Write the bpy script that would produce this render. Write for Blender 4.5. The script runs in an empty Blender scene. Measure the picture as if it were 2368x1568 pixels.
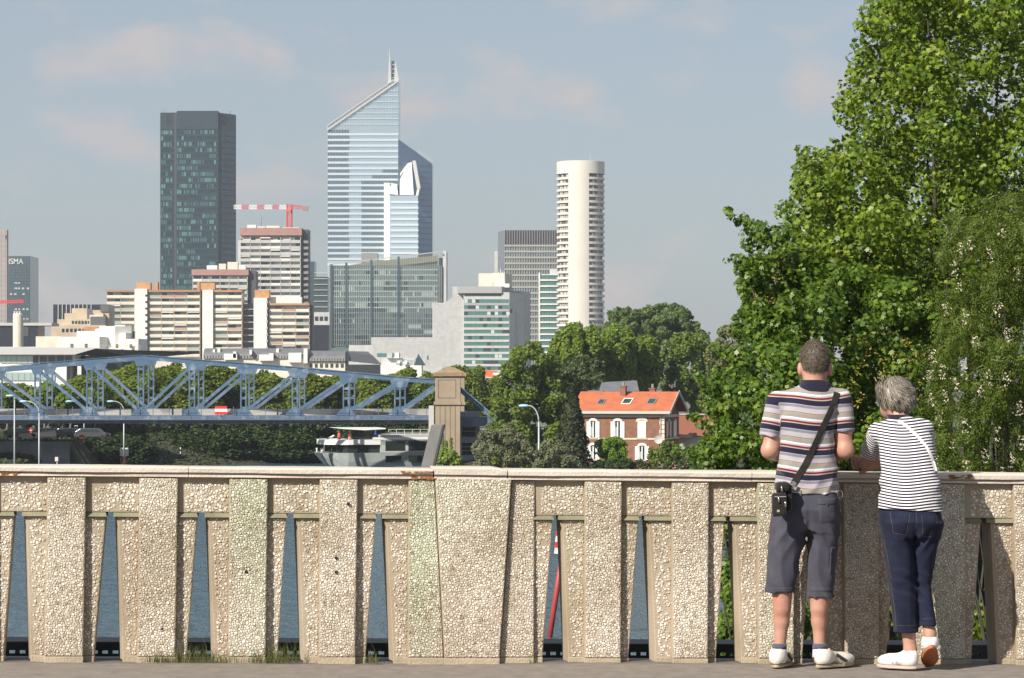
import bpy, bmesh, math, random
import numpy as np
from mathutils import Vector, Matrix, Quaternion
from mathutils.bvhtree import BVHTree

random.seed(7)
rng = np.random.default_rng(7)
SC = bpy.context.scene
COL = SC.collection
R = math.radians

# ------------------------------------------------------------------ camera, sky, sun, exposure
FPX, IMW, CX, HY, EYE = 6880.0, 2368.0, 1184.0, 870.0, 1.552
cam_d = bpy.data.cameras.new('camera')
cam = bpy.data.objects.new('camera', cam_d)
COL.objects.link(cam)
cam.location = (0, 0, EYE)
cam.rotation_euler = (R(90), 0, 0)
cam_d.sensor_width = 36.0
cam_d.lens = 36.0 * FPX / IMW
cam_d.shift_y = (HY - 784.0) / IMW
cam_d.clip_start = 0.5
cam_d.clip_end = 60000
SC.camera = cam

SUN_AZ, SUN_EL = 42.0, 36.0          # degrees left of straight behind the camera, degrees up
sv = Vector((-math.sin(R(SUN_AZ)) * math.cos(R(SUN_EL)), -math.cos(R(SUN_AZ)) * math.cos(R(SUN_EL)), math.sin(R(SUN_EL))))
sun_d = bpy.data.lights.new('sun', 'SUN')
sun_d.energy = 5.0
sun_d.angle = R(0.5)
sun_d.color = (1.0, 0.93, 0.82)
sun = bpy.data.objects.new('sun', sun_d)
sun.rotation_euler = (-sv).to_track_quat('-Z', 'Y').to_euler()
COL.objects.link(sun)

world = bpy.data.worlds.new('World')
SC.world = world
world.use_nodes = True
wn, wl = world.node_tree.nodes, world.node_tree.links
bg = wn['Background']
sky = wn.new('ShaderNodeTexSky')
sky.sky_type = 'NISHITA'
sky.sun_disc = False
sky.sun_elevation = R(SUN_EL)
sky.sun_rotation = R(180 + SUN_AZ)
sky.altitude = 40
sky.air_density = 1.0
sky.dust_density = 0.9
sky.ozone_density = 2.0
SKY_STR = 0.085
bg.inputs['Strength'].default_value = SKY_STR
# thin broken cloud, laid out by direction all the way round the sky
tc = wn.new('ShaderNodeTexCoord')
mp = wn.new('ShaderNodeMapping'); mp.inputs['Scale'].default_value = (6.0, 6.0, 12.0)
mp.inputs['Location'].default_value = (2.35, 0.4, 0.32)
wl.new(tc.outputs['Generated'], mp.inputs['Vector'])
nz = wn.new('ShaderNodeTexNoise'); nz.inputs['Scale'].default_value = 3.0; nz.inputs['Detail'].default_value = 7
nz.inputs['Roughness'].default_value = 0.52; nz.inputs['Distortion'].default_value = 0.25
wl.new(mp.outputs[0], nz.inputs['Vector'])
cr = wn.new('ShaderNodeValToRGB')
cr.color_ramp.elements[0].position = 0.515; cr.color_ramp.elements[0].color = (0, 0, 0, 1)
cr.color_ramp.elements[1].position = 0.66; cr.color_ramp.elements[1].color = (1, 1, 1, 1)
wl.new(nz.outputs['Fac'], cr.inputs[0])
mfac = wn.new('ShaderNodeMath'); mfac.operation = 'MULTIPLY'; mfac.inputs[1].default_value = 0.85
wl.new(cr.outputs[0], mfac.inputs[0])
tint = wn.new('ShaderNodeMix'); tint.data_type = 'RGBA'; tint.blend_type = 'MULTIPLY'
tint.inputs['Factor'].default_value = 1.0
tint.blend_type = 'MIX'; tint.inputs['Factor'].default_value = 0.65      # even high veil of thin cloud
tint.inputs['B'].default_value = (2.78, 3.08, 3.50, 1)
wl.new(sky.outputs[0], tint.inputs['A'])
mixc = wn.new('ShaderNodeMix'); mixc.data_type = 'RGBA'
wl.new(mfac.outputs[0], mixc.inputs['Factor'])
wl.new(tint.outputs['Result'], mixc.inputs['A'])
mixc.inputs['B'].default_value = (4.75, 4.35, 4.25, 1)
wl.new(mixc.outputs['Result'], bg.inputs['Color'])

SC.view_settings.view_transform = 'Standard'
SC.view_settings.look = 'None'
SC.view_settings.exposure = 0.62
SC.view_settings.gamma = 1.0
SC.view_settings.use_curve_mapping = False
try:
    SC.cycles.max_bounces = 6
    SC.cycles.transparent_max_bounces = 6
    SC.cycles.volume_bounces = 0
    SC.cycles.use_denoising = True
except Exception:
    pass

# ------------------------------------------------------------------ pixel <-> place helpers (pixels of a 2368 px wide copy of the photo)
def PX(px, D): return (px - CX) * D / FPX
def PZ(py, D): return EYE - (py - HY) * D / FPX
def M(n, D): return n * D / FPX      # pixels to metres at a distance

# ------------------------------------------------------------------ materials
MATS = {}
def mat(name, col, rough=0.7, metal=0.0, col2=None, nscale=4.0, bump=0.0, bscale=None, island=0.0, spec=0.5, trans=None, coat=0.0, detail=5.0, thr=(0.35, 0.65), stretch=None):
    if name in MATS: return MATS[name]
    m = bpy.data.materials.new(name); m.use_nodes = True
    n, l = m.node_tree.nodes, m.node_tree.links
    b = n['Principled BSDF']
    b.inputs['Roughness'].default_value = rough
    b.inputs['Metallic'].default_value = metal
    b.inputs['Specular IOR Level'].default_value = spec
    b.inputs['Base Color'].default_value = (*col, 1)
    if coat: b.inputs['Coat Weight'].default_value = coat
    t = n.new('ShaderNodeTexCoord')
    vec = t.outputs['Object']
    if stretch:
        mm = n.new('ShaderNodeMapping'); mm.inputs['Scale'].default_value = stretch
        l.new(vec, mm.inputs['Vector']); vec = mm.outputs[0]
    src = None
    if col2 is not None:
        z = n.new('ShaderNodeTexNoise'); z.inputs['Scale'].default_value = nscale; z.inputs['Detail'].default_value = detail
        l.new(vec, z.inputs['Vector'])
        r = n.new('ShaderNodeValToRGB')
        r.color_ramp.elements[0].position = thr[0]; r.color_ramp.elements[0].color = (*col, 1)
        r.color_ramp.elements[1].position = thr[1]; r.color_ramp.elements[1].color = (*col2, 1)
        l.new(z.outputs['Fac'], r.inputs[0]); src = r.outputs[0]
    if island:
        g = n.new('ShaderNodeNewGeometry')
        h = n.new('ShaderNodeHueSaturation')
        mr = n.new('ShaderNodeMapRange'); mr.inputs['To Min'].default_value = 1 - island; mr.inputs['To Max'].default_value = 1 + island
        l.new(g.outputs['Random Per Island'], mr.inputs[0])
        l.new(mr.outputs[0], h.inputs['Value'])
        if src: l.new(src, h.inputs['Color'])
        else: h.inputs['Color'].default_value = (*col, 1)
        src = h.outputs[0]
    if src: l.new(src, b.inputs['Base Color'])
    if bump:
        z2 = n.new('ShaderNodeTexNoise'); z2.inputs['Scale'].default_value = bscale or nscale * 4; z2.inputs['Detail'].default_value = 4
        l.new(vec, z2.inputs['Vector'])
        bp = n.new('ShaderNodeBump'); bp.inputs['Strength'].default_value = bump; bp.inputs['Distance'].default_value = 0.02
        l.new(z2.outputs['Fac'], bp.inputs['Height']); l.new(bp.outputs[0], b.inputs['Normal'])
    MATS[name] = m
    return m

def leafmat(name, a, b, trans=0.35, rough=0.5, vals=None, spec=0.35):
    """leaf: colour varies leaf by leaf, some light passes through"""
    if name in MATS: return MATS[name]
    m = bpy.data.materials.new(name); m.use_nodes = True
    n, l = m.node_tree.nodes, m.node_tree.links
    p = n['Principled BSDF']; p.inputs['Roughness'].default_value = rough; p.inputs['Specular IOR Level'].default_value = spec
    g = n.new('ShaderNodeNewGeometry'); r = n.new('ShaderNodeValToRGB')
    r.color_ramp.elements[0].color = (*a, 1); r.color_ramp.elements[1].color = (*b, 1)
    for pos, c in (vals or []):
        e = r.color_ramp.elements.new(pos); e.color = (*c, 1)
    l.new(g.outputs['Random Per Island'], r.inputs[0])
    l.new(r.outputs[0], p.inputs['Base Color'])
    t = n.new('ShaderNodeBsdfTranslucent'); h = n.new('ShaderNodeHueSaturation'); h.inputs['Hue'].default_value = 0.48
    h.inputs['Value'].default_value = 1.25
    l.new(r.outputs[0], h.inputs['Color']); l.new(h.outputs[0], t.inputs['Color'])
    mx = n.new('ShaderNodeMixShader'); mx.inputs[0].default_value = trans
    l.new(p.outputs[0], mx.inputs[1]); l.new(t.outputs[0], mx.inputs[2])
    l.new(mx.outputs[0], n['Material Output'].inputs[0])
    MATS[name] = m
    return m

# ------------------------------------------------------------------ mesh building
class MB:
    def __init__(s): s.v = []; s.f = []
    def add(s, vs, fs):
        o = len(s.v); s.v += [tuple(p) for p in vs]; s.f += [tuple(i + o for i in f) for f in fs]; return s
    def box(s, x0, x1, y0, y1, z0, z1):
        return s.add([(x0, y0, z0), (x1, y0, z0), (x1, y1, z0), (x0, y1, z0), (x0, y0, z1), (x1, y0, z1), (x1, y1, z1), (x0, y1, z1)],
                     [(0, 3, 2, 1), (4, 5, 6, 7), (0, 1, 5, 4), (1, 2, 6, 5), (2, 3, 7, 6), (3, 0, 4, 7)])
    def hexa(s, front, back):
        """eight corners: front quad (bl, br, tr, tl) and back quad in the same order"""
        return s.add(list(front) + list(back), [(0, 1, 2, 3), (5, 4, 7, 6), (1, 5, 6, 2), (4, 0, 3, 7), (3, 2, 6, 7), (4, 5, 1, 0)])
    def xz(s, pts, y0, y1):
        """polygon in the facade plane, given thickness (pts counter-clockwise seen from the front)"""
        n = len(pts)
        vs = [(x, y0, z) for x, z in pts] + [(x, y1, z) for x, z in pts]
        fs = [tuple(range(n)), tuple(range(2 * n - 1, n - 1, -1))] + [(i, i + n, (i + 1) % n + n, (i + 1) % n) for i in range(n)]
        return s.add(vs, fs)
    def xy(s, pts, z0, z1, top=None):
        n = len(pts); q = top or pts
        vs = [(x, y, z0) for x, y in pts] + [(x, y, z1 if not callable(z1) else z1(x, y)) for x, y in q]
        fs = [tuple(range(n - 1, -1, -1)), tuple(range(n, 2 * n))] + [(i, (i + 1) % n, (i + 1) % n + n, i + n) for i in range(n)]
        return s.add(vs, fs)
    def yz(s, pts, x0, x1):
        n = len(pts)
        vs = [(x0, y, z) for y, z in pts] + [(x1, y, z) for y, z in pts]
        fs = [tuple(range(n)), tuple(range(2 * n - 1, n - 1, -1))] + [(i, i + n, (i + 1) % n + n, (i + 1) % n) for i in range(n)]
        return s.add(vs, fs)
    def beam(s, a, b, w, h, up=(0, 0, 1)):
        a, b = Vector(a), Vector(b); d = (b - a).normalized(); u = Vector(up)
        if abs(d.dot(u)) > 0.99: u = Vector((0, 1, 0))
        r = d.cross(u).normalized() * (w / 2); u = r.cross(d).normalized() * (h / 2)
        c = [a - r - u, a + r - u, a + r + u, a - r + u]; e = [b - r - u, b + r - u, b + r + u, b - r + u]
        return s.add(c + e, [(0, 1, 2, 3), (7, 6, 5, 4), (0, 4, 5, 1), (1, 5, 6, 2), (2, 6, 7, 3), (3, 7, 4, 0)])
    def tube(s, pts, rad, n=8, cap=True):
        pts = [Vector(p) for p in pts]
        if not hasattr(rad, '__len__'): rad = [rad] * len(pts)
        o = len(s.v); u = None
        for i, p in enumerate(pts):
            d = (pts[min(i + 1, len(pts) - 1)] - pts[max(i - 1, 0)]).normalized()
            if u is None: u = d.orthogonal().normalized()
            u = (u - d * u.dot(d)).normalized(); w = d.cross(u)
            for k in range(n):
                a = 2 * math.pi * k / n
                s.v.append(tuple(p + (u * math.cos(a) + w * math.sin(a)) * rad[i]))
        for i in range(len(pts) - 1):
            for k in range(n):
                s.f.append((o + i * n + k, o + i * n + (k + 1) % n, o + (i + 1) * n + (k + 1) % n, o + (i + 1) * n + k))
        if cap:
            s.f.append(tuple(o + k for k in range(n - 1, -1, -1)))
            s.f.append(tuple(o + (len(pts) - 1) * n + k for k in range(n)))
        return s
    def lathe(s, prof, c=(0, 0, 0), n=24, a0=0.0, a1=2 * math.pi):
        full = abs(a1 - a0 - 2 * math.pi) < 1e-6; o = len(s.v); m = n if full else n + 1
        for r, z in prof:
            for k in range(m):
                a = a0 + (a1 - a0) * k / n
                s.v.append((c[0] + r * math.cos(a), c[1] + r * math.sin(a), c[2] + z))
        for i in range(len(prof) - 1):
            for k in range(n):
                k2 = (k + 1) % m
                s.f.append((o + i * m + k, o + i * m + k2, o + (i + 1) * m + k2, o + (i + 1) * m + k))
        return s
    def ell(s, c, r, nu=12, nv=8):
        o = len(s.v)
        for i in range(nv + 1):
            t = math.pi * i / nv
            for k in range(nu):
                a = 2 * math.pi * k / nu
                s.v.append((c[0] + r[0] * math.sin(t) * math.cos(a), c[1] + r[1] * math.sin(t) * math.sin(a), c[2] - r[2] * math.cos(t)))
        for i in range(nv):
            for k in range(nu):
                s.f.append((o + i * nu + k, o + i * nu + (k + 1) % nu, o + (i + 1) * nu + (k + 1) % nu, o + (i + 1) * nu + k))
        return s

ORG = {}
def org(o):
    return ORG.get(o.name, Vector((0, 0, 0))) if o else Vector((0, 0, 0))

def props(o, label=None, cat=None, group=None, kind=None):
    if label: o['label'] = label
    if cat: o['category'] = cat
    if group: o['group'] = group
    if kind: o['kind'] = kind
    return o

def thing(name, loc, label, cat, group=None):
    o = bpy.data.objects.new(name, None); COL.objects.link(o)
    o.location = loc; o.empty_display_size = 0.2
    ORG[o.name] = Vector(loc)
    return props(o, label, cat, group)

def setmat(me, m):
    if isinstance(m, str): m = MATS[m]
    me.materials.append(m)

def obj(name, mb, m, parent=None, smooth=False, origin=None, bevel=0.0):
    """links one mesh object; vertices are given in world space, the object's origin is its thing's base"""
    base = org(parent) if parent else Vector(origin or (0, 0, 0))
    me = bpy.data.meshes.new(name)
    if isinstance(mb, MB):
        me.from_pydata([(x - base.x, y - base.y, z - base.z) for x, y, z in mb.v], [], mb.f)
    else:
        me = mb
    if smooth:
        me.polygons.foreach_set('use_smooth', [True] * len(me.polygons))
    setmat(me, m)
    o = bpy.data.objects.new(name, me); COL.objects.link(o)
    if parent:
        o.parent = parent; ORG[o.name] = base
    else:
        o.location = base; ORG[o.name] = base
    if bevel:
        b = o.modifiers.new('bevel', 'BEVEL'); b.width = bevel; b.segments = 2; b.limit_method = 'ANGLE'
    return o

def struct(name, mb, m, smooth=False, label=None):
    o = obj(name, mb, m, None, smooth); o['kind'] = 'structure'
    if label: o['label'] = label
    return o

PANE = {}
def pane(name, parent, cx, cy, cz, w, h, d, m, mesh_key=None):
    """small box piece sharing its mesh with alike pieces"""
    mm = MATS[m] if isinstance(m, str) else m
    k = (name, round(w, 2), round(h, 2), round(d, 2), mm.name)
    if k not in PANE:
        me = bpy.data.meshes.new(name)
        b = MB().box(-w / 2, w / 2, -d / 2, d / 2, -h / 2, h / 2)
        me.from_pydata(b.v, [], b.f); me.materials.append(mm); PANE[k] = me
    o = bpy.data.objects.new(name, PANE[k]); COL.objects.link(o)
    o.parent = parent; bs = org(parent); o.location = (cx - bs.x, cy - bs.y, cz - bs.z)
    return o

def text_mesh(body, size, depth):
    c = bpy.data.curves.new('t', 'FONT'); c.body = body; c.size = size; c.extrude = depth
    o = bpy.data.objects.new('t', c); COL.objects.link(o)
    dg = bpy.context.evaluated_depsgraph_get(); me = bpy.data.meshes.new_from_object(o.evaluated_get(dg))
    bpy.data.objects.remove(o); bpy.data.curves.remove(c)
    return me

def copy_tree(o, parent=None):
    c = o.copy(); COL.objects.link(c)
    if parent: c.parent = parent
    for ch in [x for x in o.children]:
        copy_tree(ch, c)
    return c

ORD = ['first', 'second', 'third', 'fourth', 'fifth', 'sixth', 'seventh', 'eighth', 'ninth', 'tenth', 'eleventh', 'twelfth', 'thirteenth', 'fourteenth', 'fifteenth', 'sixteenth']

# shared plain materials
mat('white_paint', (0.70, 0.69, 0.65), 0.6, col2=(0.58, 0.57, 0.53), nscale=0.35, thr=(0.45, 0.75))
mat('cream_wall', (0.64, 0.60, 0.51), 0.8, col2=(0.55, 0.51, 0.43), nscale=0.3)
mat('grey_wall', (0.5, 0.5, 0.49), 0.8, col2=(0.42, 0.42, 0.42), nscale=0.25)
mat('pale_tile', (0.50, 0.50, 0.49), 0.55, col2=(0.42, 0.425, 0.42), nscale=0.6)
mat('beige_stone', (0.50, 0.41, 0.30), 0.85, col2=(0.40, 0.33, 0.25), nscale=0.3)
mat('ochre_brick', (0.48, 0.26, 0.11), 0.85, col2=(0.40, 0.2, 0.09), nscale=0.5)
mat('pink_band', (0.36, 0.20, 0.17), 0.8, col2=(0.31, 0.17, 0.15), nscale=0.3)
mat('brown_band', (0.36, 0.19, 0.10), 0.8)
mat('dark_panel', (0.02, 0.022, 0.035), 0.35)
mat('dark_grey', (0.06, 0.06, 0.065), 0.6)
mat('mid_grey', (0.22, 0.22, 0.22), 0.7)
mat('glass_dark', (0.03, 0.045, 0.055), 0.12, spec=0.8)
mat('glass_green', (0.05, 0.15, 0.13), 0.12, spec=0.8, col2=(0.09, 0.22, 0.19), nscale=0.12)
mat('glass_pale', (0.42, 0.52, 0.52), 0.15, metal=0.35)
mat('zinc', (0.17, 0.175, 0.18), 0.45, metal=0.35, col2=(0.22, 0.225, 0.23), nscale=0.8)
mat('rail_grey', (0.42, 0.42, 0.40), 0.7)
mat('red_paint', (0.55, 0.03, 0.03), 0.5)
mat('black', (0.012, 0.012, 0.013), 0.6)
# ------------------------------------------------------------------ ground, river, own bridge deck
ZW = -10.0
def shore_x(y):
    return np.interp(y, [15, 60, 129, 240, 268, 300, 335, 400, 470], [2.6, 4.6, 8.5, 16, 8, -7, -10, -13, -13])
LAND = -6.3
def ground_z(x, y):
    edge = np.interp(x, [-58, -51, -30], [343, 366, 391]) + 1.5 * np.sin(x * 0.11)
    far = np.clip(-11.6 + (y - edge) * 0.24, -12.5, LAND)
    left = np.where((x < -53.5) & (y > 359.2), LAND, -12.5)
    rt = np.clip(-11.4 + (x - shore_x(y)) * 0.55, -12.5, -8.1)
    near = np.where(y < 100, np.clip(-11.0 + (x - shore_x(y)) * 0.9, -12.5, -6.0), -12.5)
    return np.maximum(np.maximum(far, rt), np.maximum(near, left))
def build_terrain():
    xs = np.arange(-150, 151, 3.0); ys = np.concatenate([np.arange(16, 336, 4.0), np.arange(336, 462, 1.5)])
    gx, gy = np.meshgrid(xs, ys)
    gz = ground_z(gx, gy) + rng.normal(0, 0.07, gx.shape)
    v = np.stack([gx, gy, gz], -1).reshape(-1, 3)
    nx, ny = len(xs), len(ys); i = np.arange(ny - 1)[:, None] * nx + np.arange(nx - 1)[None]
    f = np.stack([i, i + 1, i + nx + 1, i + nx], -1).reshape(-1, 4)
    b = MB(); b.v = [tuple(p) for p in v.tolist()]; b.f = [tuple(q) for q in f.tolist()]
    return b
mat('bank_earth', (0.022, 0.028, 0.012), 0.95, col2=(0.050, 0.045, 0.026), nscale=0.22, bump=0.6, bscale=2.0)  # shade on the bank is put into the dark earth colour
struct('terrain', build_terrain(), 'bank_earth', smooth=True)
mat('far_soil', (0.08, 0.09, 0.05), 0.95, col2=(0.14, 0.14, 0.12), nscale=0.01)
struct('ground', MB().add([(-9000, 461.5, -6.32), (9000, 461.5, -6.32), (9000, 14000, -6.32), (-9000, 14000, -6.32)], [(0, 1, 2, 3)]), 'far_soil')

# river: clear dark water, wind ripples as relief
mw = bpy.data.materials.new('river_water'); mw.use_nodes = True; MATS['river_water'] = mw
n, l = mw.node_tree.nodes, mw.node_tree.links
p = n['Principled BSDF']; p.inputs['Base Color'].default_value = (0.050, 0.108, 0.150, 1); p.inputs['Roughness'].default_value = 0.12
p.inputs['IOR'].default_value = 1.33
t = n.new('ShaderNodeTexCoord'); ma = n.new('ShaderNodeMapping'); ma.inputs['Scale'].default_value = (0.9, 0.22, 1); ma.inputs['Rotation'].default_value = (0, 0, 0.25)
z = n.new('ShaderNodeTexNoise'); z.inputs['Scale'].default_value = 1.1; z.inputs['Detail'].default_value = 6; z.inputs['Roughness'].default_value = 0.62
bp = n.new('ShaderNodeBump'); bp.inputs['Strength'].default_value = 0.75; bp.inputs['Distance'].default_value = 1.6
l.new(t.outputs['Object'], ma.inputs[0]); l.new(ma.outputs[0], z.inputs['Vector']); l.new(z.outputs['Fac'], bp.inputs['Height']); l.new(bp.outputs[0], p.inputs['Normal'])
struct('river', MB().add([(-3000, -2500, ZW), (3000, -2500, ZW), (3000, 470, ZW), (-3000, 470, ZW)], [(0, 1, 2, 3)]), 'river_water')

TH = math.atan(0.45 / 5.54); SLOPE = 0.0109; WY = 16.11
ct, st = math.cos(TH), math.sin(TH)
def wx(px, y=0.0):
    k = (px - CX) / FPX
    return (k * (WY + y * ct) + y * st) / (ct - k * st)
def wz(py, x, y=0.0):
    D = WY + x * st + y * ct
    return EYE - (py - HY) * D / FPX + SLOPE * x
def wpt(x, y, z):
    """parapet frame -> world"""
    return (x * ct - y * st, WY + x * st + y * ct, z - SLOPE * x)

mat('asphalt', (0.245, 0.213, 0.185), 0.92, col2=(0.155, 0.135, 0.118), nscale=11.0, bump=0.5, bscale=160, detail=9, thr=(0.3, 0.8))
mat('road_asphalt', (0.07, 0.07, 0.072), 0.9, col2=(0.10, 0.10, 0.10), nscale=3, bump=0.4, bscale=120)
mat('concrete', (0.36, 0.33, 0.28), 0.9, col2=(0.28, 0.25, 0.21), nscale=5, bump=0.3, bscale=60)
b = MB()
def slab(x0, x1, y0, y1, zt, th):
    q = [(x0, y0), (x1, y0), (x1, y1), (x0, y1)]
    b = MB()
    tops = [wpt(x, y, zt) for x, y in q]; bots = [wpt(x, y, zt - th) for x, y in q]
    return b.add(bots + tops, [(3, 2, 1, 0), (4, 5, 6, 7), (0, 1, 5, 4), (1, 2, 6, 5), (2, 3, 7, 6), (3, 0, 4, 7)])
# pavement in strips so that it undulates a little
def pavement():
    b = MB(); xs = np.arange(-34, 34.01, 0.5); ys = [-3.6, -2.4, -1.4, -0.9, -0.55, -0.3, -0.12, 0.15]
    for y in ys:
        for x in xs:
            zz = 0.006 * math.sin(x * 1.3 + y * 2) + 0.004 * math.sin(x * 3.1) - 0.002
            b.v.append(wpt(x, y, zz))
    nx = len(xs)
    for j in range(len(ys) - 1):
        for i in range(nx - 1):
            a = j * nx + i; b.f.append((a, a + 1, a + nx + 1, a + nx))
    # kerb face and underside
    o = len(b.v)
    for y in (-3.6, 0.15):
        for x in xs: b.v.append(wpt(x, y, -0.5))
    for i in range(nx - 1):
        b.f.append((o + i, o + i + 1, i + 1, i)); c = (len(ys) - 1) * nx
        b.f.append((o + nx + i + 1, o + nx + i, c + i, c + i + 1))
        b.f.append((o + i + 1, o + i, o + nx + i, o + nx + i + 1))
    return b
struct('pavement', pavement(), 'asphalt', smooth=True)
struct('road', slab(-34, 34, -13.0, -3.604, -0.13, 0.6), 'road_asphalt')
struct('pavement_near', slab(-34, 34, -18.0, -13.004, 0.0, 0.7), 'asphalt')
struct('bridge_deck', slab(-34, 34, -18, 1.7, -0.74, 0.9), 'concrete')

# ------------------------------------------------------------------ parapet of exposed-pebble concrete
def pebble_mat(name, base, base2, green=0.0):
    m = bpy.data.materials.new(name); m.use_nodes = True; MATS[name] = m
    n, l = m.node_tree.nodes, m.node_tree.links; p = n['Principled BSDF']; p.inputs['Roughness'].default_value = 0.8
    g = n.new('ShaderNodeNewGeometry'); r = n.new('ShaderNodeValToRGB')
    r.color_ramp.elements[0].color = (*base, 1); r.color_ramp.elements[1].color = (*base2, 1)
    e = r.color_ramp.elements.new(0.06); e.color = (base[0] * .62, base[1] * .52, base[2] * .42, 1)
    e = r.color_ramp.elements.new(0.14); e.color = (*base, 1)
    l.new(g.outputs['Random Per Island'], r.inputs[0]); src = r.outputs[0]
    t = n.new('ShaderNodeTexCoord'); z = n.new('ShaderNodeTexNoise'); z.inputs['Scale'].default_value = 2.1; z.inputs['Detail'].default_value = 6
    l.new(t.outputs['Object'], z.inputs['Vector'])
    # grime in patches
    rr = n.new('ShaderNodeValToRGB'); rr.color_ramp.elements[0].position = 0.38; rr.color_ramp.elements[1].position = 0.62
    rr.color_ramp.elements[0].color = (0.62, 0.55, 0.46, 1); rr.color_ramp.elements[1].color = (1, 1, 1, 1)
    l.new(z.outputs['Fac'], rr.inputs[0])
    mu = n.new('ShaderNodeMix'); mu.data_type = 'RGBA'; mu.blend_type = 'MULTIPLY'; mu.inputs['Factor'].default_value = 0.55
    l.new(src, mu.inputs['A']); l.new(rr.outputs[0], mu.inputs['B']); src = mu.outputs['Result']
    if green:
        z2 = n.new('ShaderNodeTexNoise'); z2.inputs['Scale'].default_value = 3.3; z2.inputs['Detail'].default_value = 4
        mp = n.new('ShaderNodeMapping'); mp.inputs['Scale'].default_value = (1.6, 1, 0.35)
        l.new(t.outputs['Object'], mp.inputs[0]); l.new(mp.outputs[0], z2.inputs['Vector'])
        sx = n.new('ShaderNodeSeparateXYZ'); l.new(t.outputs['Object'], sx.inputs[0])
        ad = n.new('ShaderNodeMath'); ad.operation = 'MULTIPLY_ADD'; ad.inputs[1].default_value = 0.22; l.new(sx.outputs['Z'], ad.inputs[0]); l.new(z2.outputs['Fac'], ad.inputs[2])
        r2 = n.new('ShaderNodeValToRGB'); r2.color_ramp.elements[0].position = 0.50; r2.color_ramp.elements[1].position = 0.78
        r2.color_ramp.elements[0].color = (0, 0, 0, 1); r2.color_ramp.elements[1].color = (green, green, green, 1)
        l.new(ad.outputs[0], r2.inputs[0])
        mg = n.new('ShaderNodeMix'); mg.data_type = 'RGBA'; mg.blend_type = 'MULTIPLY'; mg.inputs['B'].default_value = (0.84, 0.95, 0.84, 1)
        l.new(r2.outputs[0], mg.inputs['Factor']); l.new(src, mg.inputs['A']); src = mg.outputs['Result']
    l.new(src, p.inputs['Base Color'])
    return m
pebble_mat('pebbles', (0.56, 0.51, 0.44), (0.76, 0.725, 0.67), 0.2)
pebble_mat('pebbles_mid', (0.56, 0.51, 0.44), (0.76, 0.73, 0.67), 0.5)
pebble_mat('pebbles_green', (0.56, 0.52, 0.44), (0.76, 0.74, 0.67), 0.85)
pebble_mat('matrix', (0.37, 0.305, 0.23), (0.37, 0.305, 0.23), 0.3)
pebble_mat('matrix_green', (0.35, 0.305, 0.23), (0.35, 0.305, 0.23), 0.8)
for k in ('matrix', 'matrix_green'):
    m = MATS[k]; n, l = m.node_tree.nodes, m.node_tree.links
    z = n.new('ShaderNodeTexNoise'); z.inputs['Scale'].default_value = 110; z.inputs['Detail'].default_value = 4
    t = n.new('ShaderNodeTexCoord'); l.new(t.outputs['Object'], z.inputs['Vector'])
    bp = n.new('ShaderNodeBump'); bp.inputs['Strength'].default_value = 0.6; bp.inputs['Distance'].default_value = 0.006
    l.new(z.outputs['Fac'], bp.inputs['Height']); l.new(bp.outputs[0], n['Principled BSDF'].inputs['Normal'])
mat('smooth_cement', (0.40, 0.33, 0.235), 0.9, col2=(0.30, 0.25, 0.18), nscale=6, bump=0.35, bscale=90)
mat('ledge_cement', (0.155, 0.155, 0.095), 0.9, col2=(0.22, 0.2, 0.13), nscale=9, bump=0.3, bscale=90)
# coping: painted concrete with rust stains
mc = mat('coping_paint', (0.60, 0.53, 0.455), 0.75, col2=(0.50, 0.44, 0.38), nscale=3.0, bump=0.25, bscale=70)
mat('rust', (0.16, 0.06, 0.022), 0.9, col2=(0.30, 0.14, 0.06), nscale=40)
mat('galvanised', (0.05, 0.052, 0.05), 0.6, metal=0.2, col2=(0.08, 0.08, 0.075), nscale=5)
mat('steel_light', (0.36, 0.36, 0.35), 0.5, metal=0.3)

wall = thing('parapet_wall', wpt(0, 0, 0), 'weathered pebble concrete parapet with tapered slots running across the foreground', 'parapet')
def wo(name, mb, m, parent=wall, smooth=False, bevel=0.0):
    q = MB(); q.v = [wpt(*v) for v in mb.v]; q.f = mb.f
    return obj(name, q, m, parent, smooth, bevel=bevel)

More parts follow.
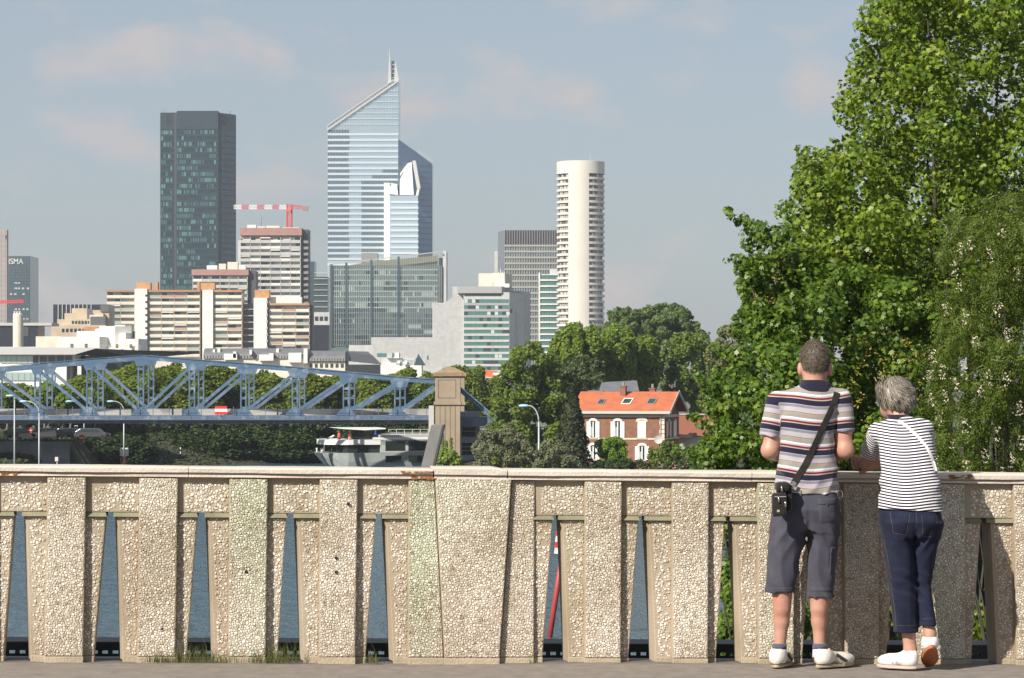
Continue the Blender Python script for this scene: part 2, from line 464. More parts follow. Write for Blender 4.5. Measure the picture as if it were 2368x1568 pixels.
def pebbles(quad, y0, y1, density, rmin, rmax, parent, m, inset=0.004, keep=1.0):
    """close-packed angular stones standing proud of a panel; quad = bl, br, tr, tl as (x, z); y0/y1 = face depth at bottom/top"""
    bl, br, tr, tl = [np.array(q) for q in quad]
    sp = (rmin + rmax) * .80
    x_lo, x_hi = min(bl[0], tl[0]), max(br[0], tr[0]); P = []
    z = bl[1] - sp
    while z < tl[1] + sp:
        x = x_lo - sp + random.uniform(0, sp)
        while x < x_hi + sp:
            P.append((x + random.uniform(-.42, .42) * sp, z + random.uniform(-.42, .42) * sp, random.uniform(-.30, .42) * sp * sp)); x += sp
        z += sp * .9
    cell = {}; cs = sp * 1.5
    for i, p in enumerate(P): cell.setdefault((int(p[0] // cs), int(p[1] // cs)), []).append(i)
    V, Fc = [], []
    H = tl[1] - bl[1]
    for i, (px_, pz_, w) in enumerate(P):
        if random.random() > keep: continue
        c = (pz_ - bl[1]) / H
        le = bl[0] + (tl[0] - bl[0]) * c + inset; re = br[0] + (tr[0] - br[0]) * c - inset
        if not (le < px_ < re and bl[1] + inset < pz_ < tl[1] - inset): continue
        r = sp * 1.15
        a0 = random.random() * .7
        poly = [(px_ + r * math.cos(a0 + k * .7854), pz_ + r * math.sin(a0 + k * .7854)) for k in range(8)]
        kx, kz = int(px_ // cs), int(pz_ // cs); dead = False
        planes = [(-1, 0, -le), (1, 0, re), (0, -1, -(bl[1] + inset)), (0, 1, tl[1] - inset)]
        for dx in (-1, 0, 1):
            for dz in (-1, 0, 1):
                for j in cell.get((kx + dx, kz + dz), ()):
                    if j == i: continue
                    qx_, qz_, qw = P[j]; nx, nz = qx_ - px_, qz_ - pz_; d2 = nx * nx + nz * nz
                    if d2 > 5.3 * sp * sp or d2 < 1e-9: continue
                    planes.append((nx, nz, nx * px_ + nz * pz_ + (d2 + w - qw) / 2))
        for (nx, nz, k_) in planes:
            out = []; n_ = len(poly)
            for a in range(n_):
                A, B = poly[a], poly[(a + 1) % n_]; da = nx * A[0] + nz * A[1] - k_; db = nx * B[0] + nz * B[1] - k_
                if da <= 0: out.append(A)
                if (da < 0) != (db < 0) and abs(da - db) > 1e-12:
                    t = da / (da - db); out.append((A[0] + t * (B[0] - A[0]), A[1] + t * (B[1] - A[1])))
            poly = out
            if len(poly) < 3: dead = True; break
        if dead: continue
        n_ = len(poly); cx_ = sum(q[0] for q in poly) / n_; cz_ = sum(q[1] for q in poly) / n_
        sh = random.choice((.93, .9, .86, .8, .72)) * (density / .66) ** .5; st2 = random.uniform(.72, 1.0); th = random.uniform(0, 3.14); c1, s1 = math.cos(th), math.sin(th)
        ring = []
        for (ax, az) in poly:
            ex, ez = (ax - cx_) * sh, (az - cz_) * sh; u, v = (ex * c1 + ez * s1), (-ex * s1 + ez * c1) * st2
            ring.append((u * c1 - v * s1, u * s1 + v * c1))
        if max(abs(q[0]) + abs(q[1]) for q in ring) < .004: continue
        yb = y0 + (y1 - y0) * (cz_ - bl[1]) / H; o = len(V); h = random.uniform(.0013, .0042); tx, tz = random.uniform(-.22, .22), random.uniform(-.22, .22)
        for ex, ez in ring: V.append((cx_ + ex, yb + .001, cz_ + ez))
        for ex, ez in ring: V.append((cx_ + ex * .74, yb - h + tx * ex + tz * ez - .001, cz_ + ez * .74))
        for k in range(n_):
            k2 = (k + 1) % n_; Fc.append((o + k, o + k2, o + n_ + k2, o + n_ + k))
        Fc.append(tuple(o + n_ + k for k in range(n_)))
    b = MB(); b.v = V; b.f = Fc
    s = wo('pebble_facing', b, m, parent); s['kind'] = 'stuff'
    return s

def qx(*pp): return [wx(p) for p in pp]
Y_PIER_T, Y_PIER_B, Y_REC, Y_BACK = 0.006, -0.012, 0.036, 0.17
ZTOP, ZLINT, ZWING, ZPL = 0.988, 0.801, 0.775, 0.028      # underside of coping, underside of lintel, top of wings, top of plinth
def face_panel(name, x_bl, x_br, x_tr, x_tl, z0, z1, yf0, yf1, yb, m, pm, dens=0.62, rmin=0.005, rmax=0.0115, keep=1.0, plinth=False, bev=0.004):
    zb = z0 + (ZPL if plinth else 0)
    f = (zb - z0) / (z1 - z0)
    xa, xb_ = x_bl + (x_tl - x_bl) * f, x_br + (x_tr - x_br) * f; ya = yf0 + (yf1 - yf0) * f
    b = MB().hexa([(xa, ya, zb), (xb_, ya, zb), (x_tr, yf1, z1), (x_tl, yf1, z1)], [(xa, yb, zb), (xb_, yb, zb), (x_tr, yb, z1), (x_tl, yb, z1)])
    o = wo(name, b, m, bevel=bev)
    pebbles([(xa, zb), (xb_, zb), (x_tr, z1), (x_tl, z1)], ya, yf1, dens, rmin, rmax, o, pm, keep=keep)
    if plinth:
        b = MB().hexa([(x_bl, yf0 - .004, z0 - .06), (x_br, yf0 - .004, z0 - .06), (xb_ + .002, ya - .003, zb - .001), (xa - .002, ya - .003, zb - .001)],
                      [(x_bl, yb - .003, z0 - .06), (x_br, yb - .003, z0 - .06), (xb_, yb - .003, zb - .001), (xa, yb - .003, zb - .001)])
        wo('plinth', b, 'smooth_cement', o, bevel=0.004)
    return o

# piers: top-left, top-right, bottom-left, bottom-right pixel, green?
PIERS = [(-522, -432, -530, -440, 0), (-312, -222, -318, -229, 0), (-102, -12, -109, -19, 0), (109.5, 199, 102, 192, 0), (322, 411.5, 317, 405, 0), (530.5, 619.5, 527, 614, 1), (739.5, 827.5, 737, 821, 0),
         (1352.5, 1438.5, 1352, 1434.5, 0), (1554, 1640, 1555, 1636, 0), (1752, 1838, 1754, 1835, 1), (1951, 2034, 1954, 2032, 0), (2150, 2233, 2154, 2232, 1), (2344, 2428, 2350, 2428, 0)]
for (tl, tr, bl, br, gr) in PIERS:
    x = qx(bl, br, tr, tl)
    face_panel('pier', x[0], x[1], x[2], x[3], 0.0, ZTOP, Y_PIER_B, Y_PIER_T, Y_BACK, 'matrix_green' if gr else 'matrix', 'pebbles_green' if gr else 'pebbles', 0.66, plinth=True)
# the broad centre block: green-stained pier, splayed centre panel, narrow pier on its right
x = qx(943, 1026.5, 1005, 945); face_panel('pier', x[0], x[1], x[2], x[3], 0.0, ZTOP, Y_PIER_B, Y_PIER_T, Y_BACK, 'matrix_green', 'pebbles_green', 0.66, plinth=True)
x = qx(1027.5, 1153.5, 1183, 1006); face_panel('center_panel', x[0], x[1], x[2], x[3], 0.0, ZTOP + .012, Y_PIER_B - .018, Y_PIER_T - .008, Y_BACK, 'matrix', 'pebbles_mid', 0.66, plinth=True)
x = qx(1155, 1235, 1238, 1184.5); face_panel('pier', x[0], x[1], x[2], x[3], 0.0, ZTOP, Y_PIER_B + .02, Y_PIER_T + .022, Y_BACK, 'matrix', 'pebbles', 0.64, plinth=True)

# gaps: top-left, top-right, bottom-left, bottom-right; neighbours: pier edge on the left (top/bottom right edge), pier edge on the right
GAPS = [(-391, -368, -414, -358, -432, -440, -312, -318), (-181, -158, -204, -148, -222, -229, -102, -109), (31.5, 54.7, 7.3, 64.6, -12, -19, 109.5, 102), (244.6, 267, 216, 278, 199, 192, 322, 317), (456, 478, 431, 490, 411.5, 405, 530.5, 527), (663, 684, 642, 697, 619.5, 614, 739.5, 737),
        (870, 889, 846, 905, 827.5, 821, 945, 943), (1280, 1297, 1256, 1311, 1238, 1235, 1352.5, 1352), (1478.7, 1497, 1455, 1513, 1438.5, 1434.5, 1554, 1555),
        (1679, 1696, 1658, 1712, 1640, 1636, 1752, 1754), (1880, 1897, 1858, 1912, 1838, 1835, 1951, 1954), (2076, 2093, 2052, 2106, 2034, 2032, 2150, 2154), (2272, 2289, 2250, 2303, 2233, 2232, 2344, 2350)]
for (gtl, gtr, gbl, gbr, ptr, pbr, ntl, nbl) in GAPS:
    # wing right of the pier (left of the gap): its gap edge slants
    e = 0.004
    x = qx(pbr, gbl - 1, gtl - .5, ptr)
    face_panel('wing', x[0] - .03, x[1], x[2], x[3] - .03, 0.0, ZWING, Y_REC, Y_REC, Y_BACK - .01, 'matrix', 'pebbles', 0.60, 0.0055, 0.0125, plinth=True, keep=.72)
    x = qx(gbr + 6, nbl, ntl, gtr + 5)
    # splayed reveal on the side facing left
    b = MB().hexa([(x[0], Y_REC, 0), (x[1] + .03, Y_REC, 0), (x[2] + .03, Y_REC, ZWING), (x[3], Y_REC, ZWING)],
                  [(x[0] - .022, Y_BACK - .01, 0), (x[1] + .03, Y_BACK - .01, 0), (x[2] + .03, Y_BACK - .01, ZWING), (x[3] - .022, Y_BACK - .01, ZWING)])
    o = wo('wing', b, 'matrix', bevel=0.004)
    fb = ZPL / ZWING; lx, rx_ = x[0] + (x[3] - x[0]) * fb, x[1] + (x[2] - x[1]) * fb
    wo('plinth', MB().hexa([(x[0] - .002, Y_REC - .006, -.06), (x[1], Y_REC - .006, -.06), (rx_, Y_REC - .006, ZPL), (lx - .002, Y_REC - .006, ZPL)], [(x[0] - .002, Y_REC + .03, -.06), (x[1], Y_REC + .03, -.06), (rx_, Y_REC + .03, ZPL), (lx - .002, Y_REC + .03, ZPL)]), 'smooth_cement', o, bevel=.003)
    pebbles([(lx + .012, ZPL), (rx_, ZPL), (x[2], ZWING), (x[3] + .012, ZWING)], Y_REC, Y_REC, 0.60, 0.0055, 0.0125, o, MATS['pebbles'], keep=.72)
    # lintel and the two small ledges under it
    xl, xr = wx(ptr), wx(ntl)
    b = MB().box(xl - .03, xr + .03, Y_REC, Y_BACK - .012, ZLINT, ZTOP + .004); o = wo('lintel', b, 'matrix')
    pebbles([(xl + .03, ZLINT), (xr, ZLINT), (xr, ZTOP - .02), (xl + .03, ZTOP - .02)], Y_REC, Y_REC, 0.62, 0.006, 0.0145, o, MATS['pebbles'], keep=.82)
    for (a, c) in ((xl - .02, wx(gtl) + .004), (wx(gtr) - .012, xr + .02)):
        b = MB().add([(a, .016, ZWING + .0005), (c, .016, ZWING + .0005), (c - .008, .042, ZLINT - .001), (a, .042, ZLINT - .001), (a, .155, ZWING + .0005), (c, .155, ZWING + .0005), (c, .155, ZLINT - .001), (a, .155, ZLINT - .001)],
                     [(0, 1, 2, 3), (5, 4, 7, 6), (1, 5, 6, 2), (4, 0, 3, 7), (3, 2, 6, 7), (4, 5, 1, 0)])
        wo('ledge', b, 'ledge_cement', o)

# coping: top slab, groove, lower band, in lengths with open joints; one length over the centre block is higher
def coping(x0, x1, dz=0.0, m='coping_paint', cut=0.0):
    zb = ZTOP + .004
    prof = [(-.003, zb + .0), (-.003, zb + .012), (.008, zb + .0125), (.008, zb + .0225), (-.015, zb + .024), (-.017, zb + .045 + dz), (-.009, zb + .053 + dz), (.40, zb + .050 + dz), (.40, zb)]
    b = MB(); nseg = max(2, int((x1 - x0) / 0.06)); npf = len(prof)
    for i in range(nseg + 1):
        x = x0 + (x1 - x0) * i / nseg
        k = 1.0 if (x - x0 > cut and x1 - x > cut) or not cut else 0.0
        for j, (y, zz) in enumerate(prof):
            w = 0.0014 * math.sin(x * 5.1 + j) + random.uniform(-.0007, .0007)
            if dz and j in (5, 6, 7): zz = zz - dz * (1 - min(1, (x1 - x) / .045))
            b.v.append((x, y + w, zz + (w if j > 3 else 0)))
    for i in range(nseg):
        for j in range(npf):
            j2 = (j + 1) % npf; b.f.append((i * npf + j, (i + 1) * npf + j, (i + 1) * npf + j2, i * npf + j2))
    b.f.append(tuple(range(npf))); b.f.append(tuple(nseg * npf + j for j in range(npf - 1, -1, -1)))
    return wo('coping', b, m)
jo = [-530, -96, 436, 1001]
for a, c in zip(jo[:-1], jo[1:]): coping(wx(a) + .0015, wx(c) - .0015)
coping(wx(1004), wx(1172), 0.011)
jo = [1174, 1738, 2085, 2460]
for a, c in zip(jo[:-1], jo[1:]): coping(wx(a) + .0015, wx(c) - .0015)
# rust where the iron under the coping shows: thin flaked scabs
def scabs(px0, px1, npc, zlo, zhi, y):
    b = MB()
    for i in range(npc):
        x = wx(random.uniform(px0, px1)); zz = random.uniform(zlo, zhi); r = random.uniform(.003, .012); nn = 7; o = len(b.v)
        for k in range(nn):
            a = 6.283 * k / nn; rr = r * random.uniform(.5, 1.2); b.v.append((x + 1.8 * rr * math.cos(a), y - .0012, zz + .55 * rr * math.sin(a)))
        b.v.append((x, y - .003, zz))
        for k in range(nn): b.f.append((o + k, o + (k + 1) % nn, o + nn))
    return b
o = wo('rust_stain', scabs(955, 1004, 26, ZTOP + .002, ZTOP + .012, -.0045), 'rust'); o['kind'] = 'stuff'
o = wo('rust_stain', scabs(930, 1003, 22, ZTOP + .030, ZTOP + .046, -.0178), 'rust'); o['kind'] = 'stuff'
o = wo('rust_stain', scabs(2195, 2245, 26, ZTOP + .030, ZTOP + .050, -.0178), 'rust'); o['kind'] = 'stuff'
o = wo('rust_stain', scabs(-5, 45, 16, ZTOP + .004, ZTOP + .020, -.0045), 'rust'); o['kind'] = 'stuff'
# formwork tie holes
for (px_, py_) in ((569, 1322), (777, 1323), (805, 1165), (777, 1290), (375, 1455)):
    xx = wx(px_); c = MB().lathe([(.0001, -.004), (.007, -.004), (.009, 0), (.0095, .003)], (0, 0, 0), 10)
    q = MB(); q.v = [(xx + v[0], -.010 - .0 + v[2] * .6, wz(py_, xx) + v[1]) for v in c.v]; q.f = c.f
    wo('tie_hole', q, 'black')

# black ledge painting the gap's shade, and cable tray behind the parapet
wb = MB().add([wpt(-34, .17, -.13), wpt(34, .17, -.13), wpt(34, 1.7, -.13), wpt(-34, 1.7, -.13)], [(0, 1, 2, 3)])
struct('shade_ledge', wb, 'black')
tray = thing('cable_tray', wpt(0, 1.0, 0), 'grey steel cable tray with slotted side running behind the parapet slots', 'cable tray')
def tray_mesh():
    b = MB(); yb = 0.95; x0, x1 = -4.6, 4.6
    b.box(x0, x1, yb, yb + .30, .016, .021); b.box(x0, x1, yb, yb + .004, -.028, .0155)
    b.box(x0, x1, yb, yb + .004, -.062, -.046)
    x = x0
    while x < x1:
        b.box(x, x + .026, yb, yb + .004, -.046, -.028); x += .058
    return b
q = tray_mesh(); q.v = [wpt(*v) for v in q.v]
obj('side_rail', q, 'galvanised', tray)
q = MB().box(-4.6, 4.6, .93, .985, -.078, -.073); q.v = [wpt(*v) for v in q.v]; obj('bottom_flange', q, 'steel_light', tray)
for k, px_ in enumerate((62, 248, 380, 640, 760, 880, 1290, 1480, 1690, 2075, 2280)):
    xx = wx(px_); q = MB().box(xx - .014, xx + .014, .55, .95, -.14, -.12).box(xx - .014, xx - .010, .55, .95, -.12, -.095); q.v = [wpt(*v) for v in q.v]; obj('bracket', q, 'steel_light', tray)

# grass tufts and weeds along the foot of the parapet
def tufts():
    V, Fc = [], []
    spots = [(330, 410, 90, .05), (395, 500, 120, .085), (470, 560, 60, .06), (590, 690, 130, .09), (845, 880, 40, .06), (1220, 1240, 12, .03), (560, 620, 40, .04)]
    for (a, c, nb, h) in spots:
        for i in range(nb):
            px_ = random.gauss((a + c) / 2, (c - a) / 3.6); x = wx(px_); y = random.uniform(-.05, .0); hh = h * random.uniform(.35, 1.35)
            if random.random() < .04: hh *= 1.9
            lean = random.gauss(0, .35); w = random.uniform(.0012, .0024); o = len(V); ly = random.uniform(-.3, .25)
            for k in range(4):
                t = k / 3; cx_ = x + lean * hh * t * t; wy = w * (1 - t * .9)
                V.append((cx_ - wy, y + ly * hh * t * t, hh * t * (1 - .15 * abs(lean) * t))); V.append((cx_ + wy, y + ly * hh * t * t, hh * t * (1 - .15 * abs(lean) * t)))
            for k in range(3): Fc.append((o + 2 * k, o + 2 * k + 1, o + 2 * k + 3, o + 2 * k + 2))
    b = MB(); b.v = [wpt(*v) for v in V]; b.f = Fc; return b
leafmat('grass_blade', (0.06, 0.085, 0.02), (0.16, 0.16, 0.05), 0.3, vals=[(0.7, (0.10, 0.125, 0.03)), (0.9, (0.22, 0.17, 0.08))])
g = obj('grass', tufts(), 'grass_blade'); props(g, 'thin green and dry grass tufts growing along the foot of the parapet', 'grass', kind='stuff')
# ------------------------------------------------------------------ steel truss bridge over the river
class Fr:
    """local frame: x along the front, y away, z up"""
    def __init__(s, x, y, z, yaw=0.0): s.o = (x, y, z); s.c = math.cos(yaw); s.s = math.sin(yaw)
    def __call__(s, x, y, z): return (s.o[0] + x * s.c - y * s.s, s.o[1] + x * s.s + y * s.c, s.o[2] + z)
    def mb(s, b):
        q = MB(); q.v = [s(*v) for v in b.v]; q.f = b.f; return q

mat('bridge_blue', (0.062, 0.118, 0.195), 0.55, col2=(0.25, 0.31, 0.37), nscale=0.9, thr=(0.52, 0.78), detail=8)
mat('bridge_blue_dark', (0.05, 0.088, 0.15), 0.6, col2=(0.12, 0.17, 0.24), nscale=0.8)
mat('barrier_grey', (0.34, 0.33, 0.31), 0.8, col2=(0.2, 0.2, 0.2), nscale=0.35, thr=(0.5, 0.6))
mat('rust_deck', (0.17, 0.12, 0.09), 0.9)
mat('pylon_render', (0.32, 0.26, 0.185), 0.9, col2=(0.27, 0.21, 0.15), nscale=0.5, bump=0.2, bscale=3)
mat('pylon_joint', (0.10, 0.08, 0.055), 0.9)
mat('pylon_cap', (0.30, 0.20, 0.11), 0.9, col2=(0.2, 0.16, 0.11), nscale=1.2)

BD = 352.0
br = thing('truss_bridge', (PX(326, BD), BD, PZ(979, BD)), 'pale blue steel truss bridge crossing the river behind the parapet', 'bridge')
topy = {-351: 893, -270: 878, -151: 868, -32: 857, 87: 846, 207: 836, 326: 827, 444: 837, 563: 846, 682: 855, 800: 866, 919: 877, 1003: 883}
nodes = sorted(topy); zb = PZ(956, BD)
for side in (0, 1):
    y = BD + (7.0 if side else 0.0); dx = 0.35 if side else 0.0
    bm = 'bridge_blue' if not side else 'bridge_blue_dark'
    for a, c in zip(nodes[:-1], nodes[1:]):
        q = MB().beam((PX(a, BD) + dx, y, PZ(topy[a], BD)), (PX(c, BD) + dx, y, PZ(topy[c], BD)), .42, M(9, BD))
        q.beam((PX(a, BD) + dx, y, PZ(topy[a] - 6, BD)), (PX(c, BD) + dx, y, PZ(topy[c] - 6, BD)), .62, .07)
        obj('top_chord', q, bm, br)
    for a in nodes[1:-1]:
        x = PX(a, BD) + dx; zt = PZ(topy[a] + 5, BD); q = MB(); hw = .30
        for s in (-1, 1): q.box(x + s * hw - .085, x + s * hw + .085, y - .15, y + .15, zb, zt)
        k = 0; zz = zb + .5
        while zz < zt - .6:
            q.box(x - hw + .085, x + hw - .085, y - .10, y + .10, zz, zz + .28); zz += 1.15
        p = obj('vertical_post', q, bm, br)
        g = MB().xz([(x - .95, zt + .35), (x - .48, zt - .75), (x + .48, zt - .75), (x + .95, zt + .35)], y - .19, y - .165)
        obj('gusset_plate', g, bm, p)
    for a, c in zip(nodes[:-1], nodes[1:]):
        if c <= 326: hi, lo = a, c
        else: hi, lo = c, a
        if hi == 1003 : zt = PZ(893, BD)
        else: zt = PZ(topy[hi] + 8, BD)
        q = MB(); A = Vector((PX(hi, BD) + dx, y, zt)); B = Vector((PX(lo, BD) + dx, y, zb + .1))
        q.beam(A, B, .30, .36)
        obj('diagonal_brace', q, bm, br)
    for a in nodes[1:-1]:
        x = PX(a, BD) + dx
        g = MB().xz([(x - 1.25, zb - .30), (x + 1.25, zb - .30), (x + .55, zb + .55), (x - .55, zb + .55)], y - .2, y - .172)
        obj('gusset_plate', g, bm, br)
xl, xr = PX(-351, BD), PX(1003, BD)
q = MB().box(xl, xr, BD - .25, BD + .25, PZ(979.5, BD), PZ(971.5, BD)); obj('bottom_chord', q, 'bridge_blue', br)
q = MB().box(xl, xr, BD - .75, BD - .70, PZ(969.5, BD), PZ(960.8, BD)); f = obj('deck_fascia', q, 'bridge_blue', br)
x = xl
while x < xr:
    obj('stiffener', MB().box(x, x + .12, BD - .80, BD - .752, PZ(969.0, BD), PZ(961.3, BD)), 'bridge_blue_dark', f); x += 1.93
obj('deck_flange', MB().box(xl, xr, BD - .95, BD + .25, PZ(971.3, BD), PZ(969.7, BD)), 'rust_deck', br)
obj('deck_slab', MB().box(xl, xr, BD - .70, BD + 7.6, PZ(971.2, BD), PZ(961.5, BD)), 'barrier_grey', br)
for k in range(11):
    a = xl + k * (xr - xl) / 11
    obj('crash_barrier', MB().box(a + .1, a + (xr - xl) / 11 - .1, BD + 5.3, BD + 5.7, PZ(961, BD), PZ(946.5, BD)), 'barrier_grey', br)
rl = MB(); x = xl
for zz in (948, 953): rl.box(xl, xr, BD - .62, BD - .585, PZ(zz, BD), PZ(zz - .7, BD))
while x < xr:
    rl.box(x, x + .07, BD - .64, BD - .57, PZ(961, BD), PZ(940, BD)); x += 1.9
obj('railing', rl, 'bridge_blue_dark', br)
# far bearing leg of the span, left of the view
obj('left_support', MB().box(PX(-360, BD), PX(-335, BD), BD - 1, BD + 8, -12, PZ(980, BD)), 'concrete', br)
# anchor arm beyond the pylons
for yy in (BD + .2, BD + 7.2):
    obj('anchor_arm', MB().beam((PX(1060, BD), yy, PZ(898, BD)), (PX(1140, BD), yy, PZ(966, BD)), .35, .5), 'bridge_blue', br)
obj('anchor_girder', MB().box(PX(1064, BD), PX(1157, BD), BD + .5, BD + 7.5, PZ(986, BD), PZ(964, BD)), 'bridge_blue_dark', br)
obj('end_plate', MB().xz([(PX(1138, BD), PZ(972, BD)), (PX(1158, BD), PZ(972, BD)), (PX(1157, BD), PZ(960, BD)), (PX(1140, BD), PZ(957, BD))], BD - .4, BD + .48), 'bridge_blue', br)
obj('end_post', MB().box(PX(1147.5, BD), PX(1150.5, BD), BD - .2, BD + .1, PZ(957.5, BD), PZ(938, BD)), 'bridge_blue', br)
q = MB().box(PX(992, BD), PX(1004, BD), BD - 1.3, BD + .8, PZ(1000, BD), PZ(938, BD)); obj('bearing_post', q, 'rail_grey', br)

sg = thing('waterway_sign', (PX(512, BD), BD - .85, PZ(958, BD)), 'red and white striped waterway sign fixed to the blue bridge', 'sign')
for i, (a, c, m_) in enumerate(((958.3, 952.1, 'red_paint'), (952, 945.3, 'white_paint'), (945.2, 939, 'red_paint'))):
    obj('stripe', MB().box(PX(498.5, BD), PX(526.5, BD), BD - .90, BD - .86, PZ(a, BD), PZ(c, BD)), m_, sg)
obj('bracket', MB().box(PX(511, BD), PX(514, BD), BD - .858, BD - .76, PZ(962, BD), PZ(941, BD)), 'bridge_blue_dark', sg)

def pylon(px0, D, label, scale=1.0, ivy=True):
    w = M(58.5, D); x0 = PX(px0, D); x1 = x0 + w; y0, y1 = D, D + w
    t = thing('bridge_pylon', ((x0 + x1) / 2, D, -11.0), label, 'pylon', 'masonry pylons of the truss bridge')
    z = lambda p: PZ(p, D)
    obj('lower_shaft', MB().box(x0 + .03, x1 - .03, y0 + .03, y1, -11.0, z(937)), 'pylon_render', t)
    for k in range(1, 5):
        xx = x0 + w * k / 5; obj('joint', MB().box(xx - .035, xx + .035, y0 + .022, y0 + .05, -10.5, z(937.5)), 'pylon_joint', t)
    obj('ledge', MB().box(x0 - .14, x1 + .14, y0 - .14, y1 + .1, z(936.6), z(929)), 'pylon_render', t, bevel=.04)
    u = obj('upper_shaft', MB().box(x0, x1, y0, y1, z(928.8), z(870)), 'pylon_render', t)
    a, c = x0 + w * .12, x1 - w * .17
    fr = MB(); zt_, zb_ = z(878), z(921)
    fr.box(a, c, y0 - .02, y0 + .01, zt_ - .06, zt_).box(a, c, y0 - .02, y0 + .01, zb_, zb_ + .06).box(a, a + .06, y0 - .02, y0 + .01, zb_ + .061, zt_ - .061).box(c - .06, c, y0 - .02, y0 + .01, zb_ + .061, zt_ - .061)
    obj('panel_frame', fr, 'pylon_joint', u)
    zc = z(869.8); e = .24
    cp = MB().box(x0 - e, x1 + e, y0 - e, y1 + e, zc, z(862.5))
    ap = z(849); mx, my = (x0 + x1) / 2, (y0 + y1) / 2; o = len(cp.v); k_ = .10
    zt = z(862.4)
    cp.v += [(x0 - k_, y0 - k_, zt), (x1 + k_, y0 - k_, zt), (x1 + k_, y1 + k_, zt), (x0 - k_, y1 + k_, zt), (mx - .25, my, ap), (mx + .25, my, ap)]
    cp.f += [(o, o + 1, o + 5, o + 4), (o + 1, o + 2, o + 5), (o + 2, o + 3, o + 4, o + 5), (o + 3, o, o + 4)]
    obj('cap', cp, 'pylon_cap', t)
    return t
pylon(1006, BD - 3, 'tan masonry bridge pylon with pyramid cap, nearest the water')
pylon(1015.5, BD + 8.5, 'second tan pylon half hidden behind the nearer pylon', ivy=False)
t = thing('mooring_pile', (PX(990, 338), 338, -10.6), 'slanted grey concrete mooring pile in front of the tan bridge pylon', 'mooring pile')
D = 338
obj('pile_shaft', MB().add([(PX(963, D), D, -10.9), (PX(990, D), D, -10.9), (PX(1023, D), D, PZ(984, D)), (PX(997, D), D, PZ(984, D)),
                       (PX(970, D), D + 1.4, -10.9), (PX(997, D), D + 1.4, -10.9), (PX(1030, D), D + 1.4, PZ(981, D)), (PX(1004, D), D + 1.4, PZ(981, D))],
                      [(0, 1, 2, 3), (5, 4, 7, 6), (1, 5, 6, 2), (4, 0, 3, 7), (3, 2, 6, 7), (4, 5, 1, 0)]), 'grey_pile' if 'grey_pile' in MATS else mat('grey_pile', (0.20, 0.195, 0.19), 0.9, col2=(0.16, 0.155, 0.15), nscale=0.6), t)
obj('edge_strip', MB().beam((PX(991.5, D), D - .02, -10.9), (PX(1024.5, D), D - .02, PZ(984, D)), .10, .22), 'dark_grey', t)

# stair and service frame right of the pylon
t = thing('stair_frame', (PX(1088, 356), 356, -8.3), 'blue grey steel stair frame under the bridge end', 'stair tower')
D = 354.5; z = lambda p: PZ(p, D)
for a, c in ((968, 952), (1024, 1010), (1066, 1052)): obj('beam', MB().box(PX(1064, D), PX(1110, D), D, D + 2.5, z(a), z(c)), 'bridge_frame' if 'bridge_frame' in MATS else mat('bridge_frame', (0.25, 0.29, 0.34), 0.6), t)
for a, c in ((1099, 1109), (1064.5, 1068)): obj('column', MB().box(PX(a, D), PX(c, D), D + .1, D + 2.4, -8.4, z(953)), 'bridge_frame', t)
for p in (988, 998, 1034, 1043): obj('handrail', MB().box(PX(1068, D), PX(1099, D), D + .3, D + .36, z(p), z(p - 1.2)), 'rail_grey', t)
obj('back_wall', MB().box(PX(1066, D), PX(1108, D), D + 2.6, D + 3.0, -8.4, z(968)), 'dark_panel', t)

# ------------------------------------------------------------------ street lamps
mat('lamp_pole', (0.40, 0.45, 0.44), 0.5, metal=0.2)
mat('lamp_head', (0.33, 0.52, 0.62), 0.4)
def lamp(px, D, topy_, arm, heady, label, zbase=None):
    x = PX(px, D); zb_ = float(ground_z(np.array(x), np.array(D))) - .2 if zbase is None else zbase
    zt = PZ(topy_, D); t = thing('street_lamp', (x, D, zb_), label, 'street lamp', 'curved arm street lamps')
    obj('pole', MB().tube([(x, D, zb_), (x, D, zt)], [.11, .075], 8), 'lamp_pole', t, True)
    xe = PX(px + arm, D); ze = PZ(heady, D)
    pts = [(x, D, zt)]
    for k in range(1, 8):
        a = k / 7 * math.pi / 2; pts.append((x + (xe - x) * (1 - math.cos(a)), D, zt + (ze - zt) * math.sin(a)))
    obj('arm', MB().tube(pts, [.075 - .003 * k for k in range(8)], 7), 'lamp_pole', t, True)
    s = -1 if arm < 0 else 1
    obj('lamp_head', MB().ell((xe + s * .40, D, ze - .02), (.52, .20, .15), 10, 6), 'lamp_head', t, True)
    return t
lamp(33.5, 346, 925, -2.5, 915, 'street lamp seen end-on at the left edge, in front of the bridge')
lamp(90.5, 346, 955, -28, 928, 'arched street lamp in front of the blue bridge near the left edge')
lamp(194.5, 372, 950, -27, 928, 'street lamp behind the bridge, its head beside the second truss post')
lamp(286.5, 372, 950, -23, 928, 'street lamp behind the bridge standing above the white cabinets')
lamp(1246, 270, 975, -24, 938, 'arched street lamp between the bridge end and the brick house')

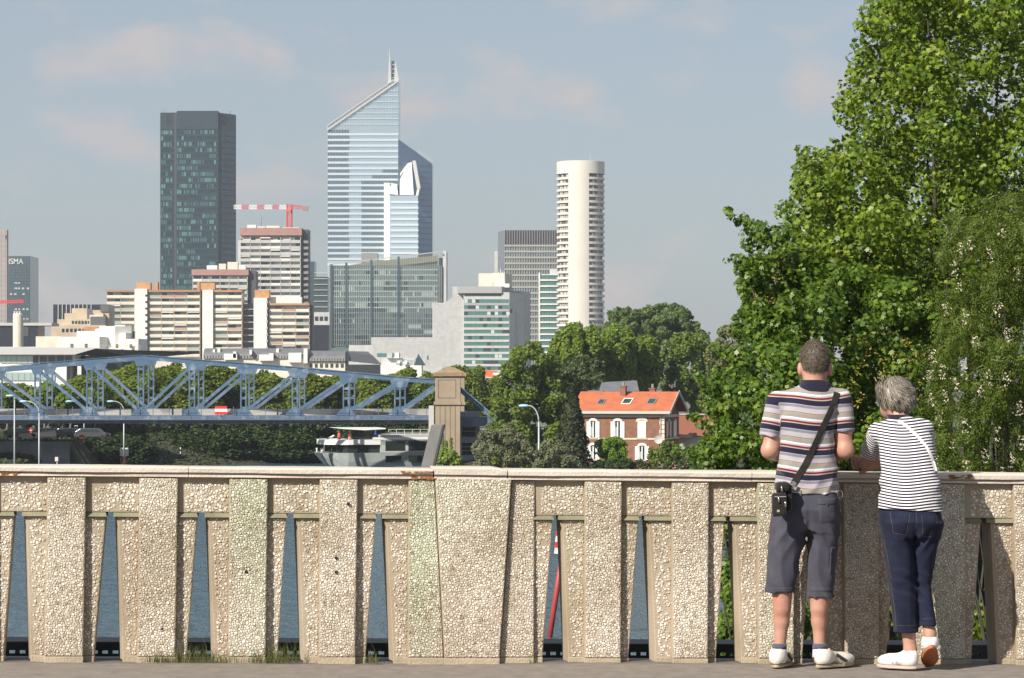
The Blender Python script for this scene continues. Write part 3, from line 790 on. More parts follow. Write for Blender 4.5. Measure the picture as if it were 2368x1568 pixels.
# white cabinets with lifebuoy, pole marker, quay wall, cars and signs on the far bank
D = 370; t = thing('bank_cabinet', (PX(287, D), D, PZ(1075, D)), 'pair of white cabinets above a red lifebuoy on the river bank', 'cabinet')
for a, c in ((277.5, 285), (289, 296.5)): obj('cabinet_box', MB().box(PX(a, D), PX(c, D), D, D + .4, PZ(1055, D), PZ(1036, D)), 'white_paint', t, bevel=.03)
obj('post', MB().box(PX(284, D), PX(290, D), D + .05, D + .35, PZ(1082, D), PZ(1055.2, D)), 'cream_wall', t)
lb = MB(); rr = M(6.5, D)
for k in range(17):
    pass
tb = MB().tube([(PX(285.5, D) + rr * math.cos(a), D - .12, PZ(1066, D) + 1.25 * rr * math.sin(a)) for a in [2 * math.pi * k / 16 for k in range(17)]], .10, 6)
obj('lifebuoy', tb, mat('buoy_red', (0.45, 0.09, 0.05), 0.6), t, True)
D = 352 - 6; t = thing('meter_box', (PX(132, D), D, -11), 'small cream meter box on a post by the river', 'meter box')
obj('box', MB().box(PX(127, D), PX(134.5, D), D, D + .35, PZ(1067, D), PZ(1057, D)), 'cream_wall', t, bevel=.03)
obj('post', MB().box(PX(130.2, D), PX(132.6, D), D + .1, D + .22, -11.2, PZ(1067.2, D)), 'rail_grey', t)
D = 388; t = thing('marker_pole', (PX(417.5, D), D, -11), 'thin black and white banded marker pole on the dark bank', 'marker pole')
for k in range(8):
    obj('band', MB().tube([(PX(417.5, D), D, PZ(1074 - 5 * k, D)), (PX(417.5, D), D, PZ(1069.1 - 5 * k, D))], .075, 7), 'white_paint' if k % 2 else 'black', t)
mat('graffiti_wall', (0.15, 0.15, 0.15), 0.9, col2=(0.21, 0.20, 0.24), nscale=0.5, thr=(.45, .6))
t = thing('quay_wall', (PX(60, 359), 359, -9), 'low grey graffiti stained quay wall under the bridge at the left', 'wall')
for k in range(6):
    a = -60 + k * 37; c = a + 36.6
    obj('wall_panel', MB().box(PX(a, 359), PX(c, 359), 358.4, 359.1, -9.2, PZ(1021, 359)), 'graffiti_wall', t)

def car(px, D, L, m, label, zg=LAND):
    x = PX(px, D); t = thing('parked_car', (x, D, zg), label, 'car', 'cars parked on the far quay')
    fr = Fr(x, D, zg); w = 1.7
    side = [(-L / 2, .35), (L / 2, .35), (L / 2, .75), (L / 2 - .75, .92), (L / 2 - 1.35, 1.42), (-L / 2 + .75, 1.45), (-L / 2 + .05, 1.0)]
    obj('body', fr.mb(MB().xz(side, 0, w)), m, t, bevel=.08)
    gl = [(-L / 2 + .55, .98), (L / 2 - 1.0, .95), (L / 2 - 1.45, 1.36), (-L / 2 + .85, 1.38)]
    obj('window', fr.mb(MB().xz(gl, -.015, -.003)), 'glass_dark', t)
    for s in (-1, 1):
        wv = MB().lathe([(.001, -.02), (.18, -.02), (.19, 0), (.31, 0), (.31, .2)], (0, 0, 0), 14); q = MB(); q.v = [fr(v[0] + s * L * .31, v[2] - .02, v[1] + .31) for v in wv.v]; q.f = wv.f
        obj('wheel', q, 'black', t)
        obj('headlight', fr.mb(MB().box(s * L / 2 - .02, s * L / 2 + .02, .15, .45, .62, .76)), 'glass_pale', t)
mat('car_silver', (0.09, 0.09, 0.10), 0.3, metal=0.3); mat('car_dark', (0.03, 0.032, 0.04), 0.25); mat('car_white', (0.06, 0.06, 0.065), 0.3)
car(46, 366, 4.2, 'car_dark', 'dark car parked on the far quay, leftmost under the bridge')
car(112, 366, 4.4, 'car_white', 'black car parked on the far quay right of the arched lamp')
car(160, 367, 4.1, 'car_dark', 'dark car parked on the far quay left of the red round sign')
car(212, 366, 4.3, 'car_silver', 'dark grey car parked on the far quay, rightmost under the bridge')
def noentry(px, py, D, label):
    t = thing('no_entry_sign', (PX(px, D), D, LAND), label, 'sign', 'round red road signs on the quay')
    obj('post', MB().tube([(PX(px, D), D + .05, LAND), (PX(px, D), D + .05, PZ(py - 5, D))], .04, 6), 'rail_grey', t)
    dsk = MB().lathe([(.001, 0), (.40, 0), (.40, .03)], (0, 0, 0), 18); q = MB(); q.v = [(PX(px, D) + v[0], D - v[2] - .01, PZ(py, D) + v[1]) for v in dsk.v]; q.f = dsk.f
    s = obj('sign_face', q, 'red_paint', t)
    obj('white_bar', MB().box(PX(px, D) - .28, PX(px, D) + .28, D - .06, D - .045, PZ(py, D) - .06, PZ(py, D) + .06), 'white_paint', s)
noentry(67.5, 995, 362, 'round red no entry sign on the quay at the far left')
noentry(189.5, 1013, 362, 'round red sign beside the rightmost car on the quay')
D = 361; t = thing('direction_sign', (PX(176, D), D, LAND), 'white framed road sign with small blue plate on the quay', 'sign')
obj('frame', MB().box(PX(172, D), PX(173.2, D), D, D + .1, PZ(1001, D), PZ(984, D)).box(PX(178.8, D), PX(180, D), D, D + .1, PZ(1001, D), PZ(984, D)).box(PX(173.25, D), PX(178.75, D), D, D + .1, PZ(986, D), PZ(984, D)).box(PX(173.25, D), PX(178.75, D), D, D + .1, PZ(1001, D), PZ(999, D)), 'white_paint', t)
obj('blue_plate', MB().box(PX(166, D), PX(173, D), D - .08, D - .04, PZ(1001, D), PZ(996, D)), mat('sign_blue', (0.12, 0.16, 0.35), .6), t)
obj('post', MB().box(PX(175.6, D), PX(176.6, D), D + .02, D + .1, LAND, PZ(1001.2, D)), 'rail_grey', t)

# ------------------------------------------------------------------ river cruise ship
mat('ship_hull', (0.36, 0.41, 0.40), 0.35, col2=(0.44, 0.48, 0.47), nscale=0.6)
mat('ship_white', (0.80, 0.80, 0.78), 0.35)
mat('ship_glass', (0.02, 0.03, 0.028), 0.08)
sf = Fr(PX(806, 366), 366, ZW, R(14))
ship = thing('cruise_ship', sf.o, 'long white and grey river cruise ship passing behind the bridge', 'ship')
k366 = 366 / FPX
def hull_ring(z, bow, half, L=42.0):
    pts = []
    for i in range(9):
        a = math.pi * (i / 8) ; pts.append((bow * -math.sin(a), 4.4 + half * -math.cos(a)))
    return [(L, 4.4 - half)] [:0] + [(x, y) for x, y in pts] + [(L, 4.4 + half), (L, 4.4 - half)]
def hull():
    b = MB(); rings = [(-1.0, 1.0, 3.4), (0.0, 1.6, 4.0), (1.0, 2.6, 4.3), (2.1, 3.55, 4.5)]; m_ = None
    for z_, bow, half in rings:
        r_ = hull_ring(z_, bow, half); m_ = len(r_); b.v += [(x, y, z_) for x, y in r_]
    for i in range(len(rings) - 1):
        for k in range(m_): b.f.append((i * m_ + k, i * m_ + (k + 1) % m_, (i + 1) * m_ + (k + 1) % m_, (i + 1) * m_ + k))
    b.f.append(tuple((len(rings) - 1) * m_ + k for k in range(m_))); return b
obj('hull', sf.mb(hull()), 'ship_hull', ship)
def bandring(z0, z1, bow, half, L=42.0):
    return MB().xy(hull_ring(0, bow, half, L), z0, z1)
obj('lounge_glass', sf.mb(bandring(2.11, 3.1, 1.6, 4.1)), 'ship_glass', ship)
obj('fore_deck_rim', sf.mb(bandring(3.11, 3.72, 3.1, 4.5, 41.5)), 'ship_white', ship)
for k in range(12):
    obj('saloon_window', sf.mb(MB().box(4.6 + k * 2.9, 7.1 + k * 2.9, -.135, -.103, 2.35, 3.55)), 'ship_glass', ship, bevel=.06)
    obj('cabin_window', sf.mb(MB().box(4.6 + k * 2.9, 6.6 + k * 2.9, -.16, -.108, .95, 1.75)), 'ship_glass', ship, bevel=.06)
obj('white_rail_band', sf.mb(MB().box(3.0, 41.4, -.14, -.105, 3.72, 4.02)), 'ship_white', ship)
obj('side_wall', sf.mb(MB().box(4.0, 41.4, -.1, 8.8, 2.12, 3.9)), mat('ship_side', (.44, .47, .46), .4), ship)
obj('sun_deck', sf.mb(MB().box(4.2, 41.3, -.05, 8.75, 3.905, 4.3)), mat('ship_deck', (0.42, 0.43, 0.42), .6), ship)
obj('wheelhouse', sf.mb(MB().box(.9, 4.6, 2.3, 6.5, 3.73, 4.85)), 'ship_glass', ship)
cn = MB().xz([(-.6, 5.05), (2.3, 4.86), (5.0, 5.0), (5.0, 5.14), (-1.2, 5.16)], 1.6, 7.2); obj('canopy', sf.mb(cn), 'ship_white', ship)
rl = MB()
for k in range(26): rl.box(5 + k * 1.0, 5.05 + k * 1.0, -.02, .03, 4.31, 4.95)
rl.box(5, 30, -.02, .03, 4.955, 5.0).box(5, 30, -.02, .03, 4.6, 4.64); obj('railing', sf.mb(rl), 'ship_white', ship)
obj('mast', sf.mb(MB().tube([(-2.5, 3.2, 2.12), (-2.4, 3.2, 3.6), (-1.2, 3.2, 4.2)], .11, 7)), 'ship_white', ship)
for (a, c) in ((-2.9, 2.6), (-2.2, 5.4), (-2.9, 5.8)): obj('bollard', sf.mb(MB().lathe([(.001, .5), (.16, .5), (.16, .42), (.10, .38), (.10, 0)], (a, c, 2.11), 10)), 'ship_white', ship)
# passengers on deck: small figures
def deck_person(x, y, m, label):
    p_ = sf(x, y, 4.31) if x > 4.6 else sf(x, y, 3.73)
    t = thing('person', p_, label, 'person', 'passengers on the ship deck')
    f_ = Fr(*p_)
    obj('body', f_.mb(MB().lathe([(.001, 0), (.20, .02), (.24, .2), (.21, .35), (.22, .55), (.20, .72), (.07, .78), (.07, .84), (.11, .90), (.12, 1.0), (.08, 1.09), (.001, 1.11)], (0, 0, 0), 9)), m, t, True)
deck_person(-.6, 3.0, mat('cloth_red', (.5, .1, .08), .8), 'tiny passenger in red at the ship\'s front rail')
deck_person(.4, 1.3, mat('cloth_orange', (.5, .2, .15), .8), 'tiny passenger in orange left of the blue one on the ship')
deck_person(3.6, 1.0, mat('cloth_blue', (.04, .08, .35), .8), 'tiny passenger in blue on the ship deck under the canopy end')

# leaning red pole with striped sign in the water, seen through a parapet slot
D = 131.5; t = thing('channel_marker', (PX(1268, D), D, ZW), 'leaning red channel marker pole with striped sign standing in the river', 'marker pole')
A = Vector((PX(1266, D), D, ZW - .6)); B = Vector((PX(1315, D), D + .8, PZ(1195, D)))
obj('pole', MB().tube([A, B], [.13, .12], 12), mat('marker_red', (0.36, 0.05, 0.045), 0.5, col2=(0.28, 0.045, 0.04), nscale=1.5), t, True)
for i, m_ in enumerate(('white_paint', 'red_paint', 'white_paint', 'red_paint')):
    py0 = 1279 - i * 13.5; q = MB()
    q.add([(PX(1281 + i * 1.2, D), D - .22, PZ(py0, D)), (PX(1312 + i * 2.4, D), D - .22, PZ(py0 + 4, D)), (PX(1314 + i * 2.4, D), D - .22, PZ(py0 - 9.4, D)), (PX(1283 + i * 1.2, D), D - .22, PZ(py0 - 13.3, D)),
           (PX(1281 + i * 1.2, D), D - .17, PZ(py0, D)), (PX(1312 + i * 2.4, D), D - .17, PZ(py0 + 4, D)), (PX(1314 + i * 2.4, D), D - .17, PZ(py0 - 9.4, D)), (PX(1283 + i * 1.2, D), D - .17, PZ(py0 - 13.3, D))],
          [(0, 1, 2, 3), (5, 4, 7, 6), (1, 5, 6, 2), (4, 0, 3, 7), (3, 2, 6, 7), (4, 5, 1, 0)])
    obj('sign_stripe', q, m_, t)

# ground cover on the bank
def cover():
    g = np.random.default_rng(55); n = 26000
    y = g.uniform(344, 412, n); x = g.uniform(-75, -9, n); z_ = ground_z(x, y); k = (z_ > ZW - .1) & (z_ < LAND + .05); x, y, z_ = x[k], y[k], z_[k]
    return np.stack([x, y, z_ + .08], 1)
# ------------------------------------------------------------------ the town behind the river
GZ = -6.5
def bld(name, label, px, D, cat='building', group=None):
    return thing(name, (PX(px, D), D, GZ), label, cat, group)
def pbox(px0, px1, pyb, pyt, D, dep, y0=0.0):
    return MB().box(PX(px0, D), PX(px1, D), D + y0, D + y0 + dep, GZ if pyb is None else PZ(pyb, D), PZ(pyt, D))
def wbox(t, name, px0, px1, pyb, pyt, D, dep, m, y0=0.0):
    return obj(name, pbox(px0, px1, pyb, pyt, D, dep, y0), m, t)
def ppane(t, name, px0, px1, pyb, pyt, D, m, y=-0.05, d=0.1):
    return pane(name, t, (PX(px0, D) + PX(px1, D)) / 2, D + y, (PZ(pyb, D) + PZ(pyt, D)) / 2, M(px1 - px0, D), M(pyb - pyt, D), d, m)

# --- dark blue-green tower
mat('slate_glass', (0.011, 0.034, 0.044), 0.15, spec=0.5, col2=(0.018, 0.046, 0.056), nscale=0.03)
mat('slate_frame', (0.018, 0.036, 0.048), 0.4)
mat('teal_pane', (0.042, 0.118, 0.118), 0.3, col2=(0.028, 0.082, 0.088), nscale=0.02, spec=.8)
mat('teal_pane_bright', (0.085, 0.205, 0.19), 0.3, spec=.8)
mat('navy_side', (0.022, 0.036, 0.062), 0.2, spec=.7)
mat('brown_strip', (0.045, 0.045, 0.055), 0.6)
D = 1750
tw = bld('office_tower', 'tall dark blue green glass office tower, tallest on the left', 450, D, 'tower')
def pl(px, dy): return (PX(px, D), D + dy)
plan = [pl(370, 3), pl(402, 3), pl(402, 5), pl(408, 5), pl(408, 0), pl(505, 0), pl(505, 4), pl(511, 4), pl(540, 16), pl(538, 17), pl(366, 17), pl(364, 14)]
zt = lambda x, y: PZ(260, D)
obj('shaft', MB().xy(plan, GZ, PZ(260, D)), 'slate_glass', tw)
obj('crown', MB().xy([pl(408, -.4), pl(505, -.4), pl(505, 10), pl(408, 10)], PZ(299, D), PZ(256.5, D)), 'slate_frame', tw)
obj('crown_wing', MB().xy([pl(369.6, 2.6), pl(401.8, 2.6), pl(401.8, 12), pl(365, 14)], PZ(299, D), PZ(259.5, D)), 'slate_frame', tw)
obj('recess_strip', MB().xy([pl(402, 2.2), pl(407.6, 2.2), pl(407.6, 4.9), pl(402, 4.9)], GZ, PZ(259, D)), 'brown_strip', tw)
obj('left_edge', MB().xy([pl(363.6, 13.8), pl(369.8, 2.7), pl(369.8, 3.2), pl(364, 14.4)], GZ, PZ(260.5, D)), mat('side_pale', (0.14, 0.135, 0.15), .4), tw)
def side_pt(f): return (PX(511 + 29 * f, D), D + 4 + 12 * f)
bands, mull = MB(), MB()
rows = [300 + 13.85 * k for k in range(28)]
for r_ in rows:
    for a, c, dy in ((370.5, 401.5, 2.7), (408.5, 504.5, -.3)):
        bands.box(PX(a, D), PX(c, D), D + dy, D + dy + .28, PZ(r_ + 13.85, D), PZ(r_ + 10.2, D))
    A, B_ = side_pt(0), side_pt(1)
    bands.add([(A[0], A[1] - .25, PZ(r_ + 13.85, D)), (B_[0], B_[1] - .25, PZ(r_ + 13.85, D)), (B_[0], B_[1] - .25, PZ(r_ + 10, D)), (A[0], A[1] - .25, PZ(r_ + 10, D))], [(0, 1, 2, 3)])
o = obj('spandrel_band', bands, 'slate_frame', tw); o['kind'] = 'stuff'
for a, c, dy, st_ in ((371, 401, 2.75, 5.3), (409, 504.5, -.25, 5.35)):
    x = a
    while x < c: mull.box(PX(x - .35, D), PX(x + .35, D), D + dy - .1, D + dy + .2, GZ, PZ(299, D)); x += st_
o = obj('mullion', mull, 'slate_frame', tw); o['kind'] = 'stuff'
for px_ in (384.5, 390.2, 513, 518.8):
    for py_ in (268.5, 280.5):
        if px_ < 500: ppane(tw, 'louvre', px_ - 2.5, px_ + 2.5, py_ + 4.5, py_ - 4.5, D, 'black', y=2.5, d=.2)
        else:
            p_ = side_pt((px_ - 511) / 29); pane('louvre', tw, p_[0], p_[1] - .3, PZ(py_ + 1, D), M(5, D), M(9, D), .3, 'black')
cnt = 0; rest = MB(); rr = random.Random(3)
for i, r_ in enumerate(rows):
    run = 0
    for (a, c, dy, st_) in ((371, 401, 2.85, 5.3), (409, 504.5, -.12, 5.35)):
        x = a + .4; on = rr.random() < .5
        while x + st_ < c + 1.2:
            if rr.random() < .45: on = rr.random() < (.62 if i % 2 == 0 else .45)
            w_ = st_ - .9 if rr.random() < .7 else st_ * .45
            if on:
                m_ = 'teal_pane_bright' if rr.random() < .35 else 'teal_pane'
                if cnt < 300:
                    ppane(tw, 'window', x, x + w_, r_ + 9.8, r_ + .8, D, m_, y=dy, d=.12); cnt += 1
                else:
                    rest.box(PX(x, D), PX(x + w_, D), D + dy - .06, D + dy + .06, PZ(r_ + 9.8, D), PZ(r_ + .8, D))
            x += st_
o = obj('window_field', rest, 'teal_pane', tw); o['kind'] = 'stuff'
sidew = MB()
for r_ in rows:
    for k in range(6):
        A, B_ = side_pt(.04 + k * .158), side_pt(.04 + k * .158 + .12)
        sidew.add([(A[0], A[1] - .12, PZ(r_ + 9.5, D)), (B_[0], B_[1] - .12, PZ(r_ + 9.5, D)), (B_[0], B_[1] - .12, PZ(r_ + 1, D)), (A[0], A[1] - .12, PZ(r_ + 1, D))], [(0, 1, 2, 3)])
o = obj('side_glazing', sidew, mat('side_pane', (0.035, 0.085, 0.10), .25, spec=.7), tw); o['kind'] = 'stuff'
wbox(tw, 'roof_plant', 404, 414, 260, 254.5, D, 6, 'white_paint', 6)
obj('roof_crane', MB().beam((PX(525, D), D + 12, PZ(262, D)), (PX(528.5, D), D + 12, PZ(251.5, D)), .5, .5), mat('crane_blue', (.08, .2, .4), .5), tw)
for px_ in (371, 378): obj('aerial', MB().tube([(PX(px_, D), D + 8, PZ(260, D)), (PX(px_, D), D + 8, PZ(249, D))], .1, 5), 'dark_grey', tw)

# --- faceted pale glass tower with slanted roof and spire
D = 2050
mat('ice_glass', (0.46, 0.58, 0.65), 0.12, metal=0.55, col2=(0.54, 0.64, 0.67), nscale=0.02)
mat('ice_band', (0.62, 0.71, 0.80), 0.35, metal=0.2)
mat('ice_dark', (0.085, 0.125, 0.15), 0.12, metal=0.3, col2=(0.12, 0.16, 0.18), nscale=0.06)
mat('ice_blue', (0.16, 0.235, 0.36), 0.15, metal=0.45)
mat('ice_white', (0.72, 0.71, 0.66), 0.5)
mat('truss_white', (0.46, 0.47, 0.45), 0.5)
ft = bld('glass_tower', 'pale blue faceted glass tower with slanted roof and white spire', 860, D, 'tower')
z = lambda p: PZ(p, D); xx = lambda p: PX(p, D)
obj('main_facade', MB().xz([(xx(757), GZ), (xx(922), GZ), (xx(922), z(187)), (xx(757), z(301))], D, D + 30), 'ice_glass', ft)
obj('left_flank', MB().add([(xx(756.6), D - .1, GZ), (xx(754.5), D + 14, GZ), (xx(754.5), D + 14, z(300)), (xx(756.6), D - .1, z(300))], [(0, 1, 2, 3)]), 'ice_blue', ft)
obj('right_wing', MB().add([(xx(921), D - 1, GZ), (xx(998), D + 18, GZ), (xx(998), D + 18, z(374)), (xx(966), D + 10, z(352)), (xx(921), D - 1, z(322)),
                            (xx(921), D + 40, GZ), (xx(998), D + 40, GZ), (xx(998), D + 40, z(374)), (xx(966), D + 40, z(352)), (xx(921), D + 40, z(322))],
                           [(0, 1, 2, 3, 4), (9, 8, 7, 6, 5), (1, 6, 7, 2), (2, 7, 8, 3), (3, 8, 9, 4), (4, 9, 5, 0)]), 'ice_blue', ft)  # shade of this right-hand face put into the bluish glass colour
# floor bands, and dark window strips with reflections put into the glass colour
FL = 13.1
for k in range(24):
    py = 300 + k * FL
    lo = ppane(ft, 'floor_band', 757.5, 921.5, py + 13.1, py + 8.2, D, 'ice_band', y=-.25, d=.5)
    if k < 23:
        ppane(ft, 'window_reflection_strip', 758, 807 + 1.5 * math.sin(k), py + 8.1, py + .1, D, 'ice_dark', y=-.1, d=.2)
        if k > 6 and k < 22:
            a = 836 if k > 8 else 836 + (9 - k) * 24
            ppane(ft, 'window_reflection_strip', a, 921 if k < 10 else 889, py + 8.1, py + .1, D, 'ice_dark', y=-.1, d=.2)
grid = MB()
for k in range(46):
    px_ = 758 + k * 3.6
    top = 301 - (px_ - 757) / 165 * 114 + 6
    grid.box(xx(px_) - .09, xx(px_) + .09, D - .62, D - .5, z(600), z(top))
o = obj('mullion', grid, mat('mull_pale', (.42, .50, .56), .4, metal=.3), ft); o['kind'] = 'stuff'
for k in range(8):
    py = 196 + k * 13.1; a = max(758, 757 + (301 - py) / 114 * 165 + 4)
    if a < 918: ppane(ft, 'transom', a, 921.5, py + .6, py - .6, D, 'ice_band', y=-.3, d=.5)
# slanted crest of ribs
cr_ = MB()
for k in range(31):
    f = k / 30; px_ = 758 + 150 * f; py = 301 - f * 150 / 165 * 114
    cr_.box(xx(px_) - .22, xx(px_) + .22, D - .5, D + 3, z(py + 2), z(py - 10))
cr_.beam((xx(757), D, z(301)), (xx(922), D, z(187)), 3, 1.0).beam((xx(757), D, z(291)), (xx(908), D, z(187)), 3, .6)
obj('roof_crest', cr_, 'truss_white', ft)
sp = MB()
sp.add([(xx(897), D, z(196)), (xx(905), D, z(190)), (xx(900.5), D, z(104)), (xx(897), D + 4, z(196)), (xx(905), D + 4, z(190)), (xx(900.5), D + 4, z(104))], [(0, 1, 2), (5, 4, 3), (0, 3, 4, 1), (1, 4, 5, 2), (2, 5, 3, 0)])
sp.add([(xx(911), D, z(190)), (xx(923), D, z(185)), (xx(914), D, z(140)), (xx(911), D + 4, z(190)), (xx(923), D + 4, z(185)), (xx(914), D + 4, z(140))], [(0, 1, 2), (5, 4, 3), (0, 3, 4, 1), (1, 4, 5, 2), (2, 5, 3, 0)])
for py in (180, 170, 160, 150): sp.box(xx(901), xx(915), D + 1, D + 1.6, z(py), z(py - 1.5))
obj('spire', sp, 'truss_white', ft)
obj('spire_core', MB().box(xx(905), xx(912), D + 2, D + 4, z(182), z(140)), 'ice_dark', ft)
# lower centre block with tilted white slabs
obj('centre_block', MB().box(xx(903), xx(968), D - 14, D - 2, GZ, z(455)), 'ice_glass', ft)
for k in range(10): ppane(ft, 'floor_band', 903.5, 967.5, 470 + k * FL, 465 + k * FL, D - 14, 'ice_band', y=-.25, d=.5)
obj('white_fin', MB().box(xx(889), xx(902), D - 6, D - 1, GZ, z(424)), 'ice_white', ft)
obj('tilted_slab', MB().add([(xx(926), D - 12, z(453)), (xx(958), D - 12, z(453)), (xx(951), D + 4, z(374)), (xx(925), D + 4, z(384)), (xx(926), D - 10, z(453)), (xx(958), D - 10, z(453)), (xx(951), D + 6, z(374)), (xx(925), D + 6, z(384))],
                            [(0, 1, 2, 3), (5, 4, 7, 6), (1, 5, 6, 2), (4, 0, 3, 7), (3, 2, 6, 7), (4, 5, 1, 0)]), 'ice_white', ft)
obj('tilted_slab', MB().add([(xx(903), D - 12, z(451)), (xx(922), D - 12, z(453)), (xx(918), D - 3, z(426)), (xx(898), D - 3, z(424)), (xx(903), D - 10, z(451)), (xx(922), D - 10, z(453)), (xx(918), D - 1, z(426)), (xx(898), D - 1, z(424))],
                            [(0, 1, 2, 3), (5, 4, 7, 6), (1, 5, 6, 2), (4, 0, 3, 7), (3, 2, 6, 7), (4, 5, 1, 0)]), 'ice_white', ft)
obj('slab_edge', MB().beam((xx(970), D - 13, z(440)), (xx(957), D + 3, z(372)), 2.2, 1.2).beam((xx(970), D - 13, z(440)), (xx(967), D - 14, z(456)), 2.2, 1.2), 'truss_white', ft)
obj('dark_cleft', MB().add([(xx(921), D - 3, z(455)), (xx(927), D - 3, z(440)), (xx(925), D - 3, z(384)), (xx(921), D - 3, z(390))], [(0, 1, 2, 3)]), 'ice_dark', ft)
rb = MB()
for k in range(8):
    px_ = 966 + k * 4.4; rb.box(xx(px_) - .12, xx(px_) + .12, D + 10 + k, D + 11 + k, z(354 + k * 3), z(343 + k * 2.9))
obj('wing_crest', rb, 'truss_white', ft)
for k in range(17): 
    py = 380 + k * FL
    A, B_ = (xx(970), D + 11.1), (xx(997.5), D + 17.9)
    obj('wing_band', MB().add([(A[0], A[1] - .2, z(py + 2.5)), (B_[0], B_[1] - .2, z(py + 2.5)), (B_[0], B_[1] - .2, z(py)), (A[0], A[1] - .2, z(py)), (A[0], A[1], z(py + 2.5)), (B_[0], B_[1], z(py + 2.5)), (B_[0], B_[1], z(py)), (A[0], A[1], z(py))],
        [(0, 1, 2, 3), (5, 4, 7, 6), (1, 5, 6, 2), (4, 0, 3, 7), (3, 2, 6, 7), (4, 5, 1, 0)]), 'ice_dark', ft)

# --- white cylindrical tower
D = 1650
ct_ = bld('round_tower', 'white cylindrical residential tower with banded windows on the right', 1344, D, 'tower')
cxw, cyw, rad = PX(1344, D), D + M(56, D), M(56, D)
obj('core', MB().lathe([(rad - 1.2, GZ), (rad - 1.2, PZ(380, D)), (.01, PZ(380, D))], (cxw, cyw, 0), 64), mat('round_glass', (0.10, 0.10, 0.105), .3, col2=(0.2, 0.19, 0.18), nscale=0.3), ct_, True)
def arc_box(z0, z1, r0, r1, a0, a1, n=20):
    b = MB()
    for i in range(n + 1):
        a = R(a0 + (a1 - a0) * i / n); c_, s_ = math.cos(a), math.sin(a)
        b.v += [(cxw + r0 * c_, cyw + r0 * s_, z0), (cxw + r1 * c_, cyw + r1 * s_, z0), (cxw + r1 * c_, cyw + r1 * s_, z1), (cxw + r0 * c_, cyw + r0 * s_, z1)]
    for i in range(n):
        o = 4 * i
        for k in range(4): b.f.append((o + k, o + (k + 1) % 4, o + 4 + (k + 1) % 4, o + 4 + k))
    b.f += [(3, 2, 1, 0), (4 * n, 4 * n + 1, 4 * n + 2, 4 * n + 3)]
    return b
mat('tower_white', (0.62, 0.59, 0.53), 0.7, col2=(0.57, 0.54, 0.485), nscale=0.05)
obj('crown', MB().lathe([(rad, PZ(400, D)), (rad, PZ(371, D)), (rad - .6, PZ(370.5, D)), (.01, PZ(370.5, D))], (cxw, cyw, 0), 64), 'tower_white', ct_, False)
obj('solid_flank', arc_box(GZ, PZ(399.5, D), rad - 1.5, rad - .03, 268 - 30, 289, 24), 'tower_white', ct_)
for k in range(27):
    py = 400 + k * 13.62
    for a0, a1 in ((150, 237.5), (289.6, 390)):
        obj('balcony_band', arc_box(PZ(py + 13.62, D), PZ(py + 8.2, D), rad - 1.3, rad, a0, a1, 14), 'tower_white', ct_)
    for q in range(7):
        if random.random() < .6:
            a = R(292 + q * 11 + random.uniform(-2, 2)); pane('window', ct_, cxw + (rad - 1.1) * math.cos(a), cyw + (rad - 1.1) * math.sin(a), PZ(py + 4.4, D), 1.1, 1.5, .5, random.choice(['glass_dark', 'rail_grey', 'grey_wall']))
    for q in range(4):
        a = R(206 + q * 8.5 + random.uniform(-2, 2)); pane('window', ct_, cxw + (rad - 1.1) * math.cos(a), cyw + (rad - 1.1) * math.sin(a), PZ(py + 4.4, D), 1.0, 1.5, .5, random.choice(['glass_dark', 'rail_grey', 'cream_wall', 'beige_stone']))
obj('aerial', MB().tube([(PX(1367, D), cyw, PZ(371, D)), (PX(1366, D), cyw, PZ(352, D))], .12, 5), 'rail_grey', ct_)

# --- gridded office tower behind
D = 1900
gt = bld('grid_tower', 'grey gridded office tower with dark top beside the round white tower', 1220, D, 'tower')
wbox(gt, 'body', 1166, 1300, None, 533, D, 40, mat('grid_glass', (.12, .17, .19), .2, spec=.7, col2=(.2, .27, .28), nscale=.09))
obj('left_flank', MB().xy([(PX(1151, D), D + 20), (PX(1165.8, D), D), (PX(1165.8, D), D + 40), (PX(1151, D), D + 40)], GZ, PZ(533, D)), mat('flank_grey', (.15, .17, .19), .4), gt)
wbox(gt, 'dark_crown', 1166.2, 1299, 565, 532.5, D, 2, 'dark_panel', -.3)
wbox(gt, 'rear_stair', 1143, 1150.5, None, 577, D, 12, 'grey_wall', 26)
mg = MB()
for k in range(22): mg.box(PX(1167 + k * 5.8 - .55, D), PX(1167 + k * 5.8 + .55, D), D - .8, D - .35, GZ, PZ(533, D))
o = obj('mullion', mg, mat('mull_beige', (.34, .32, .28), .7), gt); o['kind'] = 'stuff'
for k in range(17): ppane(gt, 'floor_band', 1166.3, 1290, 568 + k * 13.7 + 2, 568 + k * 13.7 - 2, D, 'mull_beige', y=-.5, d=.4)

# --- green striped block
D = 1700
gb = bld('green_block', 'slim white block with green glass floors left of the round tower', 1268, D)
wbox(gb, 'body', 1248, 1300, None, 634, D, 25, 'white_paint')
wbox(gb, 'edge_pier', 1246, 1249, None, 630, D, 25, 'white_paint', -.7)
wbox(gb, 'roof_plant', 1272, 1288, 634, 622, D, 8, 'grey_wall', 4)
for k in range(13):
    py = 636 + k * 13.9
    ppane(gb, 'window_strip', 1249.5, 1290, py + 9.8, py, D, 'glass_green', y=-.05, d=.2)
    ppane(gb, 'floor_slab', 1249.4, 1290, py + 13.7, py + 10, D, 'white_paint', y=-.3, d=.9)
    for q in range(6): ppane(gb, 'mullion', 1252 + q * 6, 1252.7 + q * 6, py + 9.7, py + .1, D, 'dark_grey', y=-.2, d=.15)

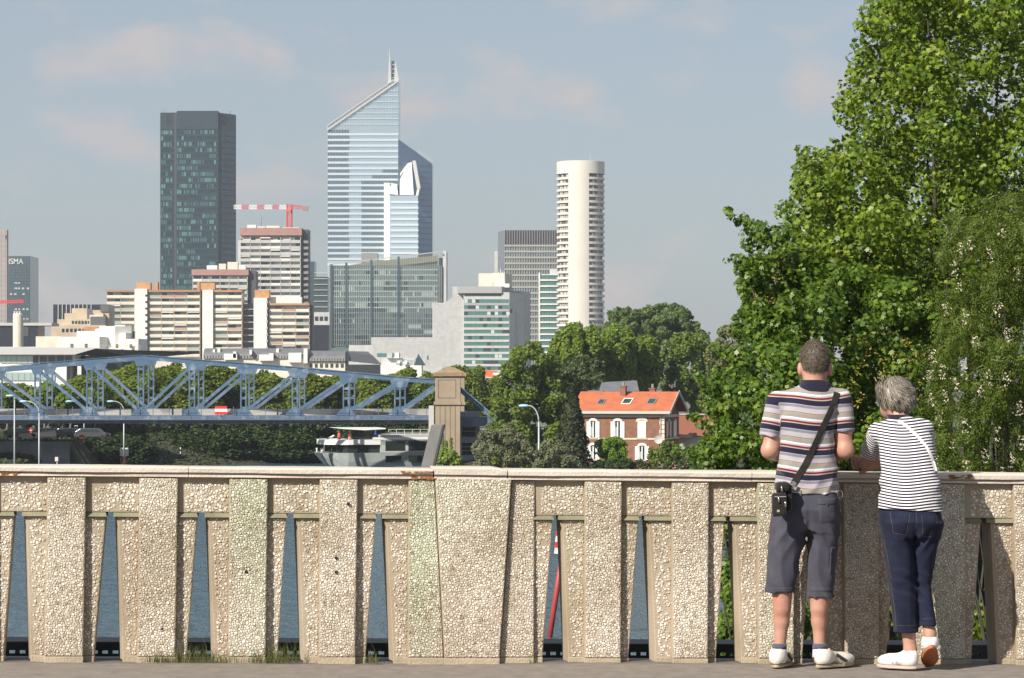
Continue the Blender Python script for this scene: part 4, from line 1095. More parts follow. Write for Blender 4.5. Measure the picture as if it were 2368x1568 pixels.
# --- big glass block with raked roof screen
D = 1500
ga = bld('glass_block', 'grey green glass office block with raked roof screen', 890, D)
z = lambda p: PZ(p, D); xx = lambda p: PX(p, D)
mat('block_glass', (0.12, 0.165, 0.165), 0.15, spec=.8, metal=.25, col2=(.20, .255, .25), nscale=.045)
mat('block_mull', (0.36, 0.36, 0.34), .6)
mat('block_pale', (0.46, 0.54, 0.53), .35)
wbox(ga, 'body', 762, 1022, None, 614, D, 28, 'block_glass')
wbox(ga, 'lower_glazing_reflection', 763, 1013, 800, 712, D, .1, mat('block_blue', (.06, .10, .135), .12, spec=.8, metal=.2, col2=(.17, .23, .25), nscale=.06, thr=(.42, .6)), -.06)  # darker reflection of the lower half painted as a glass tint
wbox(ga, 'upper_glazing_reflection', 763, 1013, 711.8, 616, D, .1, mat('block_jade', (.27, .36, .345), .15, spec=.8, metal=.25, col2=(.17, .25, .25), nscale=.05), -.06)  # pale reflection of the upper half painted as a glass tint
wbox(ga, 'end_pier', 1014, 1024, None, 596, D, 30, mat('end_glass', (.05, .085, .10), .2), 2)
obj('end_fin', MB().xz([(xx(1024), GZ), (xx(1032), GZ), (xx(1032), z(580)), (xx(1024), z(580))], D + 1, D + 29), 'grey_wall', ga)
scr = MB(); sl = lambda p: 612 - (p - 762) / 258 * 30
for k in range(50):
    p_ = 763 + k * 5.15; scr.box(xx(p_ - .3), xx(p_ + .3), D - .9, D - .4, z(800), z(sl(p_)))
o = obj('mullion', scr, 'block_mull', ga); o['kind'] = 'stuff'
obj('roof_rail', MB().beam((xx(761), D - .6, z(612)), (xx(1021), D - .6, z(582)), .5, .5), 'block_mull', ga)
obj('screen_backing', MB().xz([(xx(800), z(614)), (xx(1012), z(614)), (xx(1012), z(590)), (xx(860), z(604))], D + 4, D + 4.4), mat('screen_olive', (.16, .17, .13), .7), ga)
for k in range(15):
    py = 622 + k * 12.5
    ppane(ga, 'floor_band', 763, 1013, py + 3.4, py, D, 'block_pale' if k < 8 else 'block_jade', y=-.16, d=.22)
for p_ in (767, 801, 859, 922): wbox(ga, 'dark_pier', p_ - 2.6, p_ + 2.6, 800, sl(p_), D, .3, 'end_glass', -1.0)
rr = random.Random(11)
for k in range(85):
    c_ = rr.randrange(50); r_ = rr.randrange(15); w_ = rr.choice([1, 1, 2, 4, 6]); p_ = 763.5 + c_ * 5.15
    if p_ + 5.1 * w_ > 1012: continue
    ppane(ga, 'window', p_, p_ + 5.1 * w_ - 1, 634.3 + r_ * 12.5, 625.6 + r_ * 12.5, D, rr.choice(['block_pale', 'block_pale', 'end_glass', 'glass_dark'] if r_ < 7 else ['end_glass', 'glass_dark', 'block_pale']), y=-.12, d=.12)
wbox(ga, 'roof_plant', 832, 870, 604, 582, D, 10, 'mid_grey', 16)

# small glass buildings between
D = 1560
sb_ = bld('small_glass_office', 'small dark glass office with pale floor edges between the apartments and glass block', 730, D)
wbox(sb_, 'body', 697, 758, None, 640, D, 20, mat('small_glass', (.05, .075, .085), .2))
wbox(sb_, 'upper_block', 697, 726, 640, 604, D, 16, 'end_glass', 4)
for k in range(8): ppane(sb_, 'floor_edge', 726, 757.5, 644 + k * 13 + 1.6, 644 + k * 13, D, 'rail_grey', y=-.3, d=.6)
wbox(sb_, 'mast_frame', 726, 757, 631, 629.6, D, .4, 'rail_grey', 2)
D = 1330; t = bld('grey_service_block', 'plain grey service block right of the balcony apartments', 742, D)
wbox(t, 'body', 722, 762, None, 722, D, 12, 'grey_wall'); wbox(t, 'lower_annex', 725, 762, None, 752, D, 6, 'dark_panel', -6.1)
for k in range(3): ppane(t, 'window', 728 + k * 11, 736 + k * 11, 742, 732, D, 'glass_dark')

# --- pale tiled office with green window strips
D = 1150
of = bld('tiled_office', 'pale tiled office building with green window strips and stepped wing', 1120, D)
z = lambda p: PZ(p, D); xx = lambda p: PX(p, D)
mat('tile_joint', (.36, .365, .365), .8)
obj('stepped_wing', MB().xz([(xx(806), GZ), (xx(1071.8), GZ), (xx(1071.8), z(663)), (xx(1046), z(663)), (xx(1046), z(688)), (xx(1028), z(700)), (xx(1000), z(700)), (xx(1000), z(780)), (xx(858), z(780)), (xx(858), z(798)), (xx(806), z(798))], D + 2, D + 26), 'pale_tile', of)
gr = MB()
for k in range(50):
    p_ = 862 + k * 4.3
    if p_ > 1071: break
    top = 782 if p_ < 1000 else (701 if p_ < 1028 else (690 if p_ < 1046 else 664))
    gr.box(xx(p_) - .02, xx(p_) + .02, D + 1.94, D + 2.02, GZ, z(top))
for k in range(46):
    py = 667 + k * 4.6; a = 1047 if py < 690 else (1001 if py < 780 else 859)
    if py > 850: break
    gr.box(xx(a), xx(1071), D + 1.95, D + 2.01, z(py) - .02, z(py) + .02)
o = obj('tile_joint', gr, 'tile_joint', of); o['kind'] = 'stuff'
obj('block', MB().xy([(xx(1072), D), (xx(1178), D), (xx(1212), D + 26), (xx(1212), D + 30), (xx(1072), D + 30)], GZ, z(676)), 'pale_tile', of)
obj('cornice', MB().xy([(xx(1058), D - .8), (xx(1160), D - .8), (xx(1186), D + 20), (xx(1186), D + 28), (xx(1058), D + 28)], z(678), z(662.5)), mat('cornice_grey', (.33, .33, .335), .6), of)
wbox(of, 'top_recess', 1074, 1160, 685, 678.5, D, 10, 'glass_dark', -.06)
for k in range(12):
    py = 696 + k * 14.1
    wd = 'window_strip'
    if k == 3: py_b, py_t = py + 3.6, py - 3.0
    ppane(of, wd, 1073, 1177, py + 4.6, py - 4.0, D, 'glass_green', y=-.04, d=.1)
    for q in range(12): 
        ppane(of, 'mullion', 1073 + q * 8.8, 1073.6 + q * 8.8, py + 4.5, py - 3.9, D, 'dark_grey', y=-.1, d=.06)
        if rr.random() < .3: ppane(of, 'window', 1073.8 + q * 8.8, 1073.8 + q * 8.8 + 7.8, py + 4.3, py - 3.7, D, rr.choice(['glass_dark', 'block_pale', 'glass_dark']), y=-.10, d=.06)
    ppane(of, 'tile_band', 1072.5, 1177.5, py + 10.2, py + 4.8, D, 'pale_tile' if k > 2 else 'cornice_grey', y=-.12, d=.3)
# right-hand shaded flank with a dark slit, penthouse
obj('flank_slit', MB().add([(xx(1193), D + 11.2, GZ), (xx(1199), D + 15.8, GZ), (xx(1199), D + 15.8, z(716)), (xx(1193), D + 11.2, z(716))], [(0, 1, 2, 3)]), 'end_glass', of)
obj('rear_wing', MB().xy([(xx(1180), D + 27), (xx(1205), D + 27), (xx(1228), D + 44), (xx(1228), D + 50), (xx(1180), D + 50)], GZ, z(668)), 'grey_wall', of)
obj('red_plaque', MB().add([(xx(1180.5), D + 1.6, z(723)), (xx(1185), D + 5, z(723)), (xx(1185), D + 5, z(714)), (xx(1180.5), D + 1.6, z(714))], [(0, 1, 2, 3)]), mat('plaque', (.2, .05, .05), .6), of)
obj('penthouse', MB().xy([(xx(1106), D + 8), (xx(1167), D + 8), (xx(1184), D + 22), (xx(1184), D + 30), (xx(1106), D + 30)], z(663), z(630)), 'cream_wall', of)
wbox(of, 'penthouse_base', 1150, 1178, 664, 655, D, 14, 'white_paint', 4)
pp = MB()
for k in range(6): pp.tube([(xx(1142 + k * 5), D + 14, z(631)), (xx(1142 + k * 5 + random.uniform(-1, 1)), D + 14, z(631 - random.uniform(5, 13)))], .25, 6)
obj('flue', pp, 'rail_grey', of)
ppane(of, 'window', 1137, 1142, 663, 652, D + 8, 'grey_wall'); ppane(of, 'window', 999 - 12, 1003 - 12, 832, 822, D + 2, 'glass_green')
ppane(of, 'window_strip', 872, 925, 825, 817, D + 2, 'glass_green')

# --- balcony apartments
def apartments(t, D, px0, px1, rows, nb, pyb, style, wall='cream_wall', dep=1.5, seed=1):
    """rows: pixel heights of slab undersides, top first (rows[0] = roof slab underside)"""
    q = random.Random(seed)
    wbox(t, 'rear_wall', px0, px1, None, rows[0] - 2, D, 12, wall, dep)
    bw = (px1 - px0) / nb
    for i in range(nb + 1):
        p_ = px0 + i * bw
        for k in range(len(rows) - 1): 
            ppane(t, 'partition', p_ - .7, p_ + .7, rows[k + 1] - 1.9, rows[k] + .1, D, style['part'], y=dep / 2 + .1, d=dep - .3)
    for k in range(len(rows) - 1):
        h = rows[k + 1] - rows[k]
        ppane(t, 'floor_slab', px0 - 1, px1 + 1, rows[k + 1], rows[k + 1] - 1.8, D, style['slab'], y=dep / 2 - .02, d=dep)
        for i in range(nb):
            a = px0 + i * bw + 1.1; c = a + bw - 2.2; r = q.random()
            m_ = q.choice(style['rail'])
            ppane(t, 'balcony_panel', a - .7, c + .7, rows[k + 1] - 2, rows[k + 1] - 2 - h * .36, D, m_, y=.05, d=.1)
            yy = dep - .08; top, bot = rows[k] + .6, rows[k + 1] - 2
            if r < .42: ppane(t, 'roller_shutter', a, c, bot - h * .2, top, D, 'white_paint', y=yy, d=.12)
            else:
                f = q.choice([.42, .5, .58, .75])
                ppane(t, 'window', a, a + (c - a) * f - .5, bot, top, D, q.choice(['glass_dark', 'glass_dark', 'glass_pale', 'grey_wall']), y=yy, d=.12)
                ppane(t, q.choice(['window', 'roller_shutter']), a + (c - a) * f, c, bot, top, D, q.choice(['glass_dark', 'white_paint', 'white_paint', 'cream_wall', 'rail_grey']), y=yy, d=.12)
            if q.random() < .09: ppane(t, 'awning', a, c, rows[k] + 3, rows[k] + .6, D, q.choice(['white_paint', 'white_paint', 'cream_wall']), y=.3, d=.8)
mat('rail_pink', (.40, .28, .22), .8); mat('rail_green', (.30, .38, .33), .5); mat('rail_white', (.68, .65, .58), .7); mat('slab_tan', (.50, .44, .35), .8); mat('part_tan', (.47, .33, .22), .8)
stA = dict(slab='slab_tan', part='part_tan', rail=['rail_white'] * 5 + ['cream_wall'] * 2 + ['rail_pink', 'rail_green'])
D = 1280
ap = bld('apartment_block', 'long cream apartment block with brown edged balconies and white stair towers', 480, D)
rowsA = [675.5, 690, 704.8, 720.2, 735, 749.8, 765.4, 780.5, 796, 811, 826]
apartments(ap, D, 247, 311, rowsA, 2, 830, stA, seed=2)
apartments(ap, D, 343.5, 462, rowsA, 4, 830, stA, seed=3)
apartments(ap, D, 494, 559, rowsA, 2, 830, stA, seed=4)
rowsB = [707, 722, 737, 752, 767.5, 782.5, 798, 813, 828]
apartments(ap, D - 6, 622, 715, rowsB, 3, 830, stA, seed=5)
for a, c, top in ((312, 341, 668), (468.5, 493, 670)): wbox(ap, 'stair_tower', a, c, None, top, D, 14, 'white_paint', -1.2)
wbox(ap, 'stair_tower', 590, 620.5, None, 690, D, 14, 'white_paint', -7.5)
wbox(ap, 'recess_wall', 559.5, 592, None, 702, D, 8, 'dark_grey', 6)
for k in range(8):
    wbox(ap, 'recess_slab', 560, 589, 716 + k * 15, 713.5 + k * 15, D, 2.4, 'mid_grey', 3)
    ppane(ap, 'stair_window', 336, 340.5, 686 + k * 15, 681 + k * 15, D - 1.2, 'glass_dark'); ppane(ap, 'stair_window', 614.5, 619, 701 + k * 15, 696 + k * 15, D - 7.5, 'rail_grey')
for a, c, yb_, yt, dy in ((246, 312, 675.3, 671, -.6), (342, 463, 675.3, 670.5, -.6), (493.3, 560, 675.3, 671, -.6), (620.8, 718, 706.8, 702, -6.6)):
    wbox(ap, 'roof_band', a, c, yb_, yt, D, 13, 'ochre_brick' if a > 480 else 'brown_band', dy)
for a, c, yb_, yt in ((313, 346, 669.5, 653), (356.5, 363, 670, 651), (454, 460, 670, 652), (462, 495, 669, 653.5), ): wbox(ap, 'roof_hut', a, c, yb_, yt, D, 5, 'ochre_brick', 3)
wbox(ap, 'roof_hut', 591, 625, 690, 671.5, D, 5, 'ochre_brick', -5); wbox(ap, 'roof_parapet', 626, 698, 702, 687, D, 6, 'white_paint', -2)
wbox(ap, 'right_flank', 716, 724, None, 704, D, 10, 'dark_grey', -4)

stB = dict(slab='rail_grey', part='grey_wall', rail=['rail_grey', 'grey_wall', 'rail_white', 'rail_grey'])
D = 1390
a2 = bld('terraced_apartments', 'taller balcony apartment tower with pinkish top band behind the long block', 626, D)
rows2 = [548 + k * 14.2 for k in range(12)]
apartments(a2, D, 556, 695, rows2, 6, 720, stB, wall='grey_wall', seed=8)
wbox(a2, 'pink_parapet', 555, 698, 544.5, 527, D, 14, 'pink_band', -.4)
for a, c, t_ in ((570, 590, 519), (592, 612, 522), (614, 645, 521), (652, 690, 525)): wbox(a2, 'roof_room', a, c, 527.2, t_, D, 5, random.choice(['cream_wall', 'grey_wall', 'white_paint']), 4)
wbox(a2, 'dark_flank', 698.2, 712, None, 530, D, 14, 'dark_grey', 3)
for k in range(11): ppane(a2, 'side_balcony', 699, 712, 562 + k * 14.2, 556 + k * 14.2, D, 'mid_grey', y=2.4, d=1.4)
wbox(a2, 'left_shaft', 550, 555.5, None, 556, D, 10, 'grey_wall', .4)
obj('aerial', MB().tube([(PX(601, D), D + 8, PZ(522, D)), (PX(601, D), D + 8, PZ(500, D))], .1, 5), 'dark_grey', a2)
D = 1360
a3 = bld('lower_terrace_block', 'low balcony block with pinkish parapet and roof garden in front of the dark tower', 515, D)
apartments(a3, D, 446, 572, [638, 652, 666, 680, 694], 6, 720, stB, wall='grey_wall', seed=9)
wbox(a3, 'pink_parapet', 443, 575, 636.5, 623, D, 14, 'pink_band', -.4)
wbox(a3, 'dark_flank', 575.2, 591, None, 626, D, 12, 'dark_grey', 2)
for a, c, t_, m_ in ((476, 500, 613, 'white_paint'), (504, 520, 609, 'cream_wall'), (524, 548, 605, 'cream_wall'), (550, 566, 613, 'white_paint')): wbox(a3, 'roof_room', a, c, 623.2, t_, D, 4, m_, 4)

# --- left: beige stepped houses, dark panelled hall, stone tower and glass tower with letters
D = 1900
t = bld('stone_tower', 'slim beige stone tower cut by the left edge of the picture', 5, D, 'tower')
wbox(t, 'shaft', -45, 16, None, 531, D, 3, mat('stone_beige', (.36, .31, .28), .7, col2=(.30, .26, .25), nscale=.05))
obj('flank', MB().xy([(PX(16.2, D), D + .2), (PX(17.5, D), D + 2), (PX(17.5, D), D + 3), (PX(16.2, D), D + 3)], GZ, PZ(532, D)), 'mid_grey', t)
jt = MB()
for k in range(18): jt.box(PX(-45, D), PX(17, D), D - .12, D + .02, PZ(546 + k * 11.5, D) - .06, PZ(546 + k * 11.5, D) + .06)
for k in range(5): jt.box(PX(12 - k * 9, D) - .06, PX(12 - k * 9, D) + .06, D - .11, D + .02, GZ, PZ(532, D))
obj('panel_joint', jt, 'mid_grey', t)
wbox(t, 'vent', 12, 17, 553, 544, D, .3, 'dark_grey', -.16)
D = 1960
t = bld('lettered_tower', 'grey green glass tower with white letters on top at the far left', 45, D, 'tower')
wbox(t, 'body', 14, 70, None, 592, D, 34, mat('prism_glass', (.075, .12, .145), .15, spec=.8, col2=(.11, .155, .175), nscale=.03))
mg = MB()
for k in range(15): mg.box(PX(18 + k * 3.55, D) - .1, PX(18 + k * 3.55, D) + .1, D - .25, D - .05, GZ, PZ(593, D))
for k in range(22): mg.box(PX(18, D), PX(69.6, D), D - .3, D - .1, PZ(616 + k * 6.8, D) - .12, PZ(616 + k * 6.8, D) + .12)
o = obj('mullion', mg, mat('prism_mull', (.06, .085, .10), .4), t); o['kind'] = 'stuff'
for r_, cs in ((655, (36, 43)), (667, (36, 43, 53, 64)), (680, (25, 35, 54)), (715, (36, 44, 54, 63)), (738, (55, 63))):
    for c_ in cs: ppane(t, 'pale_blind', c_ - 2, c_ + 3, r_ + 2.3, r_ - 2.3, D, 'block_pale', y=-.14, d=.1)  # scattered pale panes
me = text_mesh('ISMA', M(20, D), .15)
q = MB(); xs_ = [v.co.x for v in me.vertices]; k_ = M(33, D) / (max(xs_) - min(xs_)); 
q.v = [(PX(21.0, D) + (v.co.x - min(xs_)) * k_, D - .5 + v.co.z, PZ(610.5, D) + v.co.y * M(13, D) / (M(20, D) * .72)) for v in me.vertices]; q.f = [tuple(p_.vertices) for p_ in me.polygons]
obj('sign_lettering', q, 'white_paint', t)

def lattice(b, A, B, hgt, n, th):
    A, B = Vector(A), Vector(B)
    b.beam(A, B, th, th); up = Vector((0, 0, hgt)); b.beam(A + up, B + up, th, th)
    for i in range(n):
        p0 = A.lerp(B, i / n); p1 = A.lerp(B, (i + 1) / n)
        b.beam(p0, p1 + up, th * .7, th * .7) if i % 2 == 0 else b.beam(p0 + up, p1, th * .7, th * .7)
        b.beam(p0, p0 + up, th * .6, th * .6)
    return b
D = 1850
t = bld('red_crane', 'red tower crane jib crossing the left edge of the picture', -20, D, 'crane')
obj('jib', lattice(MB(), (PX(-40, D), D, PZ(703, D)), (PX(55, D), D, PZ(699, D)), M(5.5, D), 22, .55), 'red_paint', t)
obj('mast', lattice(MB(), (PX(-40, D), D, GZ), (PX(-40, D), D + .1, PZ(690, D)), .6, 3, .5).box(PX(-42, D), PX(-38, D), D - .5, D + .5, GZ, PZ(697, D)), 'red_paint', t)
D = 1420
t = bld('tower_crane', 'red and white tower crane above the terraced apartments', 665, D, 'crane')
mat('crane_white', (.72, .70, .68), .6)
segs = [(541, 559, 0), (559, 576, 1), (576, 595, 0), (595, 612, 1), (612, 630, 0), (630, 646, 1), (646, 664, 0)]
for a, c, k in segs:
    obj('jib_section', lattice(MB(), (PX(a, D), D, PZ(483, D)), (PX(c, D), D, PZ(483, D)), M(8.5, D), 5, .24), 'red_paint' if k else 'crane_white', t)
obj('counter_jib', lattice(MB(), (PX(664, D), D, PZ(481, D)), (PX(712, D), D, PZ(484, D)), M(5, D), 8, .24), 'red_paint', t)
obj('tie_bar', MB().beam((PX(665, D), D, PZ(473, D)), (PX(707, D), D, PZ(478, D)), .3, .3), 'red_paint', t)
obj('counterweight', MB().box(PX(700, D), PX(713, D), D - 1, D + 1, PZ(487, D), PZ(477, D)), mat('cw', (.3, .18, .15), .7), t)
obj('cab', MB().box(PX(664, D), PX(673, D), D - 1, D + 1, PZ(490, D), PZ(484, D)), mat('crane_orange', (.6, .12, .05), .5), t)
ms = MB()
for px_ in (663.5, 674.5):
    for dy in (0, 2): ms.box(PX(px_, D) - .25, PX(px_, D) + .25, D + dy - .25, D + dy + .25, GZ, PZ(472, D))
for k in range(24):
    za, zc = PZ(486 + k * 5, D), PZ(491 + k * 5, D); ms.beam((PX(663.5, D), D, za), (PX(674.5, D), D, zc), .22, .22).beam((PX(674.5, D), D, za), (PX(663.5, D), D, zc), .22, .22)
obj('mast', ms, 'red_paint', t)

D = 1200
t = bld('dark_hall', 'dark panelled hall with pale roof line behind the beige houses', 180, D)
wbox(t, 'body', 123, 250, None, 704, D, 20, 'dark_panel')
for k in range(9): ppane(t, 'pale_rib', 134 + k * 9.5, 135.6 + k * 9.5, 740, 703.5, D, 'grey_wall', y=-.2, d=.4)
D = 1020
t = bld('beige_stepped_house', 'stepped beige stone apartment house left of the balcony block', 190, D)
for a, c, top, dy, m_ in ((118, 245, 752, 0, 'beige_stone'), (130, 245, 738, 2, 'beige_stone'), (145, 235, 724, 4, 'beige_stone'), (160, 196, 712, 6, 'beige_stone'), (198, 246, 716, 7, 'beige_stone'), (206, 238, 728, 1, 'cream_wall')):
    wbox(t, 'tier', a, c, None, top, D, 9, m_, dy)
for a, c, yb_, yt, dy in ((198, 210, 738, 714, 3.5), (208, 243, 752, 732, .8), (226, 246, 720, 704, 6.5)): wbox(t, 'slate_gable', a, c, yb_, yt, D, 1, mat('slate_dark', (.10, .10, .11), .7), dy)
for k in range(6): ppane(t, 'window', 143 + k * 9.5, 149 + k * 9.5, 768, 760, D, 'glass_dark'); ppane(t, 'window', 166 + k * 7.5, 171 + k * 7.5, 749, 742, D + 2, 'glass_dark')
wbox(t, 'ochre_shed', 199, 234, 778, 756.5, D, 4, 'ochre_brick', -6)
D = 980
t = bld('navy_building', 'dark navy building with white roof edge behind the white chimney', 40, D)
wbox(t, 'body', -60, 88, None, 752, D, 14, 'dark_panel'); wbox(t, 'roof_edge', -60, 120, 753, 746.5, D, 16, 'rail_grey', -.6)
wbox(t, 'grey_panel', 52, 66, 778, 756, D, .2, 'dark_grey', -.25)  # panel a little paler than the body
D = 860
t = bld('white_chimney', 'round white chimney stack on the roofs at the left', 40, D, 'chimney')
obj('stack', MB().lathe([(M(12, D), GZ), (M(12, D), PZ(727, D)), (M(11, D), PZ(725, D)), (.01, PZ(724.5, D))], (PX(40, D), D + 1.5, 0), 28), 'cream_wall', t, False)
for k in range(3): obj('top_vent', MB().lathe([(.3, 0), (.3, .7), (.01, .75)], (PX(33 + 6 * k, D), D + .8, PZ(725, D)), 8), 'grey_wall', t)
D = 820
t = bld('white_terrace_house', 'white stepped terrace building with roof huts below the balcony block', 180, D)
for a, c, top, dy, dep in ((-60, 320, 802, 0, 10), (84, 320, 783, 2.2, 8), (170, 300, 765, 6, 6)): wbox(t, 'tier', a, c, None, top, D, dep, 'cream_wall' if a != 170 else 'white_paint', dy)
for a, c, s_, top, dy in ((84, 142, 150, 778, -1.0), (142, 233, 247, 779, -2.5), (277, 292, 300, 770, -1.2), (290, 322, 336, 784, -2.0), (262, 286, 300, 751, 3), (218, 262, 262.5, 760, 2.2)):
    p0, p1, p2 = PX(a, D), PX(c, D), PX(s_, D)
    obj('roof_hut', MB().xy([(p0, D + dy), (p1, D + dy), (p2, D + dy + 3), (p2, D + dy + 6), (p0, D + dy + 6)], GZ, PZ(top, D)), 'white_paint' if a % 4 else 'cream_wall', t)
obj('roof_hut', MB().xy([(PX(228, D), D + 1), (PX(265, D), D + 1), (PX(300, D), D + 4), (PX(300, D), D + 6), (PX(228, D), D + 6)], GZ, PZ(754, D)), 'white_paint', t)
for a, yb_ in ((163, 805), (196, 805), (268, 806), (300, 806)): ppane(t, 'doorway', a, a + 6, yb_ - 1, yb_ - 10, D - 2.5, 'dark_grey', y=-.1)
rl = MB()
for k in range(60): rl.box(PX(140 + k * 3.2, D), PX(140 + k * 3.2, D) + .04, D - 4, D - 3.95, PZ(809, D), PZ(799, D))
rl.box(PX(140, D), PX(330, D), D - 4, D - 3.95, PZ(799, D), PZ(798.5, D)); o = obj('roof_railing', rl, 'rail_grey', t)

# --- modern riverside building at the left, and long zinc roof
D = 560
t = bld('riverside_hall', 'modern white riverside building with flat pale roof and dark overhang', 110, D)
z = lambda p: PZ(p, D); xx = lambda p: PX(p, D)
obj('roof', MB().xz([(xx(-70), z(820)), (xx(172), z(820)), (xx(221), z(806)), (xx(215), z(804)), (xx(-70), z(803))], D, D + 20), mat('roof_pale', (.45, .45, .45), .5), t)
obj('roof_overhang', MB().add([(xx(173), D + .2, z(820.5)), (xx(221), D + .2, z(806.3)), (xx(430), D + 30, z(813)), (xx(420), D + 30, z(815)), (xx(300), D + 12, z(829))], [(0, 1, 2, 3, 4)]), 'dark_grey', t)
wbox(t, 'white_wall', -70, 152, None, 846, D, 14, 'white_paint', 1)
wbox(t, 'upper_wall', -70, 170, 846, 820.2, D, 14, 'white_paint', 1.6)
for k in range(7): ppane(t, 'window', 2 + k * 12.5, 13.6 + k * 12.5, 840, 823, D + 1.5, 'glass_pale' if k < 6 else 'glass_dark')
for k in range(4): ppane(t, 'window', 92 + k * 19.5, 108 + k * 19.5, 841, 823, D + 1.4, 'glass_dark'); 
for k in range(9): ppane(t, 'window', 2 + k * 14, 15 + k * 14, 880, 861, D + .9, 'glass_pale')
wbox(t, 'glazed_end', 172, 330, None, 822, D, 10, 'ship_glass', 9)
for k in range(14): ppane(t, 'louvre_slat', 166, 230, 868 + k * 3, 866.5 + k * 3, D + 8.5, 'mid_grey')
wbox(t, 'end_column', 152.5, 156, None, 846, D, 1, 'mid_grey', 2)
D = 700
t = bld('zinc_roof_row', 'long low building with curved grey zinc roof and white dormers', 680, D)
z = lambda p: PZ(p, D); xx = lambda p: PX(p, D)
def zinc(px0, px1, ptop, pbot, dy):
    b = MB(); n_ = 7
    pr = [(dy + 5.0 * (1 - math.cos(math.pi / 2 * i / n_)), PZ(pbot, D) + (PZ(ptop, D) - PZ(pbot, D)) * math.sin(math.pi / 2 * i / n_)) for i in range(n_ + 1)] + [(dy + 12, PZ(ptop, D)), (dy + 12, PZ(pbot, D))]
    pr = [(D + y_, z_) for y_, z_ in pr]
    return b.yz(pr[::-1], xx(px0), xx(px1))
obj('roof', zinc(470, 708, 805, 829, 0), 'zinc', t); obj('roof', zinc(714, 800, 811, 835, -4), 'zinc', t)
hp = MB().add([(xx(800), D - 4, z(835)), (xx(880), D + 8, z(843)), (xx(800), D + 1, z(813)), (xx(858), D + 9, z(822)), (xx(800), D + 10, z(811)), (xx(845), D + 12, z(812))], [(0, 1, 3, 2), (2, 3, 5, 4)])
obj('roof_end', hp, 'dark_grey' if 0 else mat('zinc_dark', (.13, .13, .135), .5), t)
seam = MB()
for k in range(50):
    p_ = 472 + k * 6.6
    if p_ > 798: break
    seam.box(xx(p_), xx(p_) + .06, D - (4.12 if p_ > 712 else .12) , D + 3 - (4 if p_ > 712 else 0), z(829 if p_ < 712 else 835), z(822 if p_ < 712 else 828))
o = obj('roof_seam', seam, 'zinc_dark', t); o['kind'] = 'stuff'
wbox(t, 'wall', 470, 712, None, 829.2, D, 11, 'cream_wall', .4); wbox(t, 'wall', 714, 800, None, 835.2, D, 12, 'cream_wall', -3.4)
obj('end_wall', MB().xy([(xx(800.2), D - 3.3), (xx(880), D + 8.2), (xx(880), D + 11), (xx(800.2), D + 11)], GZ, z(843)), 'mid_grey', t)
for k in range(7): 
    for s_ in (0, 3.6): ppane(t, 'window', 716 + k * 12 + s_, 718.6 + k * 12 + s_, 850, 841, D - 3.4, 'glass_dark')
for a, c, yb_, yt in ((519, 549, 832, 818), (600, 622, 834, 820), (622.5, 633, 834, 817), (668, 697, 838, 816), (540, 547, 828, 813), (578, 583, 820, 809), (705, 714, 840, 806)):
    wbox(t, 'dormer', a, c, yb_, yt, D, 5, 'white_paint', -1.2 if a < 700 else -4.5)
for a, c, yt in ((502, 508, 806), (491, 496, 808), (638, 644, 806)): wbox(t, 'chimney', a, c, 825, yt, D, 1.5, 'white_paint', 1)
D = 640
t = bld('white_terrace_annex', 'white annex with satellite dishes and glass rail left of the bridge pylon', 940, D)
wbox(t, 'body', 880, 975, None, 843, D, 10, 'white_paint'); wbox(t, 'upper_floor', 882, 960, 843, 828, D, 8, 'grey_wall', 2)
for a, c in ((894, 906), (912, 922)): wbox(t, 'roof_box', a, c, 828.2, 815, D, 4, 'white_paint' if a > 900 else 'grey_wall', 1)
for k in range(7): ppane(t, 'glass_rail', 916 + k * 8, 923 + k * 8, 842.8, 832, D, 'glass_pale', y=-.05)
for px_, py_, r_ in ((921, 836, 4), (936, 837, 6)):
    ds = MB().lathe([(.001, 0), (.6, .08), (.9, .25), (1, .4)], (0, 0, 0), 16); q = MB(); rr_ = M(r_, D)
    q.v = [(PX(px_, D) + v[0] * rr_, D - .5 - v[2] * rr_, PZ(py_, D) + v[1] * rr_) for v in ds.v]; q.f = ds.f
    obj('satellite_dish', q, 'white_paint', t, True)
obj('glass_gable', MB().xz([(xx(0) * 0 + PX(958, D), PZ(845, D)), (PX(985, D), PZ(845, D)), (PX(968, D), PZ(818, D))], D - 2, D - 1.8), 'end_glass', t)
D = 600
t = bld('orange_roof_house', 'small house with bright orange roof behind the trees right of the pylon', 1135, D, 'house')
obj('roof', MB().add([(PX(1108, D), D, PZ(870, D)), (PX(1156, D), D, PZ(874, D)), (PX(1150, D), D + 4, PZ(858, D)), (PX(1112, D), D + 4, PZ(854, D)), (PX(1150, D), D + 8, PZ(874, D)), (PX(1112, D), D + 8, PZ(870, D))], [(0, 1, 2, 3), (3, 2, 4, 5)]), mat('orange_tile', (.55, .14, .05), .8, col2=(.45, .11, .04), nscale=1), t)
wbox(t, 'wall', 1110, 1155, None, 874, D, 7, 'cream_wall', .5); wbox(t, 'gable_wall', 1140, 1158, None, 862, D, 3, 'white_paint', -1.0)

